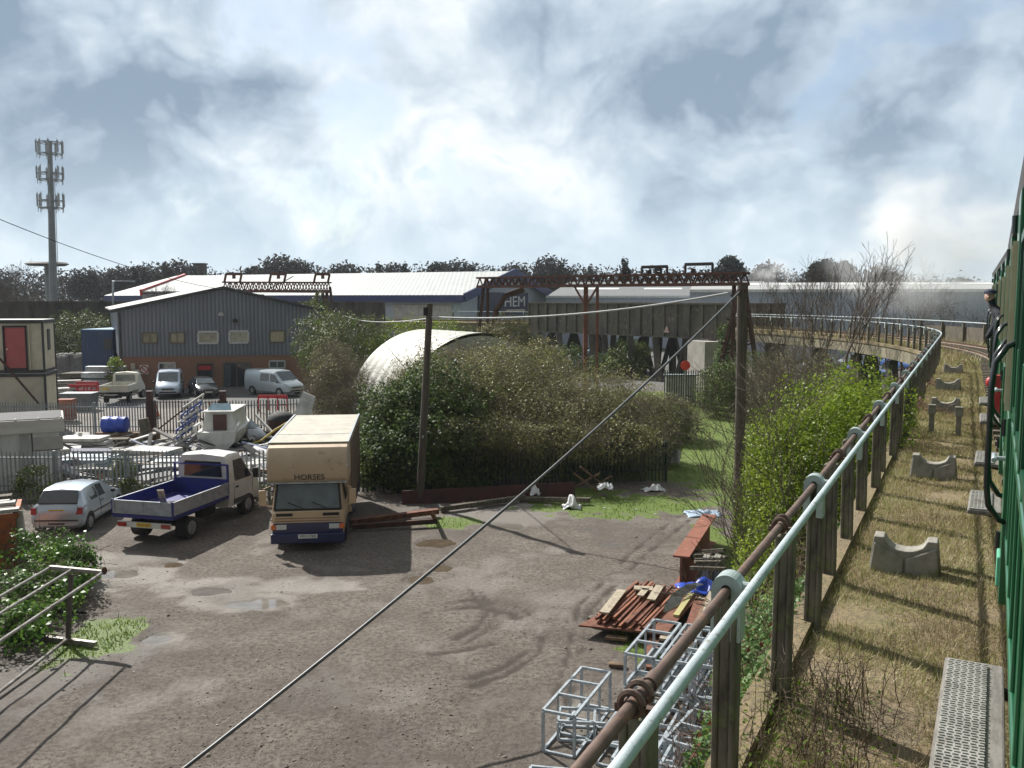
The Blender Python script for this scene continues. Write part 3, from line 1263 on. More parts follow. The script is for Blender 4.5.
def coach(name, label, y0, y1, origin, bearing, doors, steps, cx=.12):
    t = thing(name, label, 'railway carriage', (origin[0], origin[1], DECK), -R_(bearing))
    X0, X1 = cx, cx + 2.72
    xm = (X0 + X1) / 2
    L = y1 - y0
    mb = MB()
    prof = [(X0 + .07, .82), (X0, 1.25), (X0, 2.55), (X0 + .06, 3.5), (X1 - .06, 3.5), (X1, 2.55), (X1, 1.25), (X1 - .07, .82)]
    mb.prism([(x, y0, z) for x, z in prof], (0, L, 0))
    # vertical beading on the side
    y = y0 + .3
    while y < y1 - .1:
        for x, z0, z1, xx in ((X0, 1.28, 2.52, X0),):
            mb.bar((xx - .006, y, z0), (xx - .006, y, z1), .035, .02, up=(1, 0, 0))
        y += .62
    for z in (1.28, 2.02):
        mb.bar((X0 - .008, y0 + .02, z), (X0 - .008, y1 - .02, z), .022, .04)
    mb.build('body', M_GREEN, t, bevel=.01)
    mb = MB()
    rp = [(X0 - .02, 3.46), (X0 - .035, 3.57)]
    for k in range(1, 12):
        a = PI - PI * k / 12
        rp.append((xm + 1.36 * math.cos(a) * 1.0, 3.57 + .50 * math.sin(a)))
    rp += [(X1 + .035, 3.57), (X1 + .02, 3.46)]
    mb.prism([(x, y0 - .05, z) for x, z in rp], (0, L + .1, 0))
    mb.build('roof', M_ROOF, t, smooth=30)
    mb = MB()
    mb.bar((X0 + .3, y0, .72), (X0 + .3, y1, .72), .1, .2)
    mb.bar((X1 - .3, y0, .72), (X1 - .3, y1, .72), .1, .2)
    mb.box((xm, (y0 + y1) / 2, .62), (1.2, L * .4, .35))
    mb.build('underframe', M_DARK, t)
    for yb in (y0 + 2.6, y1 - 2.6):
        b = MB()
        b.box((xm, yb, .45), (1.9, 2.6, .22))
        bo = b.build('bogie', M_DARK, t)
        for dy in (-1.2, 1.2):
            for xw in (xm - .72, xm + .72):
                wm_ = MB()
                wm_.disc_prism((xw, yb + dy, .46 + DECK * 0), (1, 0, 0), .42, .12, 20)
                wm_.build('wheel', M_DARK, bo)
    # gangway / end
    b = MB()
    for ye in (y0 - .12, y1 + .12):
        b.box((xm, ye, 2.1), (1.0, .26, 2.3))
    b.build('gangway', M_DARK, t)
    for yd in doors:
        d = MB()
        d.box((X0 - .012, yd, 1.45), (.05, .70, 1.2))
        d.box((X0 - .002, yd, 2.78), (.05, .70, 1.40))
        do = d.build('door', M_GREEN, t, bevel=.008)
        f = MB()
        for z in (2.12, 3.12):
            f.bar((X0 - .03, yd - .25, z), (X0 - .03, yd + .25, z), .02, .06)
        for sg in (-1, 1):
            f.bar((X0 - .033, yd + sg * .245, 2.085), (X0 - .033, yd + sg * .245, 3.155), .05, .018, up=(0, 1, 0))
        f.build('window_frame', M_FRAME, do)
        g = MB()
        g.box((X0 - .032, yd, 2.62), (.02, .46, .96))
        g.build('pane', M_GLASS, do)
        h = MB()
        h.tube([(X0 - .03, yd - .27, 1.78), (X0 - .10, yd - .27, 1.78)], .014, 8)
        h.tube([(X0 - .10, yd - .33, 1.775), (X0 - .10, yd - .2, 1.79)], .016, 8)
        h.build('handle', M_GALVW, do, smooth=40)
        for z in (1.1, 1.9, 3.3):
            hb = MB()
            hb.tube([(X0 - .045, yd + .36, z - .06), (X0 - .045, yd + .36, z + .06)], .02, 8)
            hb.build('hinge', M_RAILB, do)
        for sg in (-1, 1):
            gr = MB()
            yy = yd + sg * .42
            pts = [(X0 + .02, yy + .10, 2.54), (X0 - .06, yy + .04, 2.50), (X0 - .12, yy, 2.40), (X0 - .135, yy - .01, 2.25), (X0 - .135, yy - .01, 1.62), (X0 - .12, yy, 1.50), (X0 - .06, yy + .06, 1.40), (X0 + .02, yy + .12, 1.36)]
            gr.tube(pts, .019, 10)
            gr.build('grab_rail', M_RAILB, t, smooth=40)
    # fixed windows between the doors
    ys = sorted(doors)
    gaps = [(y0 + .2, ys[0] - .6)] + [(a + .6, b - .6) for a, b in zip(ys[:-1], ys[1:])] + [(ys[-1] + .6, y1 - .2)]
    for a, b in gaps:
        n = max(1, int((b - a) / 1.0))
        for i in range(n):
            yc = a + (i + .5) * (b - a) / n
            wd = (b - a) / n - .2
            if wd < .25:
                continue
            f = MB()
            for z in (2.14, 3.14):
                f.bar((X0 + .005, yc - wd / 2, z), (X0 + .005, yc + wd / 2, z), .05, .05)
            for sg in (-1, 1):
                f.bar((X0 + .005, yc + sg * (wd / 2 - .025), 2.165), (X0 + .005, yc + sg * (wd / 2 - .025), 3.115), .05, .05, up=(0, 1, 0))
            fo = f.build('window', M_GREEND, t)
            g = MB()
            g.box((X0 + .045, yc, 2.64), (.05, wd - .1, .95))
            g.build('pane', M_GLASS, fo)
    for (a, b, zz) in steps:
        st = MB()
        st.box((X0 - .15, (a + b) / 2, zz - .025), (.30, b - a, .045))
        so = st.build('step_board', M_STEPW, t, bevel=.012)
        tr = MB()
        tr.box((X0 - .185, (a + b) / 2 - .02, zz + .006), (.20, (b - a) - .07, .012))
        # pressed ribs
        y = a + .06
        while y < b - .07:
            for q in range(6):
                xx = X0 - .27 + q * .034 + (.006 if int(y * 40) % 2 else 0)
                tr.bar((xx - .011, y, zz + .0145), (xx + .011, y + .004, zz + .0145), .012, .007)
            y += .028
        tr.build('tread', M_TREAD, so)
        for y in (a + .2, b - .2):
            br = MB()
            br.bar((X0 - .2, y, zz - .05), (X0 + .2, y, zz - .12), .05, .05)
            br.build('bracket', M_DARK, so)
    return t


c1 = coach('railway_carriage', 'bright green railway carriage close beside the camera, with black grab rails and step boards', -7, 15.4, (0, 0), TB,
           [-3.2, 6.75, 11.6], [(1.0, 5.62, .74), (9.75, 10.75, .74), (12.6, 13.6, .74)])
# pale green bracket low on the side
mb = MB()
mb.box((.10, 6.75, 1.0), (.07, .25, .2))
mb.build('step_bracket', mat('pale_green_bracket', (.12, .42, .27), .4, 0, (.1, .36, .23), 4), c1, bevel=.01)
fw = Vector((math.sin(R_(TB)), math.cos(R_(TB))))
rt = Vector((fw.y, -fw.x))
o2 = fw * 15.9
c2 = coach('railway_carriage', 'farther dark green railway carriage beyond the first, with someone leaning out', .2, 16.5, (o2.x, o2.y), 27.2,
           [1.6, 4.6, 9.2, 13.6], [(1.0, 2.2, .74), (4.0, 5.2, .74)], cx=.13)
mb = MB()
mb.box((.02, .55, 1.25), (.16, .18, .62))
mb.ellip((-.05, .45, 1.45), (.07, .07, .09))
mb.build('red_lamp', M_RED, c2, smooth=40)

# person leaning out of the second carriage
def person_leaning():
    b2 = 27.2
    f2 = Vector((math.sin(R_(b2)), math.cos(R_(b2)), 0))
    r2 = Vector((f2.y, -f2.x, 0))
    base = Vector((o2.x, o2.y, DECK)) + f2 * 3.1
    t = thing('person', 'person in dark jacket and cap leaning out of the farther carriage', 'person', base + r2 * .1)
    def W(x, y, z):
        return base + r2 * x + f2 * y + Vector((0, 0, z))
    # continuous body with skin modifier: pelvis inside, torso leaning out, arms on the sill, head
    J = [W(.45, 0, 1.75), W(.30, 0, 2.15), W(.08, .02, 2.5), W(-.02, .03, 2.62), W(-.05, .03, 2.72), W(-.07, .04, 2.86),
         W(.10, -.2, 2.48), W(-.02, -.24, 2.2), W(-.10, -.06, 2.06), W(.06, .24, 2.48), W(-.02, .28, 2.2), W(-.10, .14, 2.06)]
    E = [(0, 1), (1, 2), (2, 3), (3, 4), (4, 5), (2, 6), (6, 7), (7, 8), (2, 9), (9, 10), (10, 11)]
    Rr = [.16, .17, .17, .075, .06, .1, .075, .055, .045, .075, .055, .045]
    Mi = rootmat(t).inverted()
    me = bpy.data.meshes.new('body')
    me.from_pydata([tuple(Mi @ p) for p in J], E, [])
    o = bpy.data.objects.new('body', me)
    COL.objects.link(o)
    o.parent = t
    sk = o.modifiers.new('skin', 'SKIN')
    for i, r in enumerate(Rr):
        me.skin_vertices[0].data[i].radius = (r, r)
    me.skin_vertices[0].data[0].use_root = True
    sk.use_smooth_shade = True
    sb = o.modifiers.new('sub', 'SUBSURF')
    sb.levels = sb.render_levels = 2
    me.materials.append(mat('dark_navy_cloth', (.012, .014, .022), .9, 0, (.02, .022, .03), 6))
    h = MB()
    h.ellip(W(-.085, .045, 2.83), (.088, .10, .115), 14, 10)
    h.ellip(W(-.11, -.055, 2.82), (.02, .03, .025), 8, 6)
    h.build('face', mat('skin', (.5, .32, .24), .6), t, True, smooth=60)
    c = MB()
    c.ellip(W(-.085, .05, 2.91), (.105, .12, .06), 14, 8)
    c.ellip(W(-.10, -.07, 2.885), (.08, .07, .014), 12, 6)
    c.build('cap', mat('dark_blue_cap', (.025, .03, .06), .8), t, True, smooth=60)


person_leaning()

# ================================================================== dry grass on the viaduct
M_STRAW = leafmat('dry_grass_blades', [(.1, (.13, .10, .06)), (.34, (.33, .26, .155)), (.56, (.45, .365, .23)), (.66, (.30, .29, .10)), (.85, (.22, .26, .06)), (1, (.64, .56, .38))], .25, .7, .7, .7)


def blades(P, H, W, lean):
    n = len(P)
    a = RNG.uniform(0, 2 * PI, n)
    d = np.stack([np.cos(a), np.sin(a), np.zeros(n)], 1)
    b = np.stack([-np.sin(a), np.cos(a), np.zeros(n)], 1)
    l = lean * RNG.uniform(.1, 1, n)
    tip = P + d * (H * l)[:, None] + np.array([0, 0, 1]) * (H * np.sqrt(np.maximum(1 - l * l, .05)))[:, None]
    w = (b * W[:, None])
    v = np.stack([P - w, P + w, tip + w * .15, tip - w * .15], 1).reshape(-1, 3)
    return v, np.arange(n * 4).reshape(-1, 4)


def deck_points(n, s0, s1, o0, o1, pw=1.0):
    u = RNG.uniform(0, 1, n) ** pw
    s = s0 + (s1 - s0) * u
    o = RNG.uniform(o0, o1, n)
    x = PA.x + PD.x * s - PL.x * o
    y = PA.y + PD.y * s - PL.y * o
    return np.stack([x, y, np.full(n, DECK)], 1), s, o


Pn, s_, o_ = deck_points(260000, -1, 40, -.34, 1.75, 1.7)
den = fbm(Pn[:, :2] * 1.3, 4, 5)
keep = RNG.uniform(0, 1, len(Pn)) < sstep(.2, .5, den)
Pn = Pn[keep]
s_ = s_[keep]
n = len(Pn)
H = RNG.gamma(2.2, .016, n) + .012
H *= .6 + 1.0 * fbm(Pn[:, :2] * .9, 3, 8)
W = RNG.uniform(.0012, .0028, n) * (1 + s_ / 9)
v, f = blades(Pn, H, W, 1.0)
Pf, s2, o2_ = deck_points(30000, 12, S_END + 20, 1.7, 5.2, 1.0)
H2 = RNG.gamma(3, .03, len(Pf))
v2, f2 = blades(Pf, H2, np.full(len(Pf), .008), .9)
# far along the curve
u = RNG.uniform(S_END, s_of(60), 26000)
of = np.where(RNG.uniform(0, 1, 26000) < .55, RNG.uniform(-.1, 1.5, 26000), RNG.uniform(3.8, 5.3, 26000))
th = TH0 + (u - S_END) / RAD
P3 = np.stack([PC.x + np.cos(th) * (RAD + of), PC.y + np.sin(th) * (RAD + of), np.full(len(u), DECK)], 1)
v3, f3 = blades(P3, RNG.gamma(3, .06, len(u)), np.full(len(u), .02), .8)
V = np.concatenate([v, v2, v3])
F = np.concatenate([f, f2 + len(v), f3 + len(v) + len(v2)])
tag(build_np('dry_grass', V, F, M_STRAW), 'dry straw coloured grass between the handrail and the train', 'grass', kind='stuff')

# reddish dead bramble tangle further along by the posts
for (px, py, n_, w_, lab) in ((912, 408, 260, .55, 'tangle of reddish dead brambles in the grass beside the handrail posts'), (925, 385, 220, .6, 'farther tangle of reddish dead stems before the handrail curve')):
    b = G(px, py, DECK)
    P0s, P1s, r0s, r1s = [], [], [], []
    for i in range(n_):
        p = b + Vector((random.gauss(0, w_ * .5), random.gauss(0, w_ * 1.5), random.uniform(0, .12)))
        d = Vector((random.gauss(0, .6), random.gauss(0, .6), random.uniform(.1, .8))).normalized()
        for j in range(3):
            q = p + d * random.uniform(.06, .16)
            P0s.append(p), P1s.append(q), r0s.append(.005), r1s.append(.004)
            p = q
            d = (d + Vector((random.gauss(0, .3), random.gauss(0, .3), -.25))).normalized()
    t = thing('dead_brambles', lab, 'brambles', b)
    V, F = segs_np(P0s, P1s, r0s, r1s, 3)
    build_np('stems', V, F, mat('reddish_dead_stem', (.20, .11, .075), .9, 0, (.28, .18, .12), 8), t)

# dead stalks at the foot of the near posts
M_STALK = mat('dead_stalk', (.085, .06, .042), .9, 0, (.14, .10, .06), 12)
P0s, P1s, r0s, r1s = [], [], [], []
for i in range(170):
    s = random.uniform(.6, 2.5)
    o = random.gauss(.30, .22)
    if o > 1.0:
        continue
    b = path(s, o - .12, DECK - .05)
    h = random.uniform(.15, .5)
    d = Vector((random.gauss(0, .22), random.gauss(0, .22), 1))
    p = b
    for j in range(3):
        q = p + d * h / 3
        P0s.append(p), P1s.append(q), r0s.append(.0045 - j * .001), r1s.append(.0035 - j * .001)
        for kk in range(2):
            e = q + Vector((random.gauss(0, .05), random.gauss(0, .05), random.uniform(0, .07)))
            P0s.append(q), P1s.append(e), r0s.append(.0025), r1s.append(.001)
        p = q
        d = d + Vector((random.gauss(0, .2), random.gauss(0, .2), 0))
V, F = segs_np(P0s, P1s, r0s, r1s, 4)
st = thing('dead_weeds', 'clump of dead brown upright stalks at the foot of the nearest posts', 'weeds', path(1.5, .2, DECK))
build_np('stalks', V, F, M_STALK, st)
# green sprigs at their foot
C = np.array([path(random.uniform(.4, 2.4), random.gauss(.05, .25), DECK + random.uniform(0, .16)) for i in range(900)])
v, f = leaves_np(C, RNG.normal(size=(900, 3)) + [0, 0, 1], RNG.uniform(.02, .05, 900), RNG.uniform(.012, .025, 900))
build_np('leaves', v, f, leafmat('weed_leaf', [(.2, (.06, .10, .015)), (.6, (.12, .2, .02)), (1, (.2, .27, .05))]), st)
# ================================================================== vehicles
def loft_pts(st):
    """st: list of (y, [(x,z)...] from bottom to top centre). returns function for surface points"""
    return st


def loft_body(mb, st, side_only=False):
    n = len(st[0][1])
    rings = []
    for y, pts in st:
        r = [(x, y, z) for x, z in pts] + [(-x, y, z) for x, z in reversed(pts[:-1] if abs(pts[-1][0]) < 1e-6 else pts)]
        rings.append(r)
    k = len(rings[0])
    o = len(mb.v)
    for r in rings:
        mb.v.extend(r)
    for i in range(len(rings) - 1):
        for j in range(k - 1):
            a = o + i * k + j
            mb.f.append((a, a + 1, a + k + 1, a + k))
            mb.m.append(0)
        a = o + i * k + k - 1
        b = o + i * k
        mb.f.append((a, b, b + k, a + k))
        mb.m.append(0)
    mb.f.append(tuple(o + j for j in reversed(range(k))))
    mb.m.append(0)
    e = o + (len(rings) - 1) * k
    mb.f.append(tuple(e + j for j in range(k)))
    mb.m.append(0)


def lp(st, i, a, side=1):
    y, pts = st[i]
    x, z = pts[a]
    return Vector((x * side, y, z))


def patch(mb, c4, u0, u1, v0, v1, off, thick=.012):
    """window laid on the bilinear patch c4 = (p00, p10, p11, p01); u along 0->1, v along 0->3"""
    def P(u, v):
        return (c4[0] * (1 - u) + c4[1] * u) * (1 - v) + (c4[3] * (1 - u) + c4[2] * u) * v
    q = [P(u0, v0), P(u1, v0), P(u1, v1), P(u0, v1)]
    nrm = (q[1] - q[0]).cross(q[3] - q[0]).normalized() * off
    q = [p + nrm for p in q]
    mb.prism(q, -nrm.normalized() * thick if off > 0 else nrm.normalized() * -thick)


def wheel(parent, x, y, r, w, side, rim=M_ALLOY):
    wt = MB()
    wt.disc_prism((x, y, r), (1, 0, 0), r, w, 24)
    wo = wt.build('wheel', M_BLACK, parent, smooth=40)
    rm = MB()
    xo = x + side * (w / 2 + .004)
    rm.disc_prism((xo, y, r), (1, 0, 0), r * .62, .012, 20)
    for k in range(5):
        a = 2 * PI * k / 5
        rm.bar((xo + side * .01, y, r), (xo + side * .01, y + r * .55 * math.cos(a), r + r * .55 * math.sin(a)), .05, .02, up=(1, 0, 0))
    rm.build('rim', rim, wo)
    ar = MB()
    xa = x + side * (w / 2 - .03)
    ar.disc_prism((xa - side * .02, y, r + .02), (1, 0, 0), r * 1.2, .09, 24)
    return ar


def arches(parent, lst):
    for x, y, r, side in lst:
        mb = MB()
        n = 14
        pts = []
        for k in range(n + 1):
            a = PI * k / n
            pts.append((x, y + r * math.cos(a), .30 + r * .98 * math.sin(a)))
        pts.append((x, y - r, .2))
        pts.insert(0, (x, y + r, .2))
        mb.prism(pts, (side * .012, 0, 0))
        mb.build('wheel_arch', M_DARK, parent)


def plate(parent, c, rz_out, txt, yellow, w=.52, h=.11):
    """plate facing local -y (rz_out=0) or +y"""
    mb = MB()
    mb.box(c, (w, .012, h))
    po = mb.build('number_plate', M_YPLATE if yellow else M_WPLATE, parent)
    sgn = -1 if rz_out == 0 else 1
    M = facing((c[0], c[1] + sgn * .008, c[2]), (-sgn, 0, 0), (0, 0, 1))
    text_obj('lettering', txt, h * .95, M_INK, po, M, .001)


M_SILVER = mat('silver_blue_car_paint', (.40, .46, .51), .3, .35, (.36, .42, .47), 2, coat=.6)
M_SILVER2 = mat('silver_van_paint', (.44, .50, .54), .35, .3, (.38, .44, .47), 2, coat=.5)
M_BLUEGREY = mat('pale_blue_van_paint', (.42, .50, .60), .35, .2, (.36, .44, .54), 2, coat=.5)
M_BLACKCAR = mat('black_car_paint', (.012, .014, .018), .18, 0, (.018, .02, .024), 2, coat=.8)
M_TRIM = mat('grey_plastic_trim', (.06, .06, .062), .6, 0, (.045, .045, .047), 6)

# ---------------- small hatchback seen from behind
def hatchback():
    rr = G(91, 530.5)
    rl = G(40, 531)
    c = (rr + rl) / 2
    hd = Vector((-.06, 1)).normalized()
    t = thing('parked_car', 'small silver hatchback parked tail towards the yard, left of the flatbed truck', 'car', (c.x, c.y - .55, 0), math.atan2(hd.y, hd.x) - PI / 2)
    st = [(0.00, [(.50, .30), (.66, .33), (.72, .40), (.71, .56), (.60, .68), (.35, .70), (0, .71)]),
          (0.05, [(.60, .24), (.74, .30), (.79, .40), (.79, .58), (.74, .72), (.48, .80), (0, .82)]),
          (0.14, [(.66, .20), (.79, .28), (.825, .42), (.825, .62), (.785, .88), (.60, .92), (0, .95)]),
          (0.50, [(.68, .18), (.80, .28), (.83, .42), (.83, .64), (.795, .92), (.59, 1.33), (0, 1.385)]),
          (0.75, [(.68, .18), (.80, .28), (.83, .42), (.83, .64), (.795, .92), (.60, 1.37), (0, 1.42)]),
          (1.45, [(.68, .18), (.80, .28), (.83, .42), (.83, .62), (.79, .91), (.60, 1.385), (0, 1.435)]),
          (2.10, [(.68, .18), (.80, .28), (.83, .42), (.83, .60), (.785, .89), (.57, 1.33), (0, 1.39)]),
          (2.86, [(.68, .18), (.80, .28), (.825, .42), (.82, .58), (.77, .86), (.70, .93), (0, .99)]),
          (3.45, [(.66, .20), (.77, .28), (.80, .40), (.79, .55), (.72, .74), (.55, .80), (0, .84)]),
          (3.72, [(.58, .24), (.68, .30), (.70, .40), (.68, .50), (.60, .60), (.4, .65), (0, .68)]),
          (3.80, [(.5, .28), (.6, .32), (.62, .40), (.6, .46), (.52, .52), (.35, .55), (0, .56)])]
    mb = MB()
    loft_body(mb, st)
    mb.build('body', M_SILVER, t, smooth=32)
    # rear screen
    g = MB()
    zl, zh = 0.97, 1.31
    g.prism([(-.62, .165, .965), (.62, .165, .965), (.53, .475, 1.30), (-.53, .475, 1.30)], Vector((0, -.05, .05)))
    g.build('rear_window', M_GLASS, t)
    for sd in (-1, 1):
        for (i, j, u0, u1) in ((3, 5, .30, .95), (5, 6, .0, .80)):
            mbw = MB()
            q = (lp(st, i, 4, sd), lp(st, j, 4, sd), lp(st, j, 5, sd), lp(st, i, 5, sd))
            patch(mbw, q, u0 + .03, u1, .06, .86, .008 * (1 if sd > 0 else -1))
            mbw.build('side_window', M_GLASS, t)
        mbl = MB()
        mbl.prism([(sd * .60, .03, .66), (sd * .795, .06, .66), (sd * .80, .12, .86), (sd * .66, .085, .86)], Vector((0, -.035, 0)))
        mbl.build('tail_lamp', M_REDL, t)
        m2 = MB()
        m2.ellip((sd * .90, 2.35, .95), (.09, .06, .07))
        m2.build('wing_mirror', M_TRIM, t, smooth=60)
        m3 = MB()
        m3.bar((sd * .836, .75, .55), (sd * .832, 2.85, .53), .012, .05)
        m3.build('rubbing_strip', M_TRIM, t)
        for ys_, za_ in ((1.46, .34), (2.56, .36)):
            m5 = MB()
            m5.tube([(sd * .826, ys_, za_), (sd * .836, ys_, .62), (sd * .797, ys_ - .02, .90)], .007, 4)
            m5.build('door_seam', M_DARK, t)
        m4 = MB()
        m4.bar((sd * .832, 1.52, .80), (sd * .828, 1.70, .80), .02, .03)
        m4.build('door_handle', M_TRIM, t)
    plate(t, (0, .035, .76), 0, 'R27 CXB', True, .5, .105)
    b = MB()
    b.box((0, .0, .47), (1.36, .03, .05))
    b.box((0, .01, .36), (.5, .03, .06), mi=0)
    b.build('bumper_strip', M_TRIM, t)
    hs = MB()
    hs.tube([(-.62, .10, .90), (-.64, .045, .64), (.64, .045, .64), (.62, .10, .90)], .008, 4)
    hs.build('tailgate_seam', M_DARK, t)
    wi = MB()
    wi.bar((.05, .17, 1.0), (.3, .30, 1.14), .02, .02)
    wi.build('rear_wiper', M_BLACK, t)
    for x, y, sd in ((.73, .58, 1), (-.73, .58, -1), (.73, 3.02, 1), (-.73, 3.02, -1)):
        wheel(t, x, y, .285, .19, sd)
    arches(t, [(.822, .58, .35, 1), (-.822, .58, .35, -1), (.815, 3.02, .35, 1), (-.815, 3.02, .35, -1)])
    return t


hatchback()

# ---------------- flatbed truck
def flatbed():
    rr = G(190, 538)
    fr = G(246, 513.5)
    hd = (fr - rr)
    hd.z = 0
    hd.normalize()
    left = Vector((-hd.y, hd.x, 0))
    c = rr + left * .90
    M_BLUE = mat('dark_blue_truck_bed', (.018, .026, .20), .45, 0, (.014, .02, .13), 3, c3=(.05, .05, .09), s3=8, t3=.62)
    M_ALU = mat('scuffed_grey_dropside', (.36, .38, .41), .5, .4, (.27, .29, .32), 4, c3=(.18, .17, .16), s3=9, t3=.63)
    M_CABW = mat('truck_white_paint', (.62, .62, .58), .35, 0, (.52, .52, .48), 2, coat=.4)
    t = thing('flatbed_truck', 'white cabbed dropside truck with blue bed, parked beside the silver hatchback', 'truck', (c.x, c.y, 0), math.atan2(hd.y, hd.x) - PI / 2)
    # local: y=0 rear axle
    W2 = 1.03
    y0, y1 = -1.05, 2.08
    zb = .90
    mb = MB()
    mb.box((0, (y0 + y1) / 2, zb), (2 * W2 - .02, y1 - y0 - .02, .07))
    mb.box((0, (y0 + y1) / 2, zb - .035), (2 * W2, y1 - y0, .10))
    bed = mb.build('bed', M_BLUE, t)
    # dropsides: outside grey pressed panel, inside blue
    H = .42
    def side(a, b, nm):
        a, b = Vector(a), Vector(b)
        d = (b - a).normalized()
        nrm = Vector((d.y, -d.x, 0))
        m = MB()
        m.bar(a + Vector((0, 0, H / 2)), b + Vector((0, 0, H / 2)), .03, H)
        for z in (.04, H - .03):
            m.bar(a + nrm * .022 + Vector((0, 0, z)), b + nrm * .022 + Vector((0, 0, z)), .02, .06)
        L = (b - a).length
        for k in (0.02, .5, .98):
            p = a + d * L * k + nrm * .022
            m.bar(p + Vector((0, 0, .07)), p + Vector((0, 0, H - .06)), .07, .022, up=tuple(nrm))
        o = m.build(nm, M_ALU, t)
        i = MB()
        i.bar(a - nrm * .021 + Vector((0, 0, H / 2)), b - nrm * .021 + Vector((0, 0, H / 2)), .008, H - .02)
        i.build('lining', M_BLUE, o)
    z = zb + .04
    side((-W2, y0, z), (W2, y0, z), 'tailgate')
    side((W2, y0 + .03, z), (W2, y1 - .05, z), 'dropside')
    side((-W2, y1 - .05, z), (-W2, y0 + .03, z), 'dropside')
    hb = MB()
    hb.box((0, y1 - .02, z + .26), (2 * W2, .04, .52))
    for x in (-W2 + .03, W2 - .03):
        hb.bar((x, y1, z), (x, y1, z + 1.02), .06, .06)
    hb.bar((-W2, y1, z + 1.0), (W2, y1, z + 1.0), .05, .05)
    hb.build('headboard', M_BLUE, t)
    for x in (-W2, W2):
        cp = MB()
        cp.bar((x, y0, z - .05), (x, y0, z + H + .02), .075, .06)
        cp.build('corner_post', M_BLUE, t)
    # chassis
    ch = MB()
    for x in (-.4, .4):
        ch.bar((x, y0 + .1, .66), (x, 4.2, .62), .1, .2)
    ch.box((0, 0, .45), (1.3, .16, .16))
    ch.box((.62, 1.3, .58), (.3, .7, .35))
    ch.build('chassis', M_DARK, t)
    # rear bar with lamps
    rb = MB()
    rb.box((0, y0 + .07, .60), (1.84, .06, .17))
    ro = rb.build('rear_bar', M_CABW, t)
    for x in (-.76, .76):
        l = MB()
        l.box((x, y0 + .03, .60), (.30, .03, .12))
        l.build('tail_lamp', M_REDL, ro)
    plate(t, (0, y0 + .025, .61), 0, 'V614 KJA', True, .5, .12)
    # cab (loft), from y=2.2 to 4.35
    st = [(2.20, [(.70, .45), (.92, .50), (.97, .80), (.97, 1.25), (.90, 2.06), (.80, 2.20), (0, 2.26)]),
          (2.45, [(.70, .42), (.93, .48), (.98, .80), (.98, 1.28), (.90, 2.10), (.80, 2.25), (0, 2.31)]),
          (3.10, [(.70, .42), (.93, .48), (.98, .80), (.98, 1.26), (.89, 2.06), (.78, 2.21), (0, 2.28)]),
          (3.75, [(.70, .42), (.93, .48), (.98, .80), (.97, 1.22), (.93, 1.34), (.84, 1.40), (0, 1.48)]),
          (4.15, [(.70, .40), (.92, .46), (.96, .78), (.94, 1.06), (.88, 1.18), (.76, 1.24), (0, 1.30)]),
          (4.36, [(.62, .40), (.82, .46), (.86, .72), (.82, .92), (.76, .98), (.6, 1.0), (0, 1.03)])]
    cb = MB()
    loft_body(cb, st)
    cb.build('cab', M_CABW, t, smooth=30)
    g = MB()
    g.prism([(-.72, 2.19, 1.50), (.72, 2.19, 1.50), (.68, 2.19, 2.02), (-.68, 2.19, 2.02)], (0, -.012, 0))
    g.build('rear_window', M_GLASS, t)
    for sd in (-1, 1):
        m = MB()
        m.prism([(sd * .975, 2.55, 1.32), (sd * .978, 3.60, 1.32), (sd * .945, 3.42, 1.58), (sd * .90, 3.08, 2.02), (sd * .90, 2.55, 2.02)], (sd * .014, 0, 0))
        m.build('side_window', M_GLASS, t)
        m = MB()
        m.box((sd * 1.14, 3.62, 1.42), (.16, .10, .34))
        m.bar((sd * .95, 3.55, 1.36), (sd * 1.12, 3.62, 1.36), .03, .03)
        m.build('wing_mirror', M_BLACK, t, bevel=.02)
        m = MB()
        m.bar((sd * .985, 2.60, 1.10), (sd * .985, 2.74, 1.10), .025, .06)
        m.build('door_handle', M_BLACK, t)
        m = MB()
        m.box((sd * .972, 3.0, .62), (.03, 1.0, .16))
        m.build('sill_trim', M_TRIM, t)
        m = MB()
        m.bar((sd * .979, 2.50, .55), (sd * .979, 2.50, 1.28), .008, .012)
        m.bar((sd * .979, 3.68, .75), (sd * .979, 3.68, 1.28), .008, .012)
        m.build('door_seam', M_DARK, t)
    ws = MB()
    q = (lp(st, 2, 5, -1), lp(st, 2, 5, 1), lp(st, 3, 5, 1), lp(st, 3, 5, -1))
    patch(ws, q, .04, .96, .12, .95, .075)
    ws.build('windscreen', M_GLASS, t)
    for x, y, sd in ((.80, 0, 1), (-.80, 0, -1), (.86, 3.35, 1), (-.86, 3.35, -1)):
        wheel(t, x, y, .345, .24 if y else .36, sd)
    arches(t, [(.972, 3.35, .43, 1), (-.972, 3.35, .43, -1)])
    # load
    M = rootmat(t)
    def load(nm, lab, cat, a, b, w, h, m):
        x = thing(nm, lab, cat, M @ Vector(a), 0)
        k = MB()
        k.bar(M @ Vector(a), M @ Vector(b), w, h)
        k.build('board', m, x, True)
    load('plank', 'pale timber offcut standing up against the tailgate in the truck bed', 'plank', (.45, -.55, .98), (.60, -.98, 1.72), .19, .06, M_WOODPALE)
    load('plank', 'orange brown plank lying along the truck bed', 'plank', (.55, -.7, .99), (.75, 1.8, 1.0), .12, .06, mat('orange_timber', (.42, .17, .06), .8, 0, (.3, .12, .05), 5))
    load('plank', 'brown board lying across the middle of the truck bed', 'plank', (.0, -.3, .97), (.5, 1.0, 1.0), .22, .05, M_WOODBR)
    load('plank', 'short grey stick lying crosswise in the truck bed', 'plank', (-.35, .1, .99), (.45, .35, 1.06), .09, .09, M_WOODOLD)
    return t


flatbed()

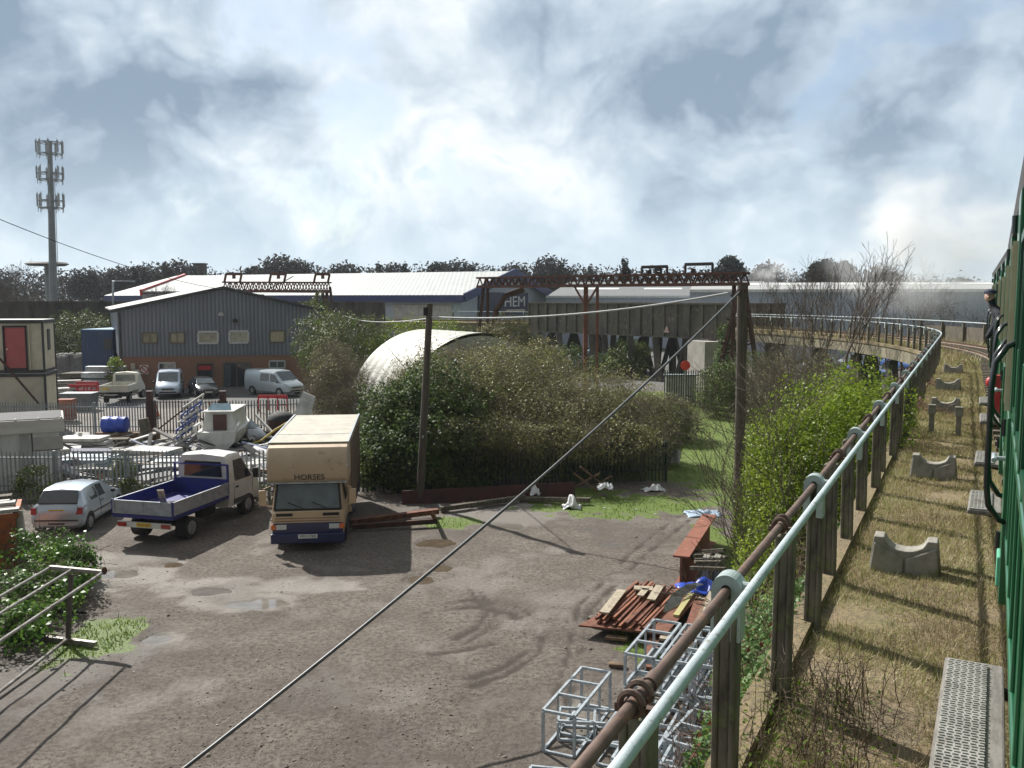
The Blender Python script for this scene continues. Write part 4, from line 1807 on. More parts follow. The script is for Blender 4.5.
# ---------------- horse lorry
def horse_lorry():
    f0 = G(309, 550)
    dr = Vector((-.115, .99, 0)).normalized()       # from nose to tail
    M_GOLD = mat('metallic_beige_paint', (.52, .37, .23), .35, .15, (.47, .335, .205), 1.5, coat=.4)
    M_GOLDW = mat('weathered_beige_panel', (.50, .375, .25), .5, .05, (.43, .32, .215), 1.2, c3=(.3, .22, .15), s3=4, t3=.64)
    M_BROWN = mat('brown_side_panel', (.13, .085, .055), .55, 0, (.10, .065, .04), 1.5)
    M_NAVY = mat('dark_blue_lower_paint', (.012, .018, .085), .35, 0, (.010, .014, .06), 3, coat=.3)
    M_LROOF = mat('dusty_lorry_roof', (.46, .43, .36), .8, 0, (.36, .34, .29), 2, c3=(.25, .23, .19), s3=6, t3=.64)
    t = thing('horse_lorry', 'beige and dark blue horsebox lorry with lettering over the windscreen, facing the yard', 'lorry', (f0.x, f0.y - .05, 0), math.atan2(-dr.y, -dr.x) - PI / 2)
    # local: +y towards the nose, nose at y=0; tail at y=-7
    W2 = 1.17
    mb = MB()
    # horse body: side profile extruded across; luton overhangs the cab with a rolled nose
    prof = [(-7.0, .72), (-1.75, .72), (-1.75, 2.02), (-.16, 2.02), (-.07, 2.16), (-.04, 2.40), (-.09, 2.68), (-.20, 2.90), (-.36, 3.05), (-.60, 3.12), (-7.0, 3.16)]
    mb.prism([(-W2, y, z) for y, z in prof], (2 * W2, 0, 0))
    mb.build('box_body', M_GOLDW, t, smooth=25, bevel=.02)
    r = MB()
    r.box((0, -3.82, 3.155), (2 * W2 + .03, 6.4, .035))
    r.build('roof_panel', M_LROOF, t)
    tr = MB()
    for x in (-W2, W2):
        tr.bar((x, -.62, 3.15), (x, -7.0, 3.19), .05, .05)
        tr.bar((x * 1.004, -.55, 3.09), (x * 1.004, -.06, 2.5), .03, .05)
    tr.bar((-W2, -.13, 2.03), (W2, -.13, 2.03), .05, .05)
    tr.build('edge_trim', M_GALV, t)
    sm = MB()
    sm.bar((-W2 + .02, -2.2, 3.176), (W2 - .02, -2.2, 3.176), .04, .012)
    sm.build('roof_strap', M_GALV, t)
    # brown flanks
    for sd in (-1, 1):
        m = MB()
        m.box((sd * (W2 + .008), -4.3, 1.95), (.02, 5.1, 2.1))
        m.build('side_panel', M_BROWN, t)
        m = MB()
        m.box((sd * (W2 + .008), -4.4, .75), (.03, 5.0, .30))
        m.build('skirt', M_NAVY, t)
    # cab
    st = [(-1.74, [(.90, .52), (1.06, .60), (1.08, 1.0), (1.08, 1.42), (1.0, 2.0), (.9, 2.01), (0, 2.015)]),
          (-.62, [(.90, .50), (1.06, .58), (1.08, 1.0), (1.08, 1.40), (1.0, 2.0), (.9, 2.01), (0, 2.015)]),
          (-.28, [(.92, .48), (1.06, .56), (1.08, .95), (1.07, 1.22), (.98, 1.98), (.9, 2.01), (0, 2.015)]),
          (-.05, [(.92, .46), (1.05, .54), (1.06, .90), (1.05, 1.16), (1.02, 1.22), (.98, 1.24), (0, 1.26)]),
          (.02, [(.88, .46), (1.0, .54), (1.01, .88), (1.0, 1.10), (.96, 1.16), (.9, 1.18), (0, 1.19)])]
    cb = MB()
    loft_body(cb, st)
    cb.build('cab', M_GOLD, t, smooth=28)
    ws = MB()
    ws.prism([(-.93, -.035, 1.27), (.93, -.035, 1.27), (.86, -.262, 1.97), (-.86, -.262, 1.97)], (0, .02, .008))
    wso = ws.build('windscreen', M_GLASSL, t)
    sur = MB()
    Q = [(-.97, -.022, 1.235), (.97, -.022, 1.235), (.90, -.265, 2.0), (-.90, -.265, 2.0)]
    for i in range(4):
        a, b = Vector(Q[i]), Vector(Q[(i + 1) % 4])
        sur.bar(a, b, .05, .05)
    sur.build('seal', M_BLACK, wso)
    wp = MB()
    for x in (-.55, .15):
        wp.bar((x, .0, 1.28), (x + .42, -.03, 1.46), .022, .022)
    wp.build('wiper', M_BLACK, wso)
    for sd in (-1, 1):
        m = MB()
        m.prism([(sd * 1.078, -1.45, 1.42), (sd * 1.078, -.50, 1.42), (sd * 1.01, -.36, 1.93), (sd * 1.01, -1.45, 1.93)], (sd * .012, 0, 0))
        m.build('side_window', M_GLASS, t)
        m = MB()
        m.bar((sd * 1.04, -.25, 1.95), (sd * 1.30, -.12, 1.85), .03, .03)
        m.bar((sd * 1.04, -.2, 1.30), (sd * 1.30, -.12, 1.38), .03, .03)
        m.box((sd * 1.32, -.10, 1.60), (.20, .07, .46))
        m.build('wing_mirror', M_GOLD, t, bevel=.015)
    # grille slots, navy band, bumper, lamps
    m = MB()
    for x in (-.68, .68):
        m.box((x, .022, 1.10), (.48, .02, .085))
    m.build('vent', M_DARK, t)
    m = MB()
    m.bar((-.95, .024, .99), (.95, .024, .99), .02, .018)
    m.bar((-.95, .024, .91), (.95, .024, .91), .02, .018)
    m.build('crease', mat('brown_line', (.2, .12, .08), .6), t)
    m = MB()
    m.box((0, .025, .70), (2.06, .06, .30))
    m.build('grille_band', M_NAVY, t, bevel=.015)
    m = MB()
    m.box((0, .06, .40), (2.16, .16, .30))
    m.build('bumper', M_NAVY, t, bevel=.03)
    for sd in (-1, 1):
        m = MB()
        m.box((sd * .77, .06, .74), (.30, .03, .15))
        m.build('headlight', M_CLEARL, t, bevel=.01)
        m = MB()
        m.box((sd * 1.0, .055, .74), (.14, .05, .15))
        m.build('indicator', M_ORL, t, bevel=.01)
    plate(t, (0, .145, .47), 1, 'M933 FSR', False, .56, .12)
    M = facing((-.05, -.068, 2.195), (-1, 0, 0), (0, .35, 1))
    text_obj('lettering', 'HORSES', .24, M_INK, t, facing((-.06, -.052, 2.20), (-1, 0, 0), (0, .12, 1)), .004, sx=1.05)
    un = MB()
    un.box((0, -3.6, .55), (.9, 6.2, .25))
    un.box((.95, -2.7, .5), (.35, .8, .4))
    un.build('chassis', M_DARK, t)
    for x, y, sd in ((.92, -1.1, 1), (-.92, -1.1, -1), (.88, -4.9, 1), (-.88, -4.9, -1)):
        wheel(t, x, y, .40, .26 if y > -3 else .42, sd, M_NAVY)
    arches(t, [(1.075, -1.1, .52, 1), (-1.075, -1.1, .52, -1)])
    return t


horse_lorry()

# ---------------- vans and cars by the shed and beyond
def van(name, label, cat, px, py, yaw, paint, L=4.7, W=.93, H=1.92, group=None, win2=True, crew=True):
    p = G(px, py)
    t = thing(name, label, cat, p, yaw, group)
    # +y is the nose; front wheels at y=-.9
    k = H / 1.92
    st = [(-L, [(.60, .35), (W * .93, .4), (W * .97, .7), (W * .97, 1.05), (W * .88, 1.70 * k), (W * .75, 1.84 * k), (0, 1.88 * k)]),
          (-L + .12, [(.65, .28), (W * .95, .34), (W, .7), (W, 1.06), (W * .90, 1.74 * k), (W * .78, 1.88 * k), (0, 1.92 * k)]),
          (-2.4, [(.65, .26), (W * .95, .32), (W, .7), (W, 1.05), (W * .90, 1.75 * k), (W * .78, 1.89 * k), (0, 1.93 * k)]),
          (-1.55, [(.65, .26), (W * .95, .32), (W, .68), (W * .99, 1.03), (W * .87, 1.70 * k), (W * .75, 1.83 * k), (0, 1.88 * k)]),
          (-.72, [(.65, .26), (W * .95, .32), (W * .99, .66), (W * .96, .98), (W * .90, 1.06), (W * .80, 1.10), (0, 1.16)]),
          (-.22, [(.6, .28), (W * .90, .34), (W * .94, .62), (W * .88, .84), (W * .80, .92), (W * .65, .95), (0, .99)]),
          (0, [(.5, .32), (W * .76, .38), (W * .80, .56), (W * .74, .68), (W * .66, .74), (W * .5, .76), (0, .78)])]
    mb = MB()
    loft_body(mb, st)
    mb.build('body', paint, t, smooth=30)
    ws = MB()
    q = (lp(st, 3, 5, -1), lp(st, 3, 5, 1), lp(st, 4, 5, 1), lp(st, 4, 5, -1))
    patch(ws, q, .02, .98, .10, .92, .06)
    ws.build('windscreen', M_GLASSL, t)
    for sd in (-1, 1):
        m = MB()
        m.prism([(sd * W * .985, -1.95, 1.10), (sd * W * .985, -.98, 1.08), (sd * W * .90, -1.52, 1.62 * k), (sd * W * .90, -1.95, 1.64 * k)], (sd * .016, 0, 0))
        m.build('side_window', M_GLASS, t)
        if win2:
            m = MB()
            m.prism([(sd * W * .992, -3.05, 1.10), (sd * W * .992, -2.1, 1.10), (sd * W * .905, -2.1, 1.65 * k), (sd * W * .905, -3.05, 1.65 * k)], (sd * .016, 0, 0))
            m.build('side_window', M_GLASS, t)
        m = MB()
        m.ellip((sd * (W + .10), -1.02, 1.12), (.10, .07, .11))
        m.build('wing_mirror', M_TRIM, t, smooth=60)
        m = MB()
        m.prism([(sd * W * .50, -.04, .64), (sd * W * .82, -.14, .64), (sd * W * .84, -.20, .80), (sd * W * .55, -.10, .80)], (0, .06, 0))
        m.build('headlight', M_CLEARL, t)
    m = MB()
    m.box((0, .0, .66), (W * .9, .04, .10))
    m.box((0, .0, .42), (W * 1.3, .05, .10))
    m.build('grille', M_DARK, t)
    plate(t, (0, .022, .54), 1, 'N428 PKE', False, .5, .11)
    for x, y, sd in ((W - .1, -.92, 1), (-W + .1, -.92, -1), (W - .1, -L + .9, 1), (-W + .1, -L + .9, -1)):
        wheel(t, x, y, .31, .2, sd)
    arches(t, [(W * .985, -.92, .39, 1), (-W * .985, -.92, .39, -1), (W * .995, -L + .9, .39, 1), (-W * .995, -L + .9, .39, -1)])
    return t


van('parked_van', 'pale blue people carrier facing us by the brick base of the grey shed', 'van', 168, 398, PI + .30, M_BLUEGREY, 4.5, .95, 1.95)
van('parked_van', 'silver panel van parked at an angle against the right end of the grey shed', 'van', 297, 396, PI + .98, M_SILVER2, 4.9, .97, 1.95)


def saloon(name, label, px, py, yaw, paint, group=None, plate_t=None, L=4.2, W=.84):
    p = G(px, py)
    t = thing(name, label, 'car', p, yaw, group)
    st = [(-L, [(.5, .32), (W * .85, .36), (W * .88, .55), (W * .86, .75), (W * .7, .82), (W * .5, .84), (0, .85)]),
          (-L + .35, [(.6, .24), (W * .96, .3), (W, .5), (W * .98, .80), (W * .92, .93), (W * .75, .97), (0, 1.0)]),
          (-L + .95, [(.6, .2), (W * .97, .28), (W, .5), (W, .7), (W * .95, .92), (W * .68, 1.36), (0, 1.41)]),
          (-L + 2.0, [(.6, .2), (W * .97, .28), (W, .5), (W, .68), (W * .95, .90), (W * .70, 1.40), (0, 1.45)]),
          (-1.75, [(.6, .2), (W * .97, .28), (W, .5), (W, .66), (W * .94, .88), (W * .68, 1.33), (0, 1.39)]),
          (-1.02, [(.6, .2), (W * .97, .28), (W * .99, .5), (W * .98, .64), (W * .93, .86), (W * .84, .92), (0, .97)]),
          (-.3, [(.6, .22), (W * .92, .3), (W * .95, .48), (W * .92, .6), (W * .85, .72), (W * .65, .78), (0, .82)]),
          (0, [(.5, .28), (W * .74, .34), (W * .78, .46), (W * .74, .54), (W * .66, .60), (W * .5, .62), (0, .64)])]
    mb = MB()
    loft_body(mb, st)
    mb.build('body', paint, t, smooth=30)
    ws = MB()
    q = (lp(st, 4, 5, -1), lp(st, 4, 5, 1), lp(st, 5, 5, 1), lp(st, 5, 5, -1))
    patch(ws, q, .02, .98, .08, .94, .06)
    ws.build('windscreen', M_GLASSL, t)
    rw = MB()
    q = (lp(st, 2, 5, -1), lp(st, 2, 5, 1), lp(st, 1, 5, 1), lp(st, 1, 5, -1))
    patch(rw, q, .06, .94, .08, .9, -.055)
    rw.build('rear_window', M_GLASS, t)
    for sd in (-1, 1):
        for i, j, u0, u1 in ((2, 3, .1, .96), (3, 4, .04, .98)):
            m = MB()
            q = (lp(st, i, 4, sd), lp(st, j, 4, sd), lp(st, j, 5, sd), lp(st, i, 5, sd))
            patch(m, q, u0, u1, .06, .86, .008 * sd)
            m.build('side_window', M_GLASS, t)
        m = MB()
        m.prism([(sd * W * .48, -.02, .54), (sd * W * .76, -.10, .54), (sd * W * .80, -.16, .66), (sd * W * .5, -.06, .68)], (0, .05, 0))
        m.build('headlight', M_CLEARL, t)
        m = MB()
        m.box((sd * W * .72, -L + .02, .72), (.25, .06, .14))
        m.build('tail_lamp', M_REDL, t)
        m = MB()
        m.ellip((sd * (W + .07), -1.3, .92), (.09, .06, .06))
        m.build('wing_mirror', paint, t, smooth=60)
    m = MB()
    m.box((0, .0, .52), (W * .85, .03, .07))
    m.build('grille', M_DARK, t)
    if plate_t:
        plate(t, (0, .03, .42), 1, plate_t, False, .5, .11)
    for x, y, sd in ((W - .1, -.85, 1), (-W + .1, -.85, -1), (W - .1, -L + .75, 1), (-W + .1, -L + .75, -1)):
        wheel(t, x, y, .30, .19, sd)
    arches(t, [(W * .985, -.85, .37, 1), (-W * .985, -.85, .37, -1), (W * .99, -L + .75, .37, 1), (-W * .99, -L + .75, .37, -1)])
    return t


saloon('parked_car', 'black car facing us between the two vans by the grey shed', 209, 397.5, PI + .52, M_BLACKCAR, plate_t='P317 LRK')
MR = mat('white_car_paint', (.66, .67, .68), .3, 0, (.6, .61, .62), 2, coat=.5)
MBC = mat('mid_blue_car_paint', (.06, .15, .42), .3, .1, (.05, .12, .35), 2, coat=.5)
MGC = mat('turquoise_car_paint', (.20, .40, .45), .3, .1, (.16, .34, .4), 2, coat=.5)
g_ = 'cars parked beyond the viaduct'
saloon('parked_car', 'white car side on, seen under the middle of the girder span', 640, 370, -PI / 2 + .1, MR, g_)
saloon('parked_car', 'turquoise car seen under the girder span left of the white one', 612, 361, -PI / 2 + .3, MGC, g_)
saloon('parked_car', 'pale silver car half hidden by bushes under the left end of the girder', 596, 371, PI + .5, M_SILVER2, g_)
saloon('parked_car', 'white car seen under the viaduct above the bright green shrub', 872, 365, PI + .2, MR, g_)
saloon('parked_car', 'blue car under the viaduct, half hidden by the bright green shrub', 883, 379, PI + .4, MBC, g_)
saloon('parked_car', 'blue car under the right end of the curved viaduct edge', 914, 371, PI + .3, MBC, g_)
saloon('parked_car', 'pale silver car seen behind twigs left of the bright green shrub', 800, 371, PI / 2, M_SILVER2, g_)
saloon('parked_car', 'pale silver car seen behind bare twigs above the bright green shrub', 836, 368, PI / 2 + .2, M_SILVER2, g_)

# old dark car dumped behind the front fence
wk = saloon('scrap_car', 'dark scrapped car with orange stripe dumped behind the front fence beside the boat', 262, 450, PI + .9, M_BLACKCAR)
wk['category'] = 'car'

# ---------------- white pickup with open back, tail towards us
def pickup():
    p = G(114.5, 404)
    MW = mat('dirty_white_pickup_paint', (.60, .585, .52), .5, 0, (.48, .47, .41), 2)
    t = thing('pickup_truck', 'old white dropside pickup with its tail towards us, left of the grey shed', 'truck', p, .12)
    mb = MB()
    mb.box((0, 1.35, .88), (1.95, 2.7, .10))
    for x in (-.96, .96):
        mb.box((x, 1.35, 1.12), (.05, 2.7, .40))
    mb.box((0, .0, 1.10), (1.97, .05, .42))
    mb.box((0, -.03, 1.28), (2.02, .05, .08))
    mb.build('bed', MW, t)
    m = MB()
    m.box((0, 1.4, .60), (.9, 4.6, .25))
    m.box((0, -.02, .60), (1.8, .1, .14))
    m.build('chassis', M_DARK, t)
    st = [(2.75, [(.7, .5), (.88, .55), (.92, .9), (.92, 1.25), (.86, 1.88), (.76, 2.0), (0, 2.06)]),
          (3.4, [(.7, .5), (.88, .55), (.92, .9), (.92, 1.24), (.86, 1.88), (.76, 2.0), (0, 2.06)]),
          (4.1, [(.7, .5), (.88, .55), (.92, .9), (.91, 1.15), (.86, 1.25), (.76, 1.3), (0, 1.35)]),
          (4.7, [(.6, .5), (.82, .55), (.85, .8), (.8, .98), (.7, 1.05), (.6, 1.08), (0, 1.1)])]
    cb = MB()
    loft_body(cb, st)
    cb.build('cab', MW, t, smooth=30)
    g = MB()
    g.prism([(-.70, 2.74, 1.38), (.70, 2.74, 1.38), (.66, 2.74, 1.86), (-.66, 2.74, 1.86)], (0, -.02, 0))
    g.build('rear_window', M_GLASSL, t)
    for x, y, sd in ((.78, .8, 1), (-.78, .8, -1), (.8, 3.9, 1), (-.8, 3.9, -1)):
        wheel(t, x, y, .33, .22, sd)
    plate(t, (0, -.085, .62), 0, 'J508 DMO', True, .5, .12)
    pl = MB()
    pl.box((-.55, -.06, 1.10), (.5, .02, .12))
    pl.build('yellow_strip', M_YPLATE, t)


pickup()
# ================================================================== palisade fences
M_PALG = mat('galvanised_palisade', (.27, .30, .31), .55, .45, (.19, .21, .22), 3, c3=(.14, .13, .12), s3=8, t3=.64)
M_PALD = mat('dull_green_palisade', (.035, .055, .045), .7, .1, (.025, .04, .032), 3)


def palisade(name, label, a, b, H=1.85, m=M_PALG, pitch=.155, post_step=2.75, top='point', group=None, mpost=None, rails=(.28, .84), cat='fence'):
    a, b = Vector(a), Vector(b)
    L = (b - a).length
    d = (b - a) / L
    nrm = Vector((d.y, -d.x, 0))
    if nrm.y > 0:
        nrm = -nrm
    t = thing(name, label, cat, (a + b) / 2, 0, group)
    mb = MB()
    n = int(L / pitch)
    for i in range(n + 1):
        p = a + d * (i * L / n)
        zz = H + random.uniform(-.02, .02)
        w2, ln = .034, random.uniform(-.012, .012)
        p = p + nrm * .035
        q = p + d * ln
        # W-section pale folded down the middle with a pointed head
        A = [p - d * w2, p + nrm * .016, p + d * w2]
        B = [q - d * w2, q + nrm * .016, q + d * w2]
        vs = [v + Vector((0, 0, .05)) for v in A] + [v + Vector((0, 0, zz - .12)) for v in B] + [q + Vector((0, 0, zz))]
        back = [v - nrm * .006 for v in vs]
        mb.add(vs + back, [(0, 1, 4, 3), (1, 2, 5, 4), (3, 4, 6), (4, 5, 6), (8, 7, 10, 11), (9, 8, 11, 12), (11, 10, 13), (12, 11, 13), (0, 3, 10, 7), (5, 2, 9, 12), (3, 6, 13, 10), (6, 5, 12, 13)])
    mb.build('pales', m, t, True)
    for k in rails:
        r = MB()
        r.bar(a + Vector((0, 0, H * k)), b + Vector((0, 0, H * k)), .05, .05)
        r.build('rail', m, t, True)
    ns = max(1, int(round(L / post_step)))
    for i in range(ns + 1):
        p = a + d * (L * i / ns) - nrm * .07
        r = MB()
        r.bar(p + Vector((0, 0, -.1)), p + Vector((0, 0, H - .05)), .09, .10)
        r.build('post', mpost or m, t, True)
    return t


yF = 33.0
palisade('palisade_fence', 'long galvanised palisade fence with pointed pales behind the hatchback and flatbed truck', (-25, yF, 0), at(268, 470, 33.0) * Vector((1, 1, 0)) if False else (at(268, 470, 33.0).x, 33.0, 0), 1.9)
palisade('palisade_fence', 'dark green palisade fence in the shade under the central bushes', (at(352, 470, 34.5).x, 34.2, 0), (at(668, 470, 36).x, 36.4, 0), 1.75, M_PALD)
yB = 48.5
gp1, gp2 = at(150.5, 420, yB), at(223.5, 420, yB)
gp1.z = gp2.z = 0
palisade('palisade_fence', 'grey palisade fence behind the blue drum, left of the red brown gate posts', (-40, yB + .6, 0), gp1 + Vector((-.2, 0, 0)), 1.9, M_PALG)
palisade('palisade_fence', 'grey palisade fence right of the red brown gate posts behind the scrap car', gp2 + Vector((.2, 0, 0)), (at(306, 420, 49.5).x, 49.5, 0), 2.0, M_PALG)
M_GPOST = mat('red_brown_gate_post', (.06, .022, .018), .7, 0, (.04, .018, .015), 3)
for p, lab in ((gp1, 'tall red brown square gate post on the left of the yard gate'), (gp2, 'tall red brown square gate post on the right of the yard gate')):
    t = thing('gate_post', lab, 'gate post', p, 0, 'gate posts')
    mb = MB()
    mb.box((0, 0, 1.2), (.30, .30, 2.5))
    mb.build('shaft', M_GPOST, t, bevel=.015)
    mb = MB()
    mb.box((0, 0, 2.47), (.34, .34, .04))
    mb.build('cap', M_GPOST, t)
gt = palisade('palisade_gate', 'palisade gate with sloping braces hung between the two red brown posts', gp1 + Vector((.25, 0, .12)), gp2 + Vector((-.25, 0, .12)), 1.9, mat('gate_brown_grey', (.10, .085, .075), .6, .2, (.07, .06, .055), 3), .165, 9, rails=(.1, .93), cat='gate')
mb = MB()
mid = (gp1 + gp2) / 2
mb.bar(gp1 + Vector((.3, -.06, .3)), mid + Vector((0, -.06, 1.6)), .07, .07)
mb.bar(gp2 + Vector((-.3, -.06, .3)), mid + Vector((0, -.06, 1.6)), .07, .07)
mb.build('brace', M_GPOST, gt, True)

# ================================================================== white kiosk behind the fence
def kiosk():
    c_ = at(60.5, 450, 35.6)
    Y, xr = 0.0, 0.13
    t = thing('site_hut', 'white flat roofed hut behind the palisade fence at the left edge', 'hut', (c_.x, 35.6, 0), R_(27))
    true_build = MB.build
    MB.build = lambda self, name, mats, parent=None, world=False, **k: true_build(self, name, mats, parent, False, **k)
    MWp = mat('aged_white_cladding', (.76, .77, .73), .6, 0, (.50, .52, .49), 1.2, stretch=(1, 1, .3), c3=(.35, .33, .28), s3=3, t3=.66)
    mb = MB()
    mb.box((xr - 1.8, Y + 1.25, 1.05), (3.3, 2.5, 2.3))
    mb.build('wall', MWp, t, True)
    mb = MB()
    mb.box((xr - 1.78, Y + 1.2, 2.48), (3.64, 2.9, .52))
    mb.build('fascia', mat('cream_fascia', (.60, .59, .53), .6, 0, (.48, .47, .42), 1.5, stretch=(.3, 1, 2)), t, True, bevel=.02)
    mb = MB()
    mb.box((xr - 1.78, Y + 1.2, 2.757), (3.5, 2.76, .03))
    mb.build('roof', M_ROOF, t, True)
    for k in range(5):
        mb = MB()
        mb.ellip((xr - .05 - k * .8, Y - .18, 2.77), (.06, .06, .05))
        mb.build('roof_bracket', M_WHITE, t, True)
    mb = MB()
    mb.box((xr - .55, Y - .02, 1.75), (1.06, .04, .50))
    mb.build('shutter', mat('grey_shutter', (.5, .49, .45), .5, .1, (.42, .41, .38), 2), t, True)
    mb = MB()
    mb.bar((xr - 1.08, Y - .02, 1.49), (xr - .05, Y - .02, 1.49), .05, .03)
    mb.bar((xr - 1.12, Y - .02, .1), (xr - 1.12, Y - .02, 2.2), .04, .05)
    mb.build('shutter_trim', M_TRIM, t, True)
    mb = MB()
    mb.box((xr - 1.38, Y - .03, 1.1), (.34, .05, 2.2))
    mb.build('door_post', mat('pale_grey_panel', (.42, .43, .41), .6, 0, (.35, .36, .34), 3), t, True)
    MB.build = true_build


kiosk()

# ================================================================== stacked site cabins
def cabin(label, z0, H, door):
    Y = 51.0
    c = at(43.5, 350, Y)
    th = R_(13.7)
    xd = Vector((math.cos(th), -math.sin(th) * -1, 0))   # along the front (to the right)
    xd = Vector((math.cos(R_(6)), math.sin(R_(6)), 0))
    yd = Vector((-math.sin(th), math.cos(th), 0))
    o = Vector((c.x, Y, z0))
    L, D = 4.2, 2.5
    t = thing('site_cabin', label, 'cabin', o - xd * L / 2 + yd * D / 2)
    P = lambda a, b, z: o - xd * a + yd * b + Vector((0, 0, z))
    mb = MB()
    mb.prism([P(0, 0, .1), P(L, 0, .1), P(L, D, .1), P(0, D, .1)], (0, 0, H - .35))
    mb.build('wall', M_CREAM, t, True)
    mb = MB()
    mb.prism([P(-.08, -.08, H - .25), P(L + .08, -.08, H - .25), P(L + .08, D + .08, H - .25), P(-.08, D + .08, H - .25)], (0, 0, .18))
    mb.build('roof_frame', mat('dark_cabin_frame', (.03, .032, .035), .6, 0, (.045, .045, .045), 3), t, True)
    mb = MB()
    mb.prism([P(-.05, -.05, H - .066), P(L + .05, -.05, H - .066), P(L + .05, D + .05, H - .066), P(-.05, D + .05, H - .066)], (0, 0, .03))
    mb.build('roof', mat('pale_cabin_roof', (.5, .5, .48), .7, 0, (.4, .4, .38), 2), t, True)
    mb = MB()
    for a, b in ((0, 0), (0, D), (L, 0), (L, D)):
        p = P(a, b, 0)
        mb.box((p.x, p.y, z0 + (H - .25) / 2), (.10, .10, H - .25), R_(6))
    mb.bar(P(0, -.02, .05), P(L, -.02, .05), .1, .14)
    mb.bar(P(-.02, 0, .05), P(-.02, D, .05), .1, .14)
    mb.build('corner_post', mat('dark_cabin_frame', (.03, .032, .035)), t, True)
    if door:
        d = MB()
        d.prism([P(.95, -.03, .22), P(2.05, -.03, .22), P(2.05, -.03, 2.52), P(.95, -.03, 2.52)], yd * .03)
        do = d.build('door', mat('faded_red_door', (.42, .10, .10), .55, 0, (.36, .085, .085), 1.5), t, True)
        f = MB()
        for a, b in (((.90, 0), (.90, 2.6)), ((2.10, 0), (2.10, 2.6)), ((.86, 2.58), (2.14, 2.58)), ((.86, .18), (2.14, .18))):
            f.bar(P(a[0], -.05, max(a[1], .12)), P(b[0], -.05, b[1]), .08, .1, up=tuple(yd))
        f.build('frame', M_INK, do, True)
        h = MB()
        h.ellip(P(1.95, -.06, 1.3), (.05, .04, .05))
        h.build('handle', M_WHITE, do, True)
        pb = MB()
        pb.bar(P(.72, -.06, .1), P(.72, -.06, H - .3), .05, .05)
        pb.build('drainpipe', M_CREAM, t, True)
        wv = MB()
        wv.prism([P(-.02, .9, 1.2), P(-.02, 1.4, 1.2), P(-.02, 1.4, 2.4), P(-.02, .9, 2.4)], (.03, 0, 0))
        wv.build('side_vent', M_TRIM, t, True)


cabin('cream site cabin with black trim, lower of the stack of two at the left edge', .15, 3.15, False)
cabin('cream site cabin with red door, stacked on top of another cabin', 3.32, 3.0, True)
# sloping prop at the left
def prop_thing(nm, lab, cat, a, b, w, h, m, group=None):
    t = thing(nm, lab, cat, Vector(a), 0, group)
    mb = MB()
    mb.bar(a, b, w, h)
    mb.build('bar', m, t, True)
    return t


prop_thing('stair_rail', 'dark sloping handrail running down in front of the stacked cabins', 'handrail', at(-6, 352, 50.3), at(39, 404, 50.3), .09, .09, M_RUSTD)

# ================================================================== clutter behind the fence
def drum():
    c = at(115, 424.5, 47.2)
    r = .42
    t = thing('plastic_drum', 'bright blue plastic drum lying on its side on timbers', 'drum', (c.x, c.y, c.z - r))
    mb = MB()
    prof = [(-.62, r * .9), (-.60, r), (-.25, r), (-.22, r * 1.04), (-.18, r), (.18, r), (.22, r * 1.04), (.25, r), (.60, r), (.62, r * .9)]
    mb.tube([(c.x + x, c.y, c.z) for x, _ in prof], [q for _, q in prof], 24)
    mb.build('shell', M_BLUEP, t, True, smooth=40)
    mb = MB()
    for dy in (.2, -.2):
        mb.disc_prism((c.x - .635, c.y + dy, c.z + .15), (1, 0, 0), .05, .03, 12)
    mb.build('bung', M_WHITE, t, True)
    return c.z - r


zd = drum()


def timber(lab, px0, px1, py, Y, h, d, m, z=None):
    a, b = at(px0, py, Y), at(px1, py, Y)
    t = thing('timber_baulk', lab, 'timber', ((a.x + b.x) / 2, Y, 0), 0, 'timbers under and behind the blue drum')
    mb = MB()
    zz = a.z if z is None else z
    mb.bar((a.x, Y, zz - h / 2), (b.x, Y, zz - h / 2), d, h)
    mb.build('baulk', m, t, True, bevel=.01)


timber('long brown timber baulk that the blue drum lies on', 78, 142, 0, 47.2, .42, .55, M_WOODBR, zd + .01)
timber('dark timber laid lengthwise beneath the blue drum', 70, 146, 0, 47.0, .5, .9, M_WOODOLD, zd - .42)
mb = MB()
c = at(144.5, 430, 46.5)
t = thing('tree_stump', 'grey stump standing beside the left gate post', 'stump', (c.x, c.y, 0))
mb.tube([(c.x, c.y, -.1), (c.x + .05, c.y, .7), (c.x - .03, c.y, 1.25)], [.36, .28, .26], 10)
mb.build('trunk', M_WOODOLD, t, True)

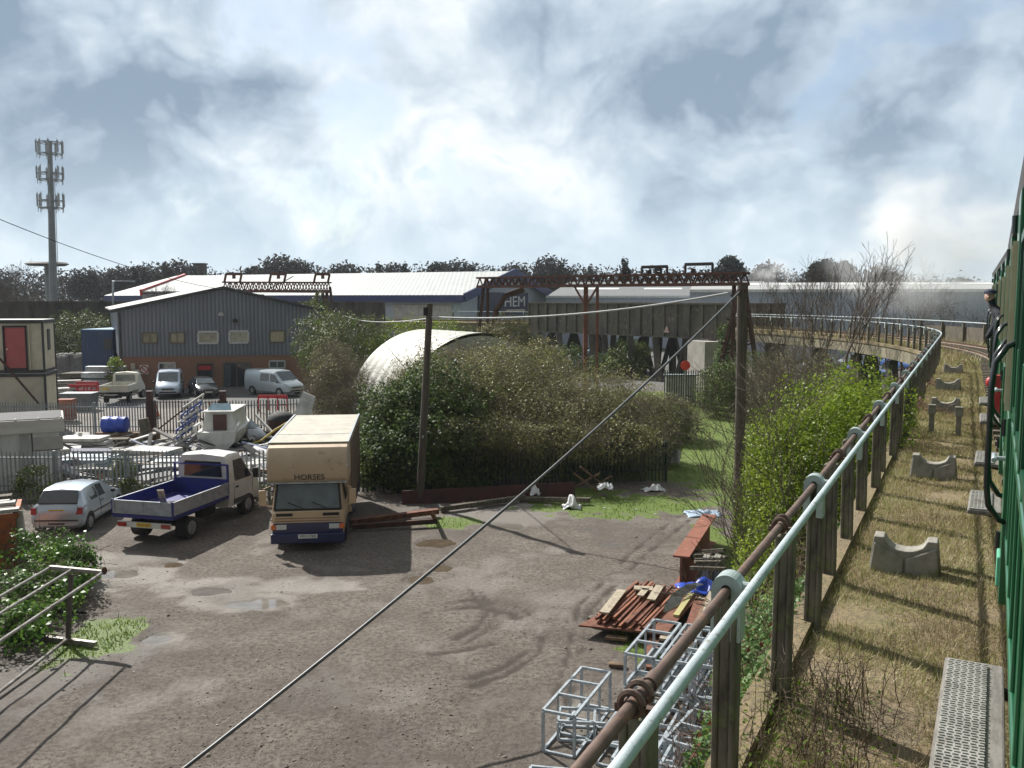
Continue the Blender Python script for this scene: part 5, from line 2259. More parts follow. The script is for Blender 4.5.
# white plastic boat hull / cabin cruiser seen from the stern
def boat():
    p = G(217, 459)
    MBO = mat('white_boat_gelcoat', (.68, .68, .64), .35, 0, (.52, .52, .48), 2, c3=(.35, .33, .28), s3=4, t3=.66)
    t = thing('cabin_cruiser', 'small white cabin cruiser on the hard, stern and brown door towards us', 'boat', p, .08)
    # local +y = bow
    st = [(0, [(.0, .38), (.5, .46), (.82, .80), (.92, 1.25)]),
          (1.6, [(.0, .30), (.55, .42), (.90, .85), (1.0, 1.30)]),
          (3.2, [(.0, .38), (.42, .55), (.75, .95), (.88, 1.38)]),
          (4.6, [(.0, .75), (.12, .9), (.3, 1.2), (.36, 1.5)]),
          (5.0, [(.0, 1.1), (.02, 1.2), (.04, 1.4), (.06, 1.56)])]
    mb = MB()
    ring = []
    for y, pts in st:
        ring.append([(x, y, z) for x, z in pts[::-1]] + [(-x, y, z) for x, z in pts[1:]])
    k = len(ring[0])
    for r in ring:
        mb.v.extend(r)
    for i in range(len(ring) - 1):
        for j in range(k - 1):
            a = i * k + j
            mb.f.append((a, a + 1, a + k + 1, a + k))
            mb.m.append(0)
        mb.f.append((i * k, i * k + k, i * k + 2 * k - 1, i * k + k - 1))
        mb.m.append(0)
    mb.f.append(tuple(range(k)))
    mb.m.append(0)
    mb.build('hull', MBO, t, smooth=30)
    cb = MB()
    cb.prism([(-.80, .55, 1.25), (.80, .55, 1.25), (.62, .60, 2.12), (-.62, .60, 2.12)], (0, 2.6, 0))
    cb.box((0, 1.9, 2.16), (1.45, 2.9, .07))
    cb.build('cabin', MBO, t, bevel=.02)
    d = MB()
    d.box((0.05, .555, 1.62), (.62, .07, .80))
    d.build('door', mat('brown_boat_door', (.11, .045, .035), .6, 0, (.08, .035, .03), 3), t)
    w_ = MB()
    w_.prism([(-.55, .75, 2.2), (.55, .75, 2.2), (.45, 1.0, 2.5), (-.45, 1.0, 2.5)], (0, .03, 0))
    w_.build('windscreen', glass('pale_blue_screen', (.25, .36, .42), .15), t)
    for sd in (-1, 1):
        rl = MB()
        rl.tube([(sd * .88, 0, 1.25), (sd * .98, -.05, 1.52), (sd * .90, .7, 1.60)], .07, 8)
        rl.build('coaming', M_WHITE, t, smooth=40)
    tr = MB()
    tr.box((0, 1.6, .22), (1.3, 3.4, .12))
    for sd in (-1, 1):
        tr.disc_prism((sd * .75, 1.3, .28), (1, 0, 0), .28, .16, 16)
    tr.build('trailer', M_DARK, t)


boat()

# stack of blue and white ladder frames left of the boat
t = thing('frame_stack', 'leaning blue and white painted ladder frames stacked left of the boat', 'metal frames', G(190, 452))
c0 = at(178, 448, 44)
for i in range(5):
    mb = MB()
    a = at(174 + i * 2.4, 446 - i * 7.5, 44 + i * .25)
    b = at(190 + i * 2.4, 438 - i * 7.5, 44.6 + i * .25)
    for q in (0, .42):
        mb.bar(a + Vector((0, 0, q)), b + Vector((.25, 0, q + .3)), .09, .09)
    for k in range(4):
        p = a.lerp(b, k / 3)
        mb.bar(p, p + Vector((.08 * k, 0, .42 + .1 * k)), .06, .06)
    mb.build('ladder_frame', M_BOARDW if i % 2 == 0 else mat('blue_frame_paint', (.06, .10, .32), .5, 0, (.05, .08, .24), 3), t, True)

# heaps of pale boards and panels between the two fences
def slab(lab, px, py, Y, w, d, h, rz, m, tilt=0.0, nm='board_stack', cat='boards', group='boards and panels lying behind the front fence', layers=1):
    c = at(px, py, Y)
    t = thing(nm, lab, cat, (c.x, Y, 0), rz, group)
    mb = MB()
    zc = max(c.z, .05)
    for k in range(layers):
        z = .03 + (k + .5) * zc / layers
        rot = Matrix.Rotation(random.uniform(-.12, .12), 3, 'Z') @ Matrix.Rotation(tilt + random.uniform(-.02, .02), 3, 'Y')
        mb.box((random.uniform(-.1, .1), random.uniform(-.1, .1), z), (w * random.uniform(.8, 1), d * random.uniform(.8, 1), zc / layers * .8), rot=rot)
    mb.build('boards', m, t)


slab('low stack of dirty white boards behind the fence, right of the hut', 85, 437, 43.5, 2.6, 1.4, .5, .1, M_BOARDW, layers=4)
slab('pale blue grey panel stack behind the fence above the hatchback', 84, 457, 38.5, 2.9, 1.8, .6, -.05, mat('pale_blue_grey_panel', (.34, .41, .46), .5, .1, (.27, .33, .37), 2), layers=3)
slab('flat heap of grey planks lying in front of the blue drum', 108, 439, 44.5, 2.2, .8, .25, .15, M_WOODOLD, layers=4)
slab('white boards scattered flat behind the fence, left of the flatbed cab', 150, 449, 40.5, 2.8, 1.5, .3, -.3, M_BOARDW, layers=3)
slab('stack of grey white sheets behind the fence left of the boat', 178, 459, 38.0, 2.4, 1.5, .5, .25, mat('grey_sheet', (.42, .44, .45), .5, .2, (.3, .32, .33), 3), layers=5)
slab('cream low panel leaning on the inside of the fence between hatchback and flatbed', 110, 483, 34.6, 2.3, .08, .6, .02, mat('cream_board', (.55, .48, .33), .7, 0, (.42, .36, .25), 2))
slab('long cream panel on the inside of the fence behind the flatbed tailgate', 138, 484, 34.7, 1.6, .08, .5, -.02, mat('cream_board', (.55, .48, .33)))
slab('jumble of white and grey boards behind the flatbed cab', 250, 462, 38.0, 2.6, 1.8, .7, .4, M_BOARDW, layers=5)
slab('dark grey stack of boxes behind the fence left of the boat', 160, 466, 36.6, 1.6, 1.0, .6, .1, mat('dark_grey_box', (.10, .11, .12), .6, 0, (.16, .17, .18), 3), layers=2)
slab('low pile of broken white sheeting behind the fence below the boat', 225, 470, 36.4, 2.6, 1.2, .4, -.15, M_BOARDW, layers=4)
slab('green grey tarpaulin covered pile behind the fence above the flatbed bed', 136, 463, 38.8, 1.7, 1.2, .6, .2, mat('grey_green_sheet', (.16, .2, .18), .7, 0, (.22, .25, .22), 3), layers=2)
slab('pale pile of offcuts behind the hut roof', 66, 448, 42, 1.4, 1.2, .5, .3, M_BOARDW, layers=4)
for px, lab in ((77.5, 'short white leaning post left end of the plank heap'), (148, 'short white leaning post right end of the plank heap')):
    a = at(px, 446, 43.5)
    prop_thing('leaning_post', lab, 'post', (a.x, 43.5, .05), at(px + 3, 433, 43.8), .16, .1, M_BOARDW, 'short white leaning posts')
# yellow strap and pole by the scrap car
t = thing('yellow_pole', 'long yellow pole slanting down beside the scrap car', 'pole', G(262, 455))
mb = MB()
mb.tube([at(243, 447, 43), at(262, 440, 43.4), at(275, 430, 43.8), at(290, 421, 44.2)], .05, 6)
mb.build('shaft', mat('yellow_paint', (.6, .45, .05), .5), t, True)
t = thing('windscreen_prop', 'white and blue strut leaning on the roof of the scrap car', 'strut', at(262, 425, 45))
mb = MB()
mb.bar(at(256, 415, 44.6), at(272, 432, 44.0), .1, .1)
mb.build('strut', M_WHITE, t, True)
# dark spool
c = at(282, 421, 46.2)
t = thing('cable_drum', 'dark brown round bin with domed top beside the scrap car', 'bin', (c.x, c.y, 0))
mb = MB()
mb.tube([(c.x, c.y, 0), (c.x, c.y, c.z + .1)], [.72, .72], 20)
mb.build('barrel', M_RUSTD, t, True, smooth=40)
mb = MB()
mb.tube([(c.x, c.y, c.z + .102), (c.x, c.y, c.z + .3), (c.x, c.y, c.z + .48)], [.76, .66, .3], 20)
mb.build('lid', M_DARK, t, True, smooth=40)
# tall white board leaning behind the lorry
a, b = at(289, 424, 47), at(312, 424, 47)
t = thing('leaning_board', 'tall dirty white board leaning behind the lorry roof by the twiggy bush', 'board', (a.x, 43, 0))
mb = MB()
q = [at(290, 424, 42.5), at(309, 424, 42.6), at(315, 397, 43.6), at(303, 391.5, 43.6)]
ex = [q[0] + (q[0] - q[3]) * .75, q[1] + (q[1] - q[2]) * .75, q[2], q[3]]
mb.prism(ex, (0, .08, 0))
mb.build('sheet', M_BOARDW, t, True)

# red barriers and orange cones by the rear gate
def barrier(lab, px, py, w, h, yaw=0.0):
    p = G(px, py)
    t = thing('road_barrier', lab, 'barrier', p, yaw, 'red barriers')
    mb = MB()
    mb.bar((-w / 2, 0, h), (w / 2, 0, h), .07, .22)
    mb.bar((-w / 2, 0, h * .45), (w / 2, 0, h * .45), .06, .10)
    for x in (-w / 2, -w / 6, w / 6, w / 2):
        mb.bar((x, 0, .08), (x, 0, h), .09, .07)
    mb.build('panel', M_RED, t)
    for x in (-w / 2, w / 2):
        f = MB()
        f.box((x, 0, .05), (.12, .5, .09))
        f.build('foot', M_BLACK, t)


barrier('red plastic barrier seen through the fence below the silver van', 273, 411.5, 1.9, 1.0)
barrier('red plastic barrier standing beside the white pickup', 83, 399, 2.0, 1.0, .1)
barrier('red plastic barrier half behind another one beside the white pickup', 88, 396, 1.8, 1.0, -.15)
for px, py, lab in ((210, 413, 'orange traffic cone standing behind the gate'), (157, 416.5, 'orange traffic cone beside the left red brown gate post')):
    p = G(px, py)
    t = thing('traffic_cone', lab, 'cone', p, 0, 'orange cones')
    mb = MB()
    mb.tube([(0, 0, .04), (0, 0, .75)], [.17, .04], 14)
    mb.build('cone', M_ORL, t, smooth=50)
    mb = MB()
    mb.box((0, 0, .03), (.4, .4, .05))
    mb.build('base', M_BLACK, t)
    mb = MB()
    mb.tube([(0, 0, .33), (0, 0, .5)], [.125, .09], 14, cap=False)
    mb.build('band', M_WHITE, t)

# rubbish skip / tipped bin, metal box and brick stack by the pickup
c = G(80, 409)
t = thing('metal_bin', 'grey open metal bin in front of the red barriers', 'bin', c, .05)
mb = MB()
mb.box((0, 0, .55), (1.9, 1.1, 1.0), taper=1.12)
mb.build('tub', mat('blue_grey_bin', (.13, .15, .17), .55, .3, (.10, .11, .12), 3), t)
mb = MB()
mb.box((0, 0, 1.08), (2.2, 1.32, .08))
mb.build('rim', mat('blue_grey_bin', (.13, .15, .17)), t)
c = G(67, 420)
t = thing('pallet_stack', 'stack of red brown crates behind the rear fence beside the cabins', 'crates', c, .1)
mb = MB()
for k in range(4):
    mb.box((0, 0, .17 + k * .33), (.95, .8, .29), rz=random.uniform(-.05, .05))
mb.build('crates', mat('red_brown_crate', (.25, .09, .06), .8, 0, (.18, .07, .05), 4), t)
# grey concrete planks heap beside the cabins
for i, (px, py, w_, lab) in enumerate(((59, 404, 2.4, 'heap of pale concrete slabs beside the stacked cabins'), (66, 395, 2.6, 'second heap of pale slabs behind the first, beside the cabins'))):
    c = G(px, py)
    t = thing('slab_heap', lab, 'slabs', c, .2)
    mb = MB()
    for k in range(7):
        mb.box((random.uniform(-.3, .3), random.uniform(-.5, .5), .1 + k * .16), (w_ * random.uniform(.6, 1), .7, .12), rot=Matrix.Rotation(random.uniform(-.5, .5), 3, 'Z') @ Matrix.Rotation(random.uniform(-.15, .15), 3, 'X'))
    mb.build('slabs', M_BOARDW, t)
# blue container and block wall bay left of the shed
c = G(110, 380)
t = thing('storage_container', 'dark blue steel container close to the left wall of the shed', 'container', c, -.1)
mb = MB()
mb.box((-.2, 1.5, 2.3), (3.0, 6, 4.6))
mb.build('body', corr('dark_blue_corrugated', (.02, .045, .12), (.03, .055, .13), 1.6), t)
mb = MB()
mb.box((-.2, 1.5, 4.65), (3.05, 6.05, .1))
mb.build('roof', mat('blue_container_roof', (.10, .25, .42), .6), t)
mb = MB()
mb.box((.8, -1.53, 3.4), (.8, .05, 1.0))
mb.build('vent', M_TRIM, t)
c = G(80, 377)
t = thing('block_bay', 'row of grey concrete block storage bays with rubble on top, left of the shed', 'block wall', c)
mb = MB()
for i in range(5):
    mb.box((-3.4 + i * 1.75, random.uniform(-.05, .05), .95), (1.70, .6, 1.9))
mb.build('blocks', mat('grey_block', (.22, .21, .19), .9, 0, (.14, .13, .12), 2, bump=.3, bscale=5), t)
mb = MB()
for i in range(70):
    mb.box((random.uniform(-4, 5), random.uniform(-.3, .6), 1.95 + random.uniform(0, .25)), (random.uniform(.15, .5), .3, random.uniform(.1, .3)), rz=random.uniform(0, 3))
mb.build('rubble', M_BOARDW, t)
slab('long stack of dark railway sleepers in front of the block bays', 95, 372, 74.0, 5, 2, .7, 0, M_WOODOLD, nm='sleeper_stack', cat='timber', group=None, layers=3)
slab('pale low stack of pipes beside the blue container', 105, 366, 72.0, 3.6, 1, .5, 0, M_GALV, nm='pipe_stack', cat='pipes', group=None, layers=4)

# ================================================================== utility poles and wires
M_POLE = mat('creosoted_pole', (.115, .095, .075), .9, 0, (.06, .05, .04), 4, stretch=(4, 4, .3), bump=.4, bscale=10)
p1 = G(420, 503)
t1 = Vector((p1.x, p1.y, 0)) + Vector((.42, 0, 7.3))
tp = thing('utility_pole', 'slightly leaning wooden pole with sawn top in front of the ivy bush', 'pole', p1)
mb = MB()
mb.tube([p1 - Vector((.02, 0, .3)), p1.lerp(t1, .5), t1], [.15, .135, .115], 12)
mb.build('shaft', M_POLE, tp, True, smooth=40)
mb = MB()
mb.box(t1 + Vector((-.14, -.05, -.28)), (.16, .14, .3))
mb.build('bracket_box', M_DARK, tp, True)
mb = MB()
mb.box(p1.lerp(t1, .34) + Vector((0, -.15, 0)), (.06, .03, .09))
mb.build('tag_plate', M_BOARDW, tp, True)
p2 = G(738.5, 548)
t2 = at(742, 285, p2.y)
t2.y = p2.y
tp2 = thing('utility_pole', 'upright wooden pole rising out of the bright green shrub, carrying the cables', 'pole', p2)
mb = MB()
mb.tube([p2 - Vector((0, 0, .3)), p2.lerp(t2, .5), t2], [.17, .155, .135], 12)
mb.build('shaft', M_POLE, tp2, True, smooth=40)
mb = MB()
mb.bar(t2 + Vector((-.16, -.1, -.18)), t2 + Vector((.12, -.1, -.18)), .06, .06)
mb.ellip(t2 + Vector((-.16, -.12, -.24)), (.05, .05, .08))
mb.build('insulator', M_RUSTD, tp2, True)


def wire(lab, a, b, sag, r, m, n=24, cat='cable', nm='overhead_cable'):
    a, b = Vector(a), Vector(b)
    t = thing(nm, lab, cat, (a + b) / 2)
    mb = MB()
    pts = [a.lerp(b, k / n) - Vector((0, 0, 4 * sag * (k / n) * (1 - k / n))) for k in range(n + 1)]
    mb.tube(pts, r, 8)
    mb.build('strand', m, t, True, smooth=60)
    return t


M_CAB = mat('grey_cable_sheath', (.07, .075, .078), .45, .2, (.12, .125, .13), 2)
M_CABW = mat('pale_cable_sheath', (.45, .46, .45), .5, .1, (.34, .35, .35), 3)
stay_end = ray(150, 795)
tt = 12.6
wire('thick grey stay cable slanting from the pole top down across the yard', t2 + Vector((-.1, -.15, -.2)), Vector((stay_end.x * tt, stay_end.y * tt, CAMZ + stay_end.z * tt)), .35, .031, M_CAB, 40)
wire('pale sagging cable strung between the two wooden poles', at(728, 293, p2.y - .15), at(432, 317, p1.y - .1), .28, .03, M_CABW)
wire('thin pale wire running on from the leaning pole towards the viaduct', at(432, 318, p1.y + .1), at(345, 316, 78), .3, .022, M_CABW)

# ================================================================== scrap and steel at the right of the yard
def h_beam():
    n0, f0 = G(681, 557, .86), G(709.5, 515, .86)
    d = (f0 - n0).normalized()
    s = Vector((d.y, -d.x, 0))
    t = thing('steel_girder', 'big rust red steel H girder standing on edge on the right of the yard', 'girder', ((n0 + f0) / 2) * Vector((1, 1, 0)))
    mb = MB()
    Z = Vector((0, 0, 1))
    mb.bar(n0, f0, .42, .05)
    mb.bar(n0 - Z * .44, f0 - Z * .44, .05, .84)
    mb.bar(n0 - Z * .84, f0 - Z * .84, .42, .05)
    mb.build('beam', mat('orange_rusty_girder', (.24, .085, .05), .85, .05, (.17, .06, .035), 3, bump=.15, bscale=30, c3=(.3, .13, .08), s3=3, t3=.6), t, True)


h_beam()


def rel(px, py, z=0.0):
    return G(px, py, z)


# corrugated rusty bars on bearers
def bar_stack():
    c = G(640, 603, .35)
    a, b = G(618, 612, .45), G(655, 577, .45)
    d = (b - a)
    d.z = 0
    L = d.length
    d.normalize()
    s = Vector((d.y, -d.x, 0))
    t = thing('steel_stack', 'flat stack of rusty steel bars on a plate, with a pale board on top', 'steel bars', (c.x, c.y, 0))
    mb = MB()
    mb.prism([c - s * .85 - d * (L * .62) + Vector((0, 0, -.12)), c + s * 1.05 - d * (L * .5) + Vector((0, 0, -.12)), c + s * 1.05 + d * L * .55 + Vector((0, 0, -.12)), c - s * .2 + d * L * .55 + Vector((0, 0, -.12))], (0, 0, .04))
    mb.build('base_plate', M_RUST, t, True)
    for q in (-.35, .3):
        b_ = MB()
        b_.bar(c + d * L * q - s * .9 + Vector((0, 0, -.24)), c + d * L * q + s * .9 + Vector((0, 0, -.24)), .2, .22)
        b_.build('bearer', M_WOODOLD, t, True)
    for i in range(17):
        b_ = MB()
        o = -.62 + i * .075 + random.uniform(-.02, .02)
        sh = random.uniform(-.25, .25)
        z = random.uniform(-.06, .06)
        b_.bar(c + s * o + d * (-L * .5 + sh) + Vector((0, 0, z)), c + s * (o + random.uniform(-.08, .08)) + d * (L * .48 + sh * .5) + Vector((0, 0, z + .02)), .055, .06)
        b_.build('bar', M_RUST if i % 3 else mat('bright_rust', (.30, .12, .06), .85, 0, (.2, .08, .045), 6), t, True)
    for (px0, py0, px1, py1, wd, lab) in ((634, 588, 653, 589, .28, 'pale board lying across the stack of rusty bars'), (604, 613, 622, 590, .22, 'long pale plank along the left side of the rusty bars'), (651, 600, 660, 586, .2, 'short brown plank on the right side of the rusty bars'), (640, 596, 646, 589, .16, 'small pale offcut on the rusty bars')):
        a_, b2_ = G(px0, py0, .50), G(px1, py1, .50)
        prop_thing('plank', lab, 'plank', a_, b2_, wd, .04, M_WOODPALE)


bar_stack()
# planks and odds and ends between bars and fence
PL_ = [(646, 668, 658, 628, .22, M_RUST, 'rusty flat plate standing left of the galvanised frames', .1), (688, 640, 700, 602, .28, M_RUST, 'rusty red plank behind the galvanised frames', .25),
       (697, 630, 712, 597, .26, M_WOODBR, 'brown plank near the handrail behind the frames', .28), (704, 622, 714, 590, .2, M_WOODPALE, 'pale plank nearest the handrail behind the frames', .33),
       (676, 616, 694, 590, .13, mat('yellowish_timber', (.42, .38, .16), .8, 0, (.34, .3, .13), 4), 'yellowish batten lying behind the galvanised frames', .3), (662, 596, 712, 600, .14, M_WOODPALE, 'long pale batten lying crosswise near the blue sheet', .22),
       (606, 637, 628, 639, .16, M_WOODBR, 'short dark bearer lying on the ground left of the frames', .08), (609, 664, 625, 665, .16, M_WOODBR, 'short rusty brown bearer on the ground nearer the camera', .08),
       (664, 640, 672, 618, .2, M_WOODPALE, 'grey plank lying between bars and frames', .2)]
for px0, py0, px1, py1, wd, m_, lab, z in PL_:
    prop_thing('plank', lab, 'plank', G(px0, py0, z), G(px1, py1, z), wd, .06, m_)
# curved grey sheet
t = thing('metal_sheet', 'bent grey metal sheet beside the rusty bars', 'metal sheet', G(676, 600))
mb = MB()
A_ = [G(661, 612, .3), G(672, 594, .5), G(686, 585, .55), G(695, 583, .5)]
B_ = [p + Vector((.35, .25, -.12)) for p in A_]
for i in range(3):
    mb.prism([A_[i], A_[i + 1], B_[i + 1], B_[i]], (0, 0, .015))
mb.build('sheet', M_GALV, t, True)


def crumpled(name, lab, cat, c, size, m, seed, h=.25, n=14):
    t = thing(name, lab, cat, c)
    xs = np.linspace(-1, 1, n)
    XX, YY = np.meshgrid(xs, xs)
    P = np.stack([XX.ravel(), YY.ravel()], 1)
    k = fbm(P * 2.4 + seed * 7.3, 4, seed)
    k2 = fbm(P * 2.1 + seed * 3.1 + 50, 3, seed + 3)
    r = np.hypot(P[:, 0], P[:, 1])
    z = np.maximum(0, (k - .32) * 2.2) * (1.3 - r) * h + .02
    V = np.stack([c[0] + P[:, 0] * size[0] * (.6 + k2 * .7), c[1] + P[:, 1] * size[1] * (.6 + k * .7), c[2] + z], 1)
    i = (np.arange(n - 1)[:, None] * n + np.arange(n - 1)[None, :]).ravel()
    F = np.stack([i, i + 1, i + n + 1, i + n], 1)
    o = build_np('sheet', V, F, m, t)
    s = o.modifiers.new('solid', 'SOLIDIFY')
    s.thickness = .008


crumpled('tarpaulin', 'crumpled blue plastic sheet under the end of the girder', 'tarpaulin', G(700, 590, .25), (.6, .5), M_BLUEP, 3, .28)
M_BAG = mat('white_plastic_bag', (.72, .72, .72), .45, 0, (.6, .6, .6), 4)
crumpled('plastic_bag', 'white plastic bag lying at the edge of the grass below the bushes', 'plastic bag', G(571, 508), (.34, .3), M_BAG, 5, .5)
crumpled('plastic_bag', 'white plastic bag caught on broken timber right of the dark fence', 'plastic bag', G(606, 489, .3), (.35, .3), M_BAG, 8, .4)
crumpled('plastic_bag', 'small pale bag against the rusty plate under the bushes', 'plastic bag', G(535, 495, .2), (.2, .2), M_BAG, 11, .45)
crumpled('plastic_bag', 'thin white wrapper on the grass left of the track', 'plastic bag', G(654, 491), (.45, .2), M_BAG, 13, .3)
crumpled('plastic_sheet', 'pale blue sheet lying beyond the far end of the H girder', 'plastic sheet', G(703, 514), (.6, .5), mat('pale_blue_sheet', (.36, .45, .56), .4, 0, (.3, .38, .48), 4), 17, .15)
crumpled('plastic_sheet', 'bundle of white netting in the weeds at the right end of the dark fence', 'netting', G(667, 462, .1), (.55, .6), mat('white_netting', (.5, .5, .5), .6, 0, (.3, .3, .3), 12), 19, 1.6)
# scattered litter
mb = MB()
for i in range(26):
    px, py = random.uniform(380, 660), random.gauss(504, 6)
    g = G(px, py)
    q = random.uniform(.02, .07)
    mb.box((g.x, g.y, z_ground(g.x, g.y) + q * .3), (q * 1.6, q, q * .5), rot=Euler((random.uniform(-.6, .6), random.uniform(-.6, .6), random.uniform(0, 3))).to_matrix())
tag(mb.build('litter', M_BAG), 'scraps of white litter strewn along the foot of the bushes', 'litter', kind='stuff')
# gravel
n = 22000
PX = RNG.uniform(60, 740, n)
PYY = 500 + 268 * RNG.uniform(0, 1, n) ** .8
pts = np.array([G(a, b) for a, b in zip(PX, PYY)])
kk = fbm(pts[:, :2] * .6, 4, 61)
ok = RNG.uniform(0, 1, n) < sstep(.4, .62, kk)
pts = pts[ok]
_, hh = ground_attrs(pts[:, :2])
pts[:, 2] = hh * .9
sz = RNG.gamma(1.5, .0055, len(pts)) + .0035
oc = np.array([[1, 0, 0], [0, 1, 0], [-1, 0, 0], [0, -1, 0], [0, 0, .7], [0, 0, -.5]])
of_ = np.array([[0, 1, 4], [1, 2, 4], [2, 3, 4], [3, 0, 4], [1, 0, 5], [2, 1, 5], [3, 2, 5], [0, 3, 5]])
jit = RNG.uniform(.6, 1.3, (len(pts), 6, 1))
V = (pts[:, None, :] + oc[None] * jit * sz[:, None, None]).reshape(-1, 3)
F = (of_[None] + (np.arange(len(pts)) * 6)[:, None, None]).reshape(-1, 3)
MGR, nt_, b_ = _nt('loose_stone')
g_n = N(nt_, 'ShaderNodeNewGeometry')
nt_.links.new(ramp(nt_, g_n.outputs['Random Per Island'], [(0, (.07, .06, .05)), (.5, (.17, .145, .12)), (.9, (.28, .25, .22)), (1, (.42, .4, .37))]), b_.inputs['Base Color'])
b_.inputs['Roughness'].default_value = .9
tag(build_np('gravel', V, F, MGR), 'loose stones and grit lying on the dirt yard', 'gravel', kind='stuff')

# galvanised frames
def gframe(lab, px, py, rz, w, L, H, z=0.0, first=None, tilt=0):
    p = G(px, py, z)
    t = thing('galvanised_frame', lab, 'metal frame', p, rz, 'galvanised steel frames stacked beside the viaduct')
    if tilt:
        t.rotation_euler[1] = tilt
    k = .045
    for zz in (k / 2, H):
        mb = MB()
        for x in (0, w):
            mb.bar((x, 0, zz), (x, L, zz), k, k)
        for y in (0, L * .36, L * .68, L):
            mb.bar((k / 2, y, zz), (w - k / 2, y, zz), k, k)
        mb.build('ladder_side', M_GALVW, t)
    for x in (0, w):
        for y in (0, L):
            mb = MB()
            mb.bar((x, y, k), (x, y, H - k / 2), k, k)
            mb.build('upright', M_GALVW, t)
    for x in (0, w):
        for q in (.36, .68):
            mb = MB()
            mb.bar((x, L * q, k), (x, L * q, H - k / 2), k * .8, k * .8)
            mb.build('stud', M_GALVW, t)
    return t


RZF = -R_(24)
gframe('tall galvanised frame standing alone nearest the open yard', 543, 752, RZF, .55, 1.9, .72)
gframe('low galvanised frame lying at the very bottom edge of the picture', 498, 783, R_(-97), .55, 1.9, .12)
gframe('low galvanised frame lying flat behind the lone tall frame', 560, 727, R_(-97), .5, 1.7, .35)
gframe('galvanised frame nearest the camera, left half hidden under the handrail', 612, 790, RZF, .55, 2.0, .5)
gframe('galvanised frame lying between the lone tall frame and the big stack', 596, 765, RZF, .5, 1.8, .4)
zt = .62
for i, (dx, lab) in enumerate(((0, 'upper galvanised frame on the left of the big stack'), (.62, 'upper galvanised frame in the middle of the big stack'), (1.22, 'upper galvanised frame on the right of the big stack'))):
    g0 = G(625, 720)
    dv = Vector((math.cos(RZF), math.sin(RZF), 0)) * dx
    for zz, l2 in ((0, lab.replace('upper', 'lower')), (zt, lab)):
        p = g0 + dv + Vector((random.uniform(-.03, .03), random.uniform(-.05, .05), zz))
        t = gframe(l2, 0, 790, RZF + random.uniform(-.03, .03), .52, 1.85, .60)
        t.location = p
for i, (px, py, rz, lab) in enumerate(((660, 800, RZF, 'galvanised frame lying close under the handrail near the brambles'), (694, 735, RZF + .1, 'galvanised frame half covered by brambles right of the big stack'))):
    gframe(lab, px, py, rz, .52, 1.9, .55)

for px, py, rz, hh, lab in ((636, 806, RZF + .2, .4, 'galvanised frame lying under the brown pipe, left of the brambles'), (664, 776, RZF - .15, .6, 'galvanised frame between the handrail and the brambles, near the first clamp'), (640, 752, R_(-100), .3, 'flat galvanised frame beneath the brown pipe clamp'), (684, 712, RZF + .05, .9, 'tall galvanised frame at the right end of the big stack'), (585, 792, R_(-95), .2, 'flat galvanised frame at the bottom edge beside the brown pipe'), (531, 775, R_(-100), .14, 'flat galvanised frame in front of the lone tall frame')):
    gframe(lab, px, py, rz, .52, 1.8, hh)
# small H-frames and concrete feet under the girder
for px, py, lab in ((706, 590, 'grey upright concrete block under the H girder'), (717, 590, 'second grey upright block right of the first, by the H girder')):
    c = G(px, py)
    t = thing('concrete_block', lab, 'concrete block', c, -R_(20))
    mb = MB()
    mb.box((0, 0, .45), (.16, .3, .9))
    mb.box((.16, 0, .45), (.03, .2, .9))
    mb.build('block', M_CONC, t, bevel=.01)
t = thing('timber_pile', 'dark pile of scrap timbers lying across the blocks beside the H girder', 'timber', G(715, 570))
for i in range(9):
    mb = MB()
    a = G(694 + random.uniform(-4, 6), 552 + i * 2, .55 + random.uniform(0, .4))
    b = G(722 + random.uniform(-4, 8), 550 + i * 2.4, .6 + random.uniform(0, .4))
    mb.bar(a, b, random.uniform(.06, .16), random.uniform(.05, .1))
    mb.build('timber', M_WOODOLD, t, True)

# ================================================================== long rusty plate, steel sections and pallets below the bushes
t = thing('rusty_plate', 'long low rust brown steel plate along the foot of the dark fence', 'steel plate', G(500, 500))
mb = MB()
a, b = G(402, 505), G(575, 497)
mb.prism([a, b, b + Vector((0, .1, .55)), a + Vector((0, .1, .5))], (0, .05, 0))
mb.build('plate', mat('dark_red_plate', (.085, .03, .024), .8, 0, (.05, .022, .018), 2), t, True)
BR = [(350, 522, 438, 511, .25, M_RUST, 'rusty steel channel lying right of the lorry, upper one'), (352, 527, 437, 521, .12, M_RUSTD, 'rusty steel channel lying right of the lorry, lower one'),
      (440, 509, 525, 497, .2, M_WOODOLD, 'long grey pole lying along the foot of the rusty plate'), (520, 499, 590, 500, .18, M_WOODOLD, 'dark log lying under the right part of the bushes')]
for px0, py0, px1, py1, wd, m_, lab in BR:
    prop_thing('steel_section' if 'steel' in lab else 'log', lab, 'scrap', G(px0, py0, .12), G(px1, py1, .2), wd, .16, m_)
prop_thing('steel_section', 'short rusty upright stub at the end of the channels', 'scrap', G(436, 520, 0), G(431, 512, .7), .1, .1, M_RUST)
for px0, z0, px1, z1, py, lab in ((575, .2, 600, .75, 492, 'brown board leaning out of the bushes, pointing up to the right'), (580, 1.0, 604, .25, 492, 'pale brown board leaning downwards at the right end of the dark fence'), (574, .8, 598, .1, 494, 'second pale board crossing in front of the bushes'), (592, .15, 612, .6, 491, 'short broken plank under the white bag')):
    a = G(px0, py)
    b = G(px1, py)
    prop_thing('broken_plank', lab, 'plank', a + Vector((0, 0, z0)), b + Vector((0, 0, z1)), .12, .06, M_WOODBR, 'broken planks at the end of the dark fence')

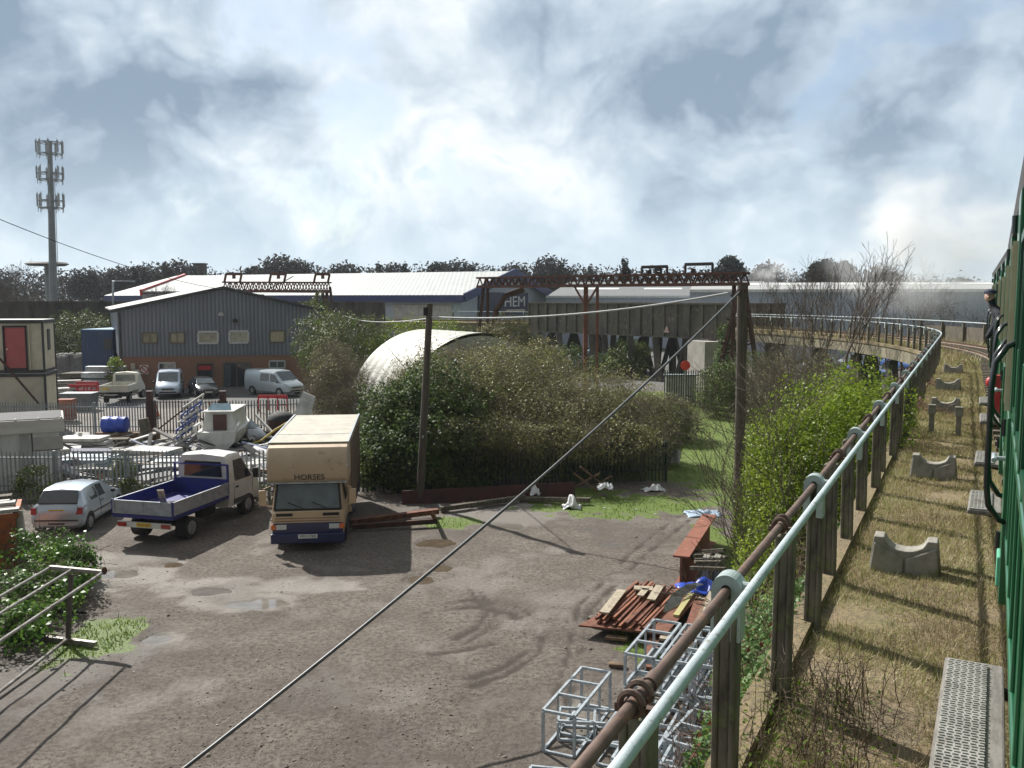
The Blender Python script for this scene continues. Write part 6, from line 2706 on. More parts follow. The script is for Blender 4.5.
# ================================================================== lower left: pipe rack, orange skip
def rack():
    g0 = G(68, 641)
    M_T = mat('tarnished_tube', (.33, .32, .30), .45, .5, (.2, .18, .16), 6, c3=(.12, .08, .06), s3=7, t3=.6)
    t = thing('pipe_rack', 'tubular steel rack with T shaped end and long rails at the lower left', 'rack', g0)
    zt = 1.52
    A, B = G(50, 567.5, zt), G(103, 572.5, zt)
    mid = G(71, 572, zt)
    a0, b0 = G(37, 637, .06), G(96, 644, .06)
    m0 = G(68, 641, .06)
    mb = MB()
    mb.bar(A, B, .09, .09)
    mb.build('top_bar', M_T, t, True)
    mb = MB()
    mb.bar(a0, b0, .10, .10)
    mb.build('foot_bar', M_T, t, True)
    mb = MB()
    mb.bar(m0, m0.lerp(mid, 1) - Vector((0, 0, .05)), .09, .07)
    mb.build('upright', mat('rusty_tube', (.10, .075, .065), .6, .3, (.06, .045, .04), 5), t, True)
    mb = MB()
    mb.ellip(B + Vector((.03, 0, .04)), (.06, .06, .09))
    mb.build('clip', M_RUSTD, t, True)
    d = (G(0, 641, zt) - B).normalized()
    for s0, r in ((A, .03), (A.lerp(B, .42), .032), (B, .032)):
        mb = MB()
        mb.tube([s0 + Vector((0, 0, .0)), s0 + d * 6.5], r, 8)
        mb.build('rail', M_T, t, True, smooth=40)
    mb = MB()
    mb.tube([m0 + Vector((0, 0, .05)), m0 + d * 6.0], .035, 8)
    mb.build('rail', M_T, t, True, smooth=40)
    # second end, out of frame
    e = d * 5.8
    mb = MB()
    mb.bar(A + e, B + e, .09, .09)
    mb.build('top_bar', M_T, t, True)
    mb = MB()
    mb.bar(m0 + e, mid + e - Vector((0, 0, .05)), .09, .07)
    mb.build('upright', M_T, t, True)
    mb = MB()
    mb.bar(a0 + e, b0 + e, .1, .1)
    mb.build('foot_bar', M_T, t, True)


rack()
prop_thing('steel_bar', 'short dark bar lying on the ground behind the rack upright', 'bar', G(52, 609, .05), G(86, 613, .05), .05, .05, M_DARK)


def skip():
    c = G(17, 568)
    M_OR = mat('rusty_orange_skip', (.42, .12, .03), .75, 0, (.26, .075, .03), 2, c3=(.12, .06, .035), s3=3, t3=.58, bump=.15, bscale=12)
    t = thing('rubbish_skip', 'rusty orange skip loaded with old boards at the left edge', 'skip', c, R_(26))
    H = 1.5
    mb = MB()
    P = [(-3.4, 0), (.0, 0), (.0, 1.9), (-3.4, 1.9)]
    mb.prism([(x, y, .05) for x, y in P], (0, 0, .08))
    for a, b in zip(P, P[1:] + P[:1]):
        mb.bar((a[0], a[1], H / 2), (b[0], b[1], H / 2), .06, H - .05)
    mb.build('tub', M_OR, t)
    mb = MB()
    for x in (-.9, -1.8, -2.7, -.03):
        mb.bar((x, -.06, .1), (x, -.06, H), .10, .06, up=(0, 1, 0))
    for y in (.5, 1.2):
        mb.bar((.06, y, .1), (.06, y, H), .06, .10, up=(1, 0, 0))
    mb.bar((-3.4, -.05, H), (.05, -.05, H), .12, .12)
    mb.bar((.05, -.05, H), (.05, 1.9, H), .12, .12)
    mb.build('rib', M_OR, t)
    M = rootmat(t)
    for i, lab in enumerate(('whitewashed plank lying on top of the orange skip, front one', 'whitewashed plank on the orange skip behind the front one', 'grey plank topmost on the orange skip', 'short plank jutting out sideways from the orange skip')):
        a = M @ Vector((-3.0, .2 + i * .4, H + .1 + .10 * (i % 3)))
        b = M @ Vector((.12 - .1 * i, .15 + i * .38, H + .14 + .12 * (i % 3)))
        prop_thing('plank', lab, 'plank', a, b, .34, .08, M_BOARDW if i != 2 else M_WOODOLD, 'planks on the orange skip')
    a = M @ Vector((.08, .1, H + .1))
    prop_thing('hanging_board', 'pale grey board hanging down the corner of the orange skip', 'board', a, a + Vector((.12, -.05, -1.1)), .28, .05, M_BOARDW)
    mb = MB()
    mb.prism([M @ Vector(p) for p in ((-3.3, .1, .9), (-.1, .1, .9), (-.1, 1.8, .9), (-3.3, 1.8, .9))], (0, 0, .5))
    mb.build('load', M_WOODOLD, t, True)


skip()

# loose jumble of pale boards, frames and crates filling the strip behind the front fence
MSC, nt_, b_ = _nt('mixed_scrap')
g_n = N(nt_, 'ShaderNodeNewGeometry')
nt_.links.new(ramp(nt_, g_n.outputs['Random Per Island'], [(0, (.05, .05, .05)), (.25, (.10, .095, .09)), (.48, (.24, .235, .22)), (.66, (.44, .43, .41)), (.76, (.22, .26, .30)), (.86, (.24, .16, .10)), (.93, (.09, .12, .2)), (1, (.5, .49, .46))]), b_.inputs['Base Color'])
b_.inputs['Roughness'].default_value = .7
mb = MB()
for i in range(280):
    Y = random.uniform(34.6, 46)
    px = random.uniform(66, 290)
    x = (px - 512) / FPX * Y
    q = random.random()
    sx, sy, sz = (random.uniform(.5, 2.4), random.uniform(.1, .5), random.uniform(.03, .1)) if q < .7 else (random.uniform(.2, .7), random.uniform(.2, .7), random.uniform(.15, .55))
    mb.box((x, Y, random.uniform(.05, .65) if q < .7 else sz / 2), (sx, sy, sz), rot=Euler((random.gauss(0, .25), random.gauss(0, .22), random.uniform(-.8, .8))).to_matrix())
tag(mb.build('scrap', MSC), 'jumbled pale scrap boards and boxes strewn behind the front palisade fence', 'scrap', kind='stuff')
# ================================================================== grey blue workshop shed
def shed():
    F0 = Vector((-32.75, 75.0, 0))
    fd = Vector((.986, .165, 0))
    nrm = Vector((.165, -.986, 0))
    sd = Vector((-.43, .903, 0))
    L, Dp = 16.3, 20.0
    ZE, ZR, ZB = 6.5, 8.38, 2.62
    t = thing('workshop_shed', 'grey blue profiled metal shed on a brick base, with five upper windows', 'building', F0 + fd * L / 2)

    def on(px, py, out=0.0):
        d = ray(px, py)
        o = Vector((0, 0, CAMZ))
        k = (F0 - o).dot(nrm) / d.dot(nrm)
        return o + d * k + nrm * out
    A, B = F0, F0 + fd * L
    Mm = A.lerp(B, .525)
    Z = lambda p, z: Vector((p.x, p.y, z))
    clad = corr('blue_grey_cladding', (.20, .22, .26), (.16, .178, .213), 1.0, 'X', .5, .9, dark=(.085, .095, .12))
    cl = MB()
    out = nrm * .06
    # pentagonal front sheet, thick, plus the sides
    cl.prism([Z(A, ZB) + out, Z(B, ZB) + out, Z(B, ZE) + out, Z(Mm, ZR - .05) + out, Z(A, ZE) + out], -nrm * .2)
    for P, s in ((A, -1), (B, 1)):
        o2 = fd * (.06 * s)
        q = [Z(P, ZB) + o2, Z(P + sd * Dp, ZB) + o2, Z(P + sd * Dp, ZE) + o2, Z(P, ZE) + o2]
        cl.prism(q, -fd * (.15 * s))
    cl.prism([Z(A + sd * Dp, 0), Z(B + sd * Dp, 0), Z(B + sd * Dp, ZE), Z(Mm + sd * Dp, ZR - .05), Z(A + sd * Dp, ZE)], -sd * .2)
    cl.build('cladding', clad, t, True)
    bk = MB()
    bk.prism([Z(A, -.1), Z(B, -.1), Z(B, ZB - .003), Z(A, ZB - .003)], -nrm * .25)
    for P, s in ((A, -1), (B, 1)):
        bk.prism([Z(P, -.1) - nrm * .26, Z(P + sd * Dp, -.1), Z(P + sd * Dp, ZB - .003), Z(P, ZB - .003) - nrm * .26], -fd * (.2 * s))
    bk.build('brick_base', brickmat('red_brown_brick', (.38, .185, .11), (.30, .145, .09), (.30, .25, .21)), t, True)
    rf = MB()
    up = Vector((0, 0, .12))
    for P in (A, B):
        ov = (P - Mm).normalized() * .45
        a = Z(P, ZE) + ov + Vector((0, 0, -.06)) + nrm * .35
        b = Z(Mm, ZR) + nrm * .35
        rf.prism([a, b, b + sd * (Dp + .6), a + sd * (Dp + .6)], up)
    rf.build('roof', corr('pale_grey_sheet_roof', (.40, .40, .37), (.30, .30, .28), 1.2, 'X', .7, .6), t, True)
    tr = MB()
    for P in (A, B):
        ov = (P - Mm).normalized() * .47
        a = Z(P, ZE - .10) + ov + nrm * .38
        b = Z(Mm, ZR - .02) + nrm * .38
        tr.bar(a, b, .08, .26)
    tr.build('verge_trim', mat('dark_verge_trim', (.035, .038, .045), .6), t, True)
    dp = MB()
    dp.bar(Z(A, .1) + nrm * .1 + fd * .12, Z(A, ZE - .2) + nrm * .1 + fd * .12, .12, .12)
    dp.build('downpipe', M_TRIM, t, True)
    # windows
    def win(px0, px1, py0, py1, frame_m, pane_m, nm='window', bars=1, fw=.12):
        a, b, c, d = on(px0, py1, .07), on(px1, py1, .07), on(px1, py0, .07), on(px0, py0, .07)
        b.z = a.z
        c.z = d.z
        f = MB()
        f.bar(a - nrm * 0, b, fw, fw)
        f.bar(d, c, fw, fw)
        f.bar(a + Vector((0, 0, fw / 2)), d - Vector((0, 0, fw / 2)), fw, fw, up=tuple(nrm))
        f.bar(b + Vector((0, 0, fw / 2)), c - Vector((0, 0, fw / 2)), fw, fw, up=tuple(nrm))
        for k in range(bars):
            q = (k + 1) / (bars + 1)
            f.bar(a.lerp(b, q) + Vector((0, 0, fw / 2)), d.lerp(c, q) - Vector((0, 0, fw / 2)), fw * .6, fw * .6, up=tuple(nrm))
        fo = f.build(nm, frame_m, t, True)
        g = MB()
        g.prism([a + nrm * .005, b + nrm * .005, c + nrm * .005, d + nrm * .005], -nrm * .04)
        g.build('pane', pane_m, fo, True)
        return fo
    fr_br = mat('brown_window_frame', (.14, .12, .085), .6)
    fr_wh = mat('pale_window_frame', (.55, .56, .55), .5)
    blind = mat('cream_blind', (.46, .42, .28), .7, 0, (.38, .34, .22), 3)
    half = glass('dim_glass', (.17, .155, .105), .12)
    win(142.5, 157.5, 332.8, 343, fr_br, half)
    win(170, 184.6, 332.6, 342.8, fr_br, half)
    win(198.6, 218, 331.8, 343.2, fr_wh, glass('half_blind_glass', (.27, .25, .19), .15), bars=0, fw=.17)
    win(229.6, 248.4, 331.2, 342.8, fr_wh, glass('half_blind_glass', (.16, .15, .115)), bars=0, fw=.17)
    win(270, 284.6, 330.8, 342.3, fr_br, blind, bars=0)
    win(159, 175.5, 363, 376, fr_wh, M_GLASS, bars=1)
    w_ = win(197, 213, 363.5, 378, fr_br, M_GLASS, bars=0)
    m = MB()
    m.prism([on(198.5, 370, .08), on(211.5, 370, .08), on(211.5, 365.5, .08), on(198.5, 365.5, .08)], nrm * .02)
    m.build('red_poster', M_RED, w_, True)
    win(269.5, 285, 361, 368, fr_wh, M_GLASSL, bars=1)
    d = win(223.8, 250, 362.6, 387.6, fr_br, M_GLASS, 'door', bars=1, fw=.14)
    m = MB()
    m.prism([on(225, 386, .085), on(231, 386, .085), on(231, 365, .085), on(225, 365, .085)], nrm * .02)
    m.build('side_light', M_GLASSL, d, True)
    # flood lights and signs
    for (px, py, m_) in ((221.5, 314, M_BOARDW), (235.5, 320.5, M_DARK)):
        c = on(px, py, .25)
        m = MB()
        m.box(c, (.42, .3, .28), rz=.16, taper=.7)
        m.bar(c + Vector((0, 0, .1)), c - nrm * .25 + Vector((0, 0, .1)), .06, .06)
        m.build('floodlight', m_, t, True)
    m = MB()
    m.prism([on(140, 374, .07), on(148.6, 374, .07), on(148.6, 365, .07), on(140, 365, .07)], nrm * .03)
    so = m.build('sign', M_WHITE, t, True)
    r = MB()
    c = on(144.3, 369.5, .12)
    for rr in (.30,):
        r.tube([c + fd * (rr * math.cos(q)) + Vector((0, 0, rr * math.sin(q))) for q in [2 * PI * k / 20 for k in range(21)]], .045, 6, cap=False)
    r.bar(c + fd * -.2 + Vector((0, 0, .2)), c + fd * .2 - Vector((0, 0, .2)), .07, .04, up=tuple(nrm))
    r.build('red_ring', M_RED, so, True)
    m = MB()
    m.prism([on(131.5, 372, .07), on(140, 372, .07), on(140, 369.6, .07), on(131.5, 369.6, .07)], nrm * .03)
    m.build('name_plate', M_WHITE, t, True)
    m = MB()
    m.box(on(133.4, 366, .12), (.32, .2, .46), rz=.16)
    m.build('meter_box', M_CREAM, t, True)


shed()

# ================================================================== barrel roofed hut
def hut():
    f, n = Vector((-5.5, 55.0, 0)), Vector((-1.7, 49.0, 0))
    ax = (n - f)
    L = ax.length
    ax.normalize()
    s = Vector((-ax.y, ax.x, 0))
    if s.x < 0:
        s = -s
    t = thing('barrel_hut', 'pale arched corrugated hut, its round white roof showing above the bushes', 'hut', (f + n) / 2)
    W, H = 5.05, 5.62
    seg = 40
    rings = []
    k = int(L / .16)
    V, F = [], []
    for i in range(k + 1):
        p = f + ax * (L * i / k)
        bump = .0 if i % 6 else -.09
        if i % 6 == 1 or i % 6 == 5:
            bump = -.05
        for j in range(seg + 1):
            a = PI * j / seg
            ca, sa = math.cos(a), math.sin(a)
            w_ = W + bump
            z = (H + bump) * (abs(sa) ** .92)
            q = p + s * (w_ * ca)
            V.append((q.x, q.y, z))
    m = seg + 1
    for i in range(k):
        for j in range(seg):
            a = i * m + j
            F.append((a, a + 1, a + m + 1, a + m))
    build_np('shell', V, F, mat('weathered_white_sheet', (.55, .55, .50), .6, .05, (.42, .42, .37), .8, c3=(.30, .30, .24), s3=2.5, t3=.62), t, True, True)
    e = MB()
    for p, off in ((f, ax * .05), (n, -ax * .05)):
        e.prism([p + off + s * (W * .97 * math.cos(PI * j / 24)) + Vector((0, 0, H * .97 * math.sin(PI * j / 24) ** .92)) for j in range(25)], ax * .04)
    e.build('end_wall', mat('pale_hut_end', (.45, .45, .40), .7, 0, (.36, .36, .32), 1), t, True)


hut()

# ================================================================== rusty gantries
def lattice(mb, a, b, h, wd, n):
    a, b = Vector(a), Vector(b)
    d = (b - a).normalized()
    s = Vector((d.y, -d.x, 0)) * wd / 2
    Z = Vector((0, 0, h))
    for o in (s, -s):
        mb.bar(a + o, b + o, .16, .16)
        mb.bar(a + o + Z, b + o + Z, .16, .16)
        for i in range(n):
            p, q = a.lerp(b, i / n) + o, a.lerp(b, (i + 1) / n) + o
            mid = (p + q) / 2
            mb.bar(p, mid + Z, .09, .09)
            mb.bar(mid + Z, q, .09, .09)
    for i in range(n + 1):
        p = a.lerp(b, i / n)
        mb.bar(p - s, p + s, .08, .08)
        mb.bar(p - s + Z, p + s + Z, .08, .08)


def gantry_main():
    A = at(480.5, 287, 80)
    B = at(746, 284.5, 62)
    t = thing('crane_gantry', 'long rusty lattice gantry girder on red columns across the middle distance', 'gantry', ((A + B) / 2) * Vector((1, 1, 0)))
    mb = MB()
    lattice(mb, A, B, .78, .9, 34)
    # solid lower web, ends
    mb.bar(A + Vector((0, 0, .03)), B + Vector((0, 0, .03)), 1.0, .22)
    mb.bar(A + Vector((0, 0, .78)), B + Vector((0, 0, .78)), 1.0, .06)
    mb.build('truss', M_RUSTD if False else mat('gantry_rust', (.13, .05, .035), .85, .1, (.075, .035, .028), 2), t, True)
    d = (B - A).normalized()
    # red columns
    for px, m_ in ((585.5, M_RUST), (597, None)):
        k = (px - 480.5) / (746 - 480.5)
        # find place on girder under that pixel
        lo_, hi_ = 0, 1
        for _ in range(40):
            k = (lo_ + hi_) / 2
            p = A.lerp(B, k)
            if 512 + FPX * p.x / p.y < px:
                lo_ = k
            else:
                hi_ = k
        p = A.lerp(B, k)
        mb = MB()
        mb.bar((p.x, p.y, -.2), (p.x, p.y, p.z), .34 if m_ else .22, .34 if m_ else .22)
        if m_:
            mb.bar((p.x, p.y, p.z - 1.6), p + d * 1.2, .12, .12)
            mb.bar((p.x, p.y, p.z - 1.6), p - d * 1.2, .12, .12)
        mb.build('column', mat('red_oxide_column', (.20, .065, .045), .8, .1, (.13, .05, .035), 2), t, True)
    # left A frame with curved knee
    def leg(px0, px1, k, curved=False):
        p = A.lerp(B, k)
        mb = MB()
        f = Vector(((px1 - px0) / FPX * p.y, 0, 0))
        if curved:
            pts = [Vector((p.x + .1, p.y, -.2)), Vector((p.x + .1, p.y, 4.6)), Vector((p.x + .35, p.y, 6.4)), Vector((p.x + 1.2, p.y - .2, 7.7)), Vector((p.x + 2.8, p.y - .5, 8.25))]
            mb.tube(pts, .28, 6)
        else:
            mb.bar(Vector((p.x + f.x, p.y, -.2)), p, .26, .26)
        mb.build('leg', M_RUSTD, t, True)
    leg(486, 476, .015)
    leg(490, 490, .035)
    leg(497, 497, .055, True)
    for k, dx in ((.965, .0), (.995, 1.9), (.985, -1.6), (1.0, .5)):
        p = A.lerp(B, k)
        mb = MB()
        mb.bar(Vector((p.x + dx, p.y + (1.5 if dx else 0), -.2)), p, .24, .24)
        mb.build('leg', M_RUSTD, t, True)
    p = A.lerp(B, .985)
    mb = MB()
    for z in (1.5, 3.5, 5.2, 6.8):
        w_ = 1.75 * (1 - z / 9.5)
        mb.bar((p.x - w_, p.y + .7, z), (p.x + w_, p.y + .7, z + .9), .12, .12)
        mb.bar((p.x + w_, p.y + .7, z), (p.x - w_, p.y + .7, z + .9), .12, .12)
    mb.build('bracing', M_RUSTD, t, True)
    # trolleys on top
    for px0, px1, h in ((641, 666, .7), (684, 711, .85), (622, 628, .5), (655, 660, .4)):
        def onk(px):
            lo_, hi_ = 0, 1
            for _ in range(40):
                k = (lo_ + hi_) / 2
                p = A.lerp(B, k)
                if 512 + FPX * p.x / p.y < px:
                    lo_ = k
                else:
                    hi_ = k
            return A.lerp(B, k) + Vector((0, 0, .86))
        a, b = onk(px0), onk(px1)
        mb = MB()
        Z = Vector((0, 0, h * .72))
        mb.bar(a, a + Z, .16, .16)
        mb.bar(b, b + Z, .16, .16)
        mb.bar(a + Z, b + Z, .22, .22)
        mb.bar(a.lerp(b, .3), a.lerp(b, .3) + Z * .5, .3, .3)
        mb.build('trolley', mat('dark_gantry_iron', (.04, .03, .028), .8), t, True)


gantry_main()


def gantry_left():
    A, B = at(224.5, 291, 99), at(330, 291.5, 97)
    t = thing('crane_gantry', 'rusty lattice overhead crane with three top frames, rising behind the shed ridge', 'gantry', ((A + B) / 2) * Vector((1, 1, 0)))
    mg = mat('gantry_rust', (.13, .05, .035))
    mb = MB()
    lattice(mb, A, B, .95, .9, 18)
    mb.bar(A, B, 1.0, .3)
    mb.build('truss', mg, t, True)
    for k in (.03, .22, .50, .60, .86, .97):
        pass
    for a, b in ((.02, .17), (.45, .59), (.87, 1.0)):
        p, q = A.lerp(B, a) + Vector((0, 0, 1.0)), A.lerp(B, b) + Vector((0, 0, 1.0))
        mb = MB()
        Z = Vector((0, 0, .85))
        for s_ in (p, q):
            mb.bar(s_ - Vector((.2, 0, 0)), s_ + Z, .2, .2)
        mb.bar(p + Z, q + Z, .24, .3)
        m = (p + q) / 2
        mb.bar(m + Z, m + Z * .4, .3, .3)
        mb.build('top_frame', mg, t, True)
    for k, dx in ((.04, -.3), (.93, .8), (.97, 0), (.88, -.4)):
        p = A.lerp(B, k)
        mb = MB()
        mb.bar((p.x + dx, p.y, -.2), p, .3, .3)
        mb.build('leg', M_RUSTD, t, True)
    p = B
    mb = MB()
    mb.bar(B + Vector((0, 0, .5)), B + Vector((.2, 0, -1.2)), .25, .25)
    mb.build('end_bracket', M_RUSTD, t, True)


gantry_left()

# ================================================================== warehouses
def warehouse_blue():
    P0 = Vector((-6.8, 120, 0))
    g = Vector((.43, .90, 0)).normalized()
    a = Vector((-.90, .43, 0)).normalized()
    W, L = 30.0, 66.0
    ZE, ZR = 7.75, 11.25
    t = thing('warehouse', 'long warehouse with white sheet roof and dark blue eaves beyond the viaduct', 'building', P0 + g * W / 2 + a * L / 2)
    P1 = P0 + g * W
    Pm = (P0 + P1) / 2
    Z = lambda p, z: Vector((p.x, p.y, z))
    MWl = corr('pale_blue_grey_wall', (.40, .46, .52), (.34, .40, .46), .7, 'X', .5, .4)
    mb = MB()
    mb.prism([Z(P0, 0), Z(P1, 0), Z(P1, ZE), Z(Pm, ZR - .1), Z(P0, ZE)], a * .3)
    mb.prism([Z(P0, 0) + a * .31, Z(P0 + a * L, 0), Z(P0 + a * L, ZE), Z(P0, ZE) + a * .31], g * .3)
    mb.prism([Z(P1, 0) + a * .31, Z(P1 + a * L, 0), Z(P1 + a * L, ZE), Z(P1, ZE) + a * .31], -g * .3)
    mb.build('wall', MWl, t, True)
    mb = MB()
    for P in (P0, P1):
        ov = (P - Pm).normalized() * .6
        e = Z(P, ZE - .05) + ov - a * .8
        r = Z(Pm, ZR) - a * .8
        mb.prism([e, r, r + a * (L + 1), e + a * (L + 1)], (0, 0, .2))
    mb.build('roof', corr('white_sheet_roof', (.42, .44, .43), (.34, .36, .35), .5, 'X', .7, .3), t, True)
    MB_ = mat('dark_blue_eaves', (.03, .045, .16), .5, 0, (.025, .038, .12), 2)
    mb = MB()
    e = Z(P0, ZE - .35) - g * .75
    mb.bar(e - a * .8, e + a * (L), .2, .95)
    for P in (P0, P1):
        ov = (P - Pm).normalized() * .62
        mb.bar(Z(P, ZE - .2) + ov - a * .9, Z(Pm, ZR - .02) - a * .9, .25, 1.15)
    mb.build('eaves_fascia', MB_, t, True)
    # dark sign panel with lettering and a smaller red and blue sign on the gable end
    def gp(u, z, out=.15):
        p = P0 + g * (W * u) - a * out
        return Vector((p.x, p.y, z))
    mb = MB()
    mb.prism([gp(.16, 5.0), gp(.70, 5.0), gp(.70, 8.3), gp(.16, 8.3)], -a * .1)
    so = mb.build('sign_board', mat('dark_blue_sign', (.035, .045, .09), .5), t, True)
    text_obj('lettering', 'HEM', 2.2, M_WHITE, so, rootmat(t).inverted() @ facing(gp(.54, 6.9, .30), tuple(g), (0, 0, 1)), .02, sx=1.7)
    mb = MB()
    mb.bar(gp(.44, 5.65, .28), gp(.66, 5.65, .28), .05, .35)
    mb.build('lettering', mat('cream_letter_strip', (.55, .5, .38), .6), so, True)
    mb = MB()
    mb.prism([gp(.71, 3.4, .16), gp(.86, 3.4, .16), gp(.86, 4.6, .16), gp(.71, 4.6, .16)], -a * .1)
    s2 = mb.build('sign_board', mat('mid_blue_sign', (.05, .06, .22), .5), t, True)
    mb = MB()
    mb.prism([gp(.72, 4.65, .17), gp(.85, 4.65, .17), gp(.85, 5.6, .17), gp(.72, 5.6, .17)], -a * .1)
    mb.build('red_panel', mat('pinkish_red_sign', (.55, .08, .10), .5), s2, True)
    # doors and piers on the long side
    for k, (u0, u1, m_) in enumerate(((.02, .16, MWl), (.30, .335, M_WHITE))):
        mb = MB()
        q0, q1 = P0 + a * L * u0 - g * .05, P0 + a * L * u1 - g * .05
        mb.prism([Z(q0, 2), Z(q1, 2), Z(q1, 6.6), Z(q0, 6.6)], -g * .08)
        mb.build('door', M_BOARDW, t, True)
    mb = MB()
    q0, q1 = P0 + a * L * .36 - g * .05, P0 + a * L - g * .05
    mb.prism([Z(q0, 0), Z(q1, 0), Z(q1, 7.2), Z(q0, 7.2)], -g * .12)
    mb.build('lean_to_wall', mat('brown_grey_wall', (.12, .11, .10), .9, 0, (.09, .08, .075), 1), t, True)


warehouse_blue()


def warehouse_red():
    # low white roof with red verge, seen behind the left roof slope of the shed
    A = at(142, 292.5, 108)
    B = at(186, 276.5, 122)
    t = thing('warehouse', 'low white roof with bright red verge showing behind the left slope of the shed', 'building', (A.x, A.y, 0))
    d = (B - A)
    side = Vector((14, 2.0, 0))
    mb = MB()
    mb.prism([A, A + side, B + side, B], (0, 0, .15))
    mb.build('roof', corr('white_sheet_roof', (.62, .64, .62), (.52, .54, .52), .5), t, True)
    mb = MB()
    mb.bar(A + Vector((-.1, -.1, 0)), B + Vector((-.1, -.1, 0)), .3, .75)
    mb.build('red_verge', M_RED, t, True)
    mb = MB()
    w0, w1 = Vector((A.x, A.y, 0)), Vector((B.x, B.y, 0))
    mb.prism([w0, w0 + side, A + side - Vector((0, 0, .2)), A - Vector((0, 0, .2))], (0, .2, 0))
    mb.prism([w0 + Vector((.1, .21, 0)), w1 + Vector((.1, 0, 0)), B + Vector((.1, 0, -.2)), A + Vector((.1, .21, -.2))], (.2, 0, 0))
    mb.build('wall', mat('grey_yard_wall', (.33, .36, .38), .8, 0, (.26, .29, .3), 2), t, True)
    # vent pipes on the wall
    mb = MB()
    a = at(113, 305, 100)
    b = at(113, 281, 100)
    mb.tube([a, b, at(122, 281, 100), at(135, 281.5, 101)], .12, 6)
    mb.build('pipe', M_GALV, t, True)


warehouse_red()


def warehouse_grey():
    t = thing('warehouse', 'very long low pale grey warehouse with white roof edge behind the bare trees', 'building', (45, 118, 0))
    a, b = Vector((22, 112, 0)), Vector((92, 96, 0))
    d = (b - a).normalized()
    n = Vector((-d.y, d.x, 0))
    Z = lambda p, z: Vector((p.x, p.y, z))
    zt = 8.2
    MWg = corr('pale_lilac_grey_wall', (.40, .44, .50), (.35, .385, .44), .8, 'X', .5, .5)
    mb = MB()
    mb.prism([Z(a, 0), Z(b, 0), Z(b, zt), Z(a, zt)], n * .3)
    mb.prism([Z(a, 0) + n * .31, Z(a, 0) + n * 40, Z(a, zt) + n * 40, Z(a, zt) + n * .31], d * .3)
    mb.build('wall', MWg, t, True)
    mb = MB()
    mb.bar(Z(a, zt + .15) - n * .15, Z(b, zt + .15) - n * .15, .3, .3)
    mb.build('gutter', mat('white_gutter', (.75, .75, .72), .5), t, True)
    mb = MB()
    mb.prism([Z(a, zt + .2), Z(b, zt + .2), Z(b, zt + 1.35) + n * 20, Z(a, zt + 1.35) + n * 20], (0, 0, .15))
    mb.build('roof', corr('mid_grey_roof', (.38, .38, .37), (.30, .30, .29), .5), t, True)
    for k in range(9):
        q = .04 + k * .11
        p0, p1 = a.lerp(b, q), a.lerp(b, q + .085)
        mb = MB()
        z0, z1 = zt + .2 + 1.15 * .58 + .158, zt + .2 + 1.15 * .80 + .158
        mb.prism([Z(p0, z0) + n * 11.6, Z(p1, z0) + n * 11.6, Z(p1, z1) + n * 16, Z(p0, z1) + n * 16], (0, 0, .04))
        mb.build('skylight', M_WHITE, t, True)
    # second, darker range to the left behind the plate girder
    t2 = thing('warehouse', 'dark roofed low warehouse with white skylight strips behind the plate girder', 'building', (15, 150, 0))
    a, b = Vector((5.2, 138, 0)), Vector((38, 131, 0))
    d = (b - a).normalized()
    n = Vector((-d.y, d.x, 0))
    zt = 7.6
    mb = MB()
    mb.prism([Z(a, 0), Z(b, 0), Z(b, zt), Z(a, zt)], n * .3)
    mb.build('wall', MWg, t2, True)
    mb = MB()
    mb.prism([Z(a, zt), Z(b, zt), Z(b, zt + 2.6) + n * 24, Z(a, zt + 2.6) + n * 24], (0, 0, .15))
    mb.build('roof', mat('dark_sheet_roof', (.15, .155, .16), .7, 0, (.11, .115, .12), 1), t2, True)
    mb = MB()
    mb.bar(Z(a, zt + .1) - n * .15, Z(b, zt + .1) - n * .15, .3, .3)
    mb.build('gutter', mat('white_gutter', (.75, .75, .72)), t2, True)
    for q0, q1 in ((.08, .30), (.42, .60), (.70, .88)):
        p0, p1 = a.lerp(b, q0), a.lerp(b, q1)
        mb = MB()
        f0, f1 = .42, .52
        mb.prism([Z(p0, zt + 2.6 * f0 + .16) + n * 24 * f0, Z(p1, zt + 2.6 * f0 + .16) + n * 24 * f0, Z(p1, zt + 2.6 * f1 + .16) + n * 24 * f1, Z(p0, zt + 2.6 * f1 + .16) + n * 24 * f1], (0, 0, .04))
        mb.build('skylight', M_WHITE, t2, True)


warehouse_grey()

# small square block on the skyline
c = at(200, 268, 210)
t = thing('tank_tower', 'small square dark block on the skyline behind the shed', 'tower', (c.x, c.y, 0))
mb = MB()
mb.box((c.x, c.y, (c.z + 1.2) / 2), (2.4, 2.4, c.z + .4))
mb.build('shaft', mat('dark_brown_block', (.09, .07, .065), .9), t, True)
mb = MB()
mb.box((c.x, c.y, c.z + .95), (2.8, 2.8, .3))
mb.build('coping', mat('dark_brown_block', (.09, .07, .065)), t, True)

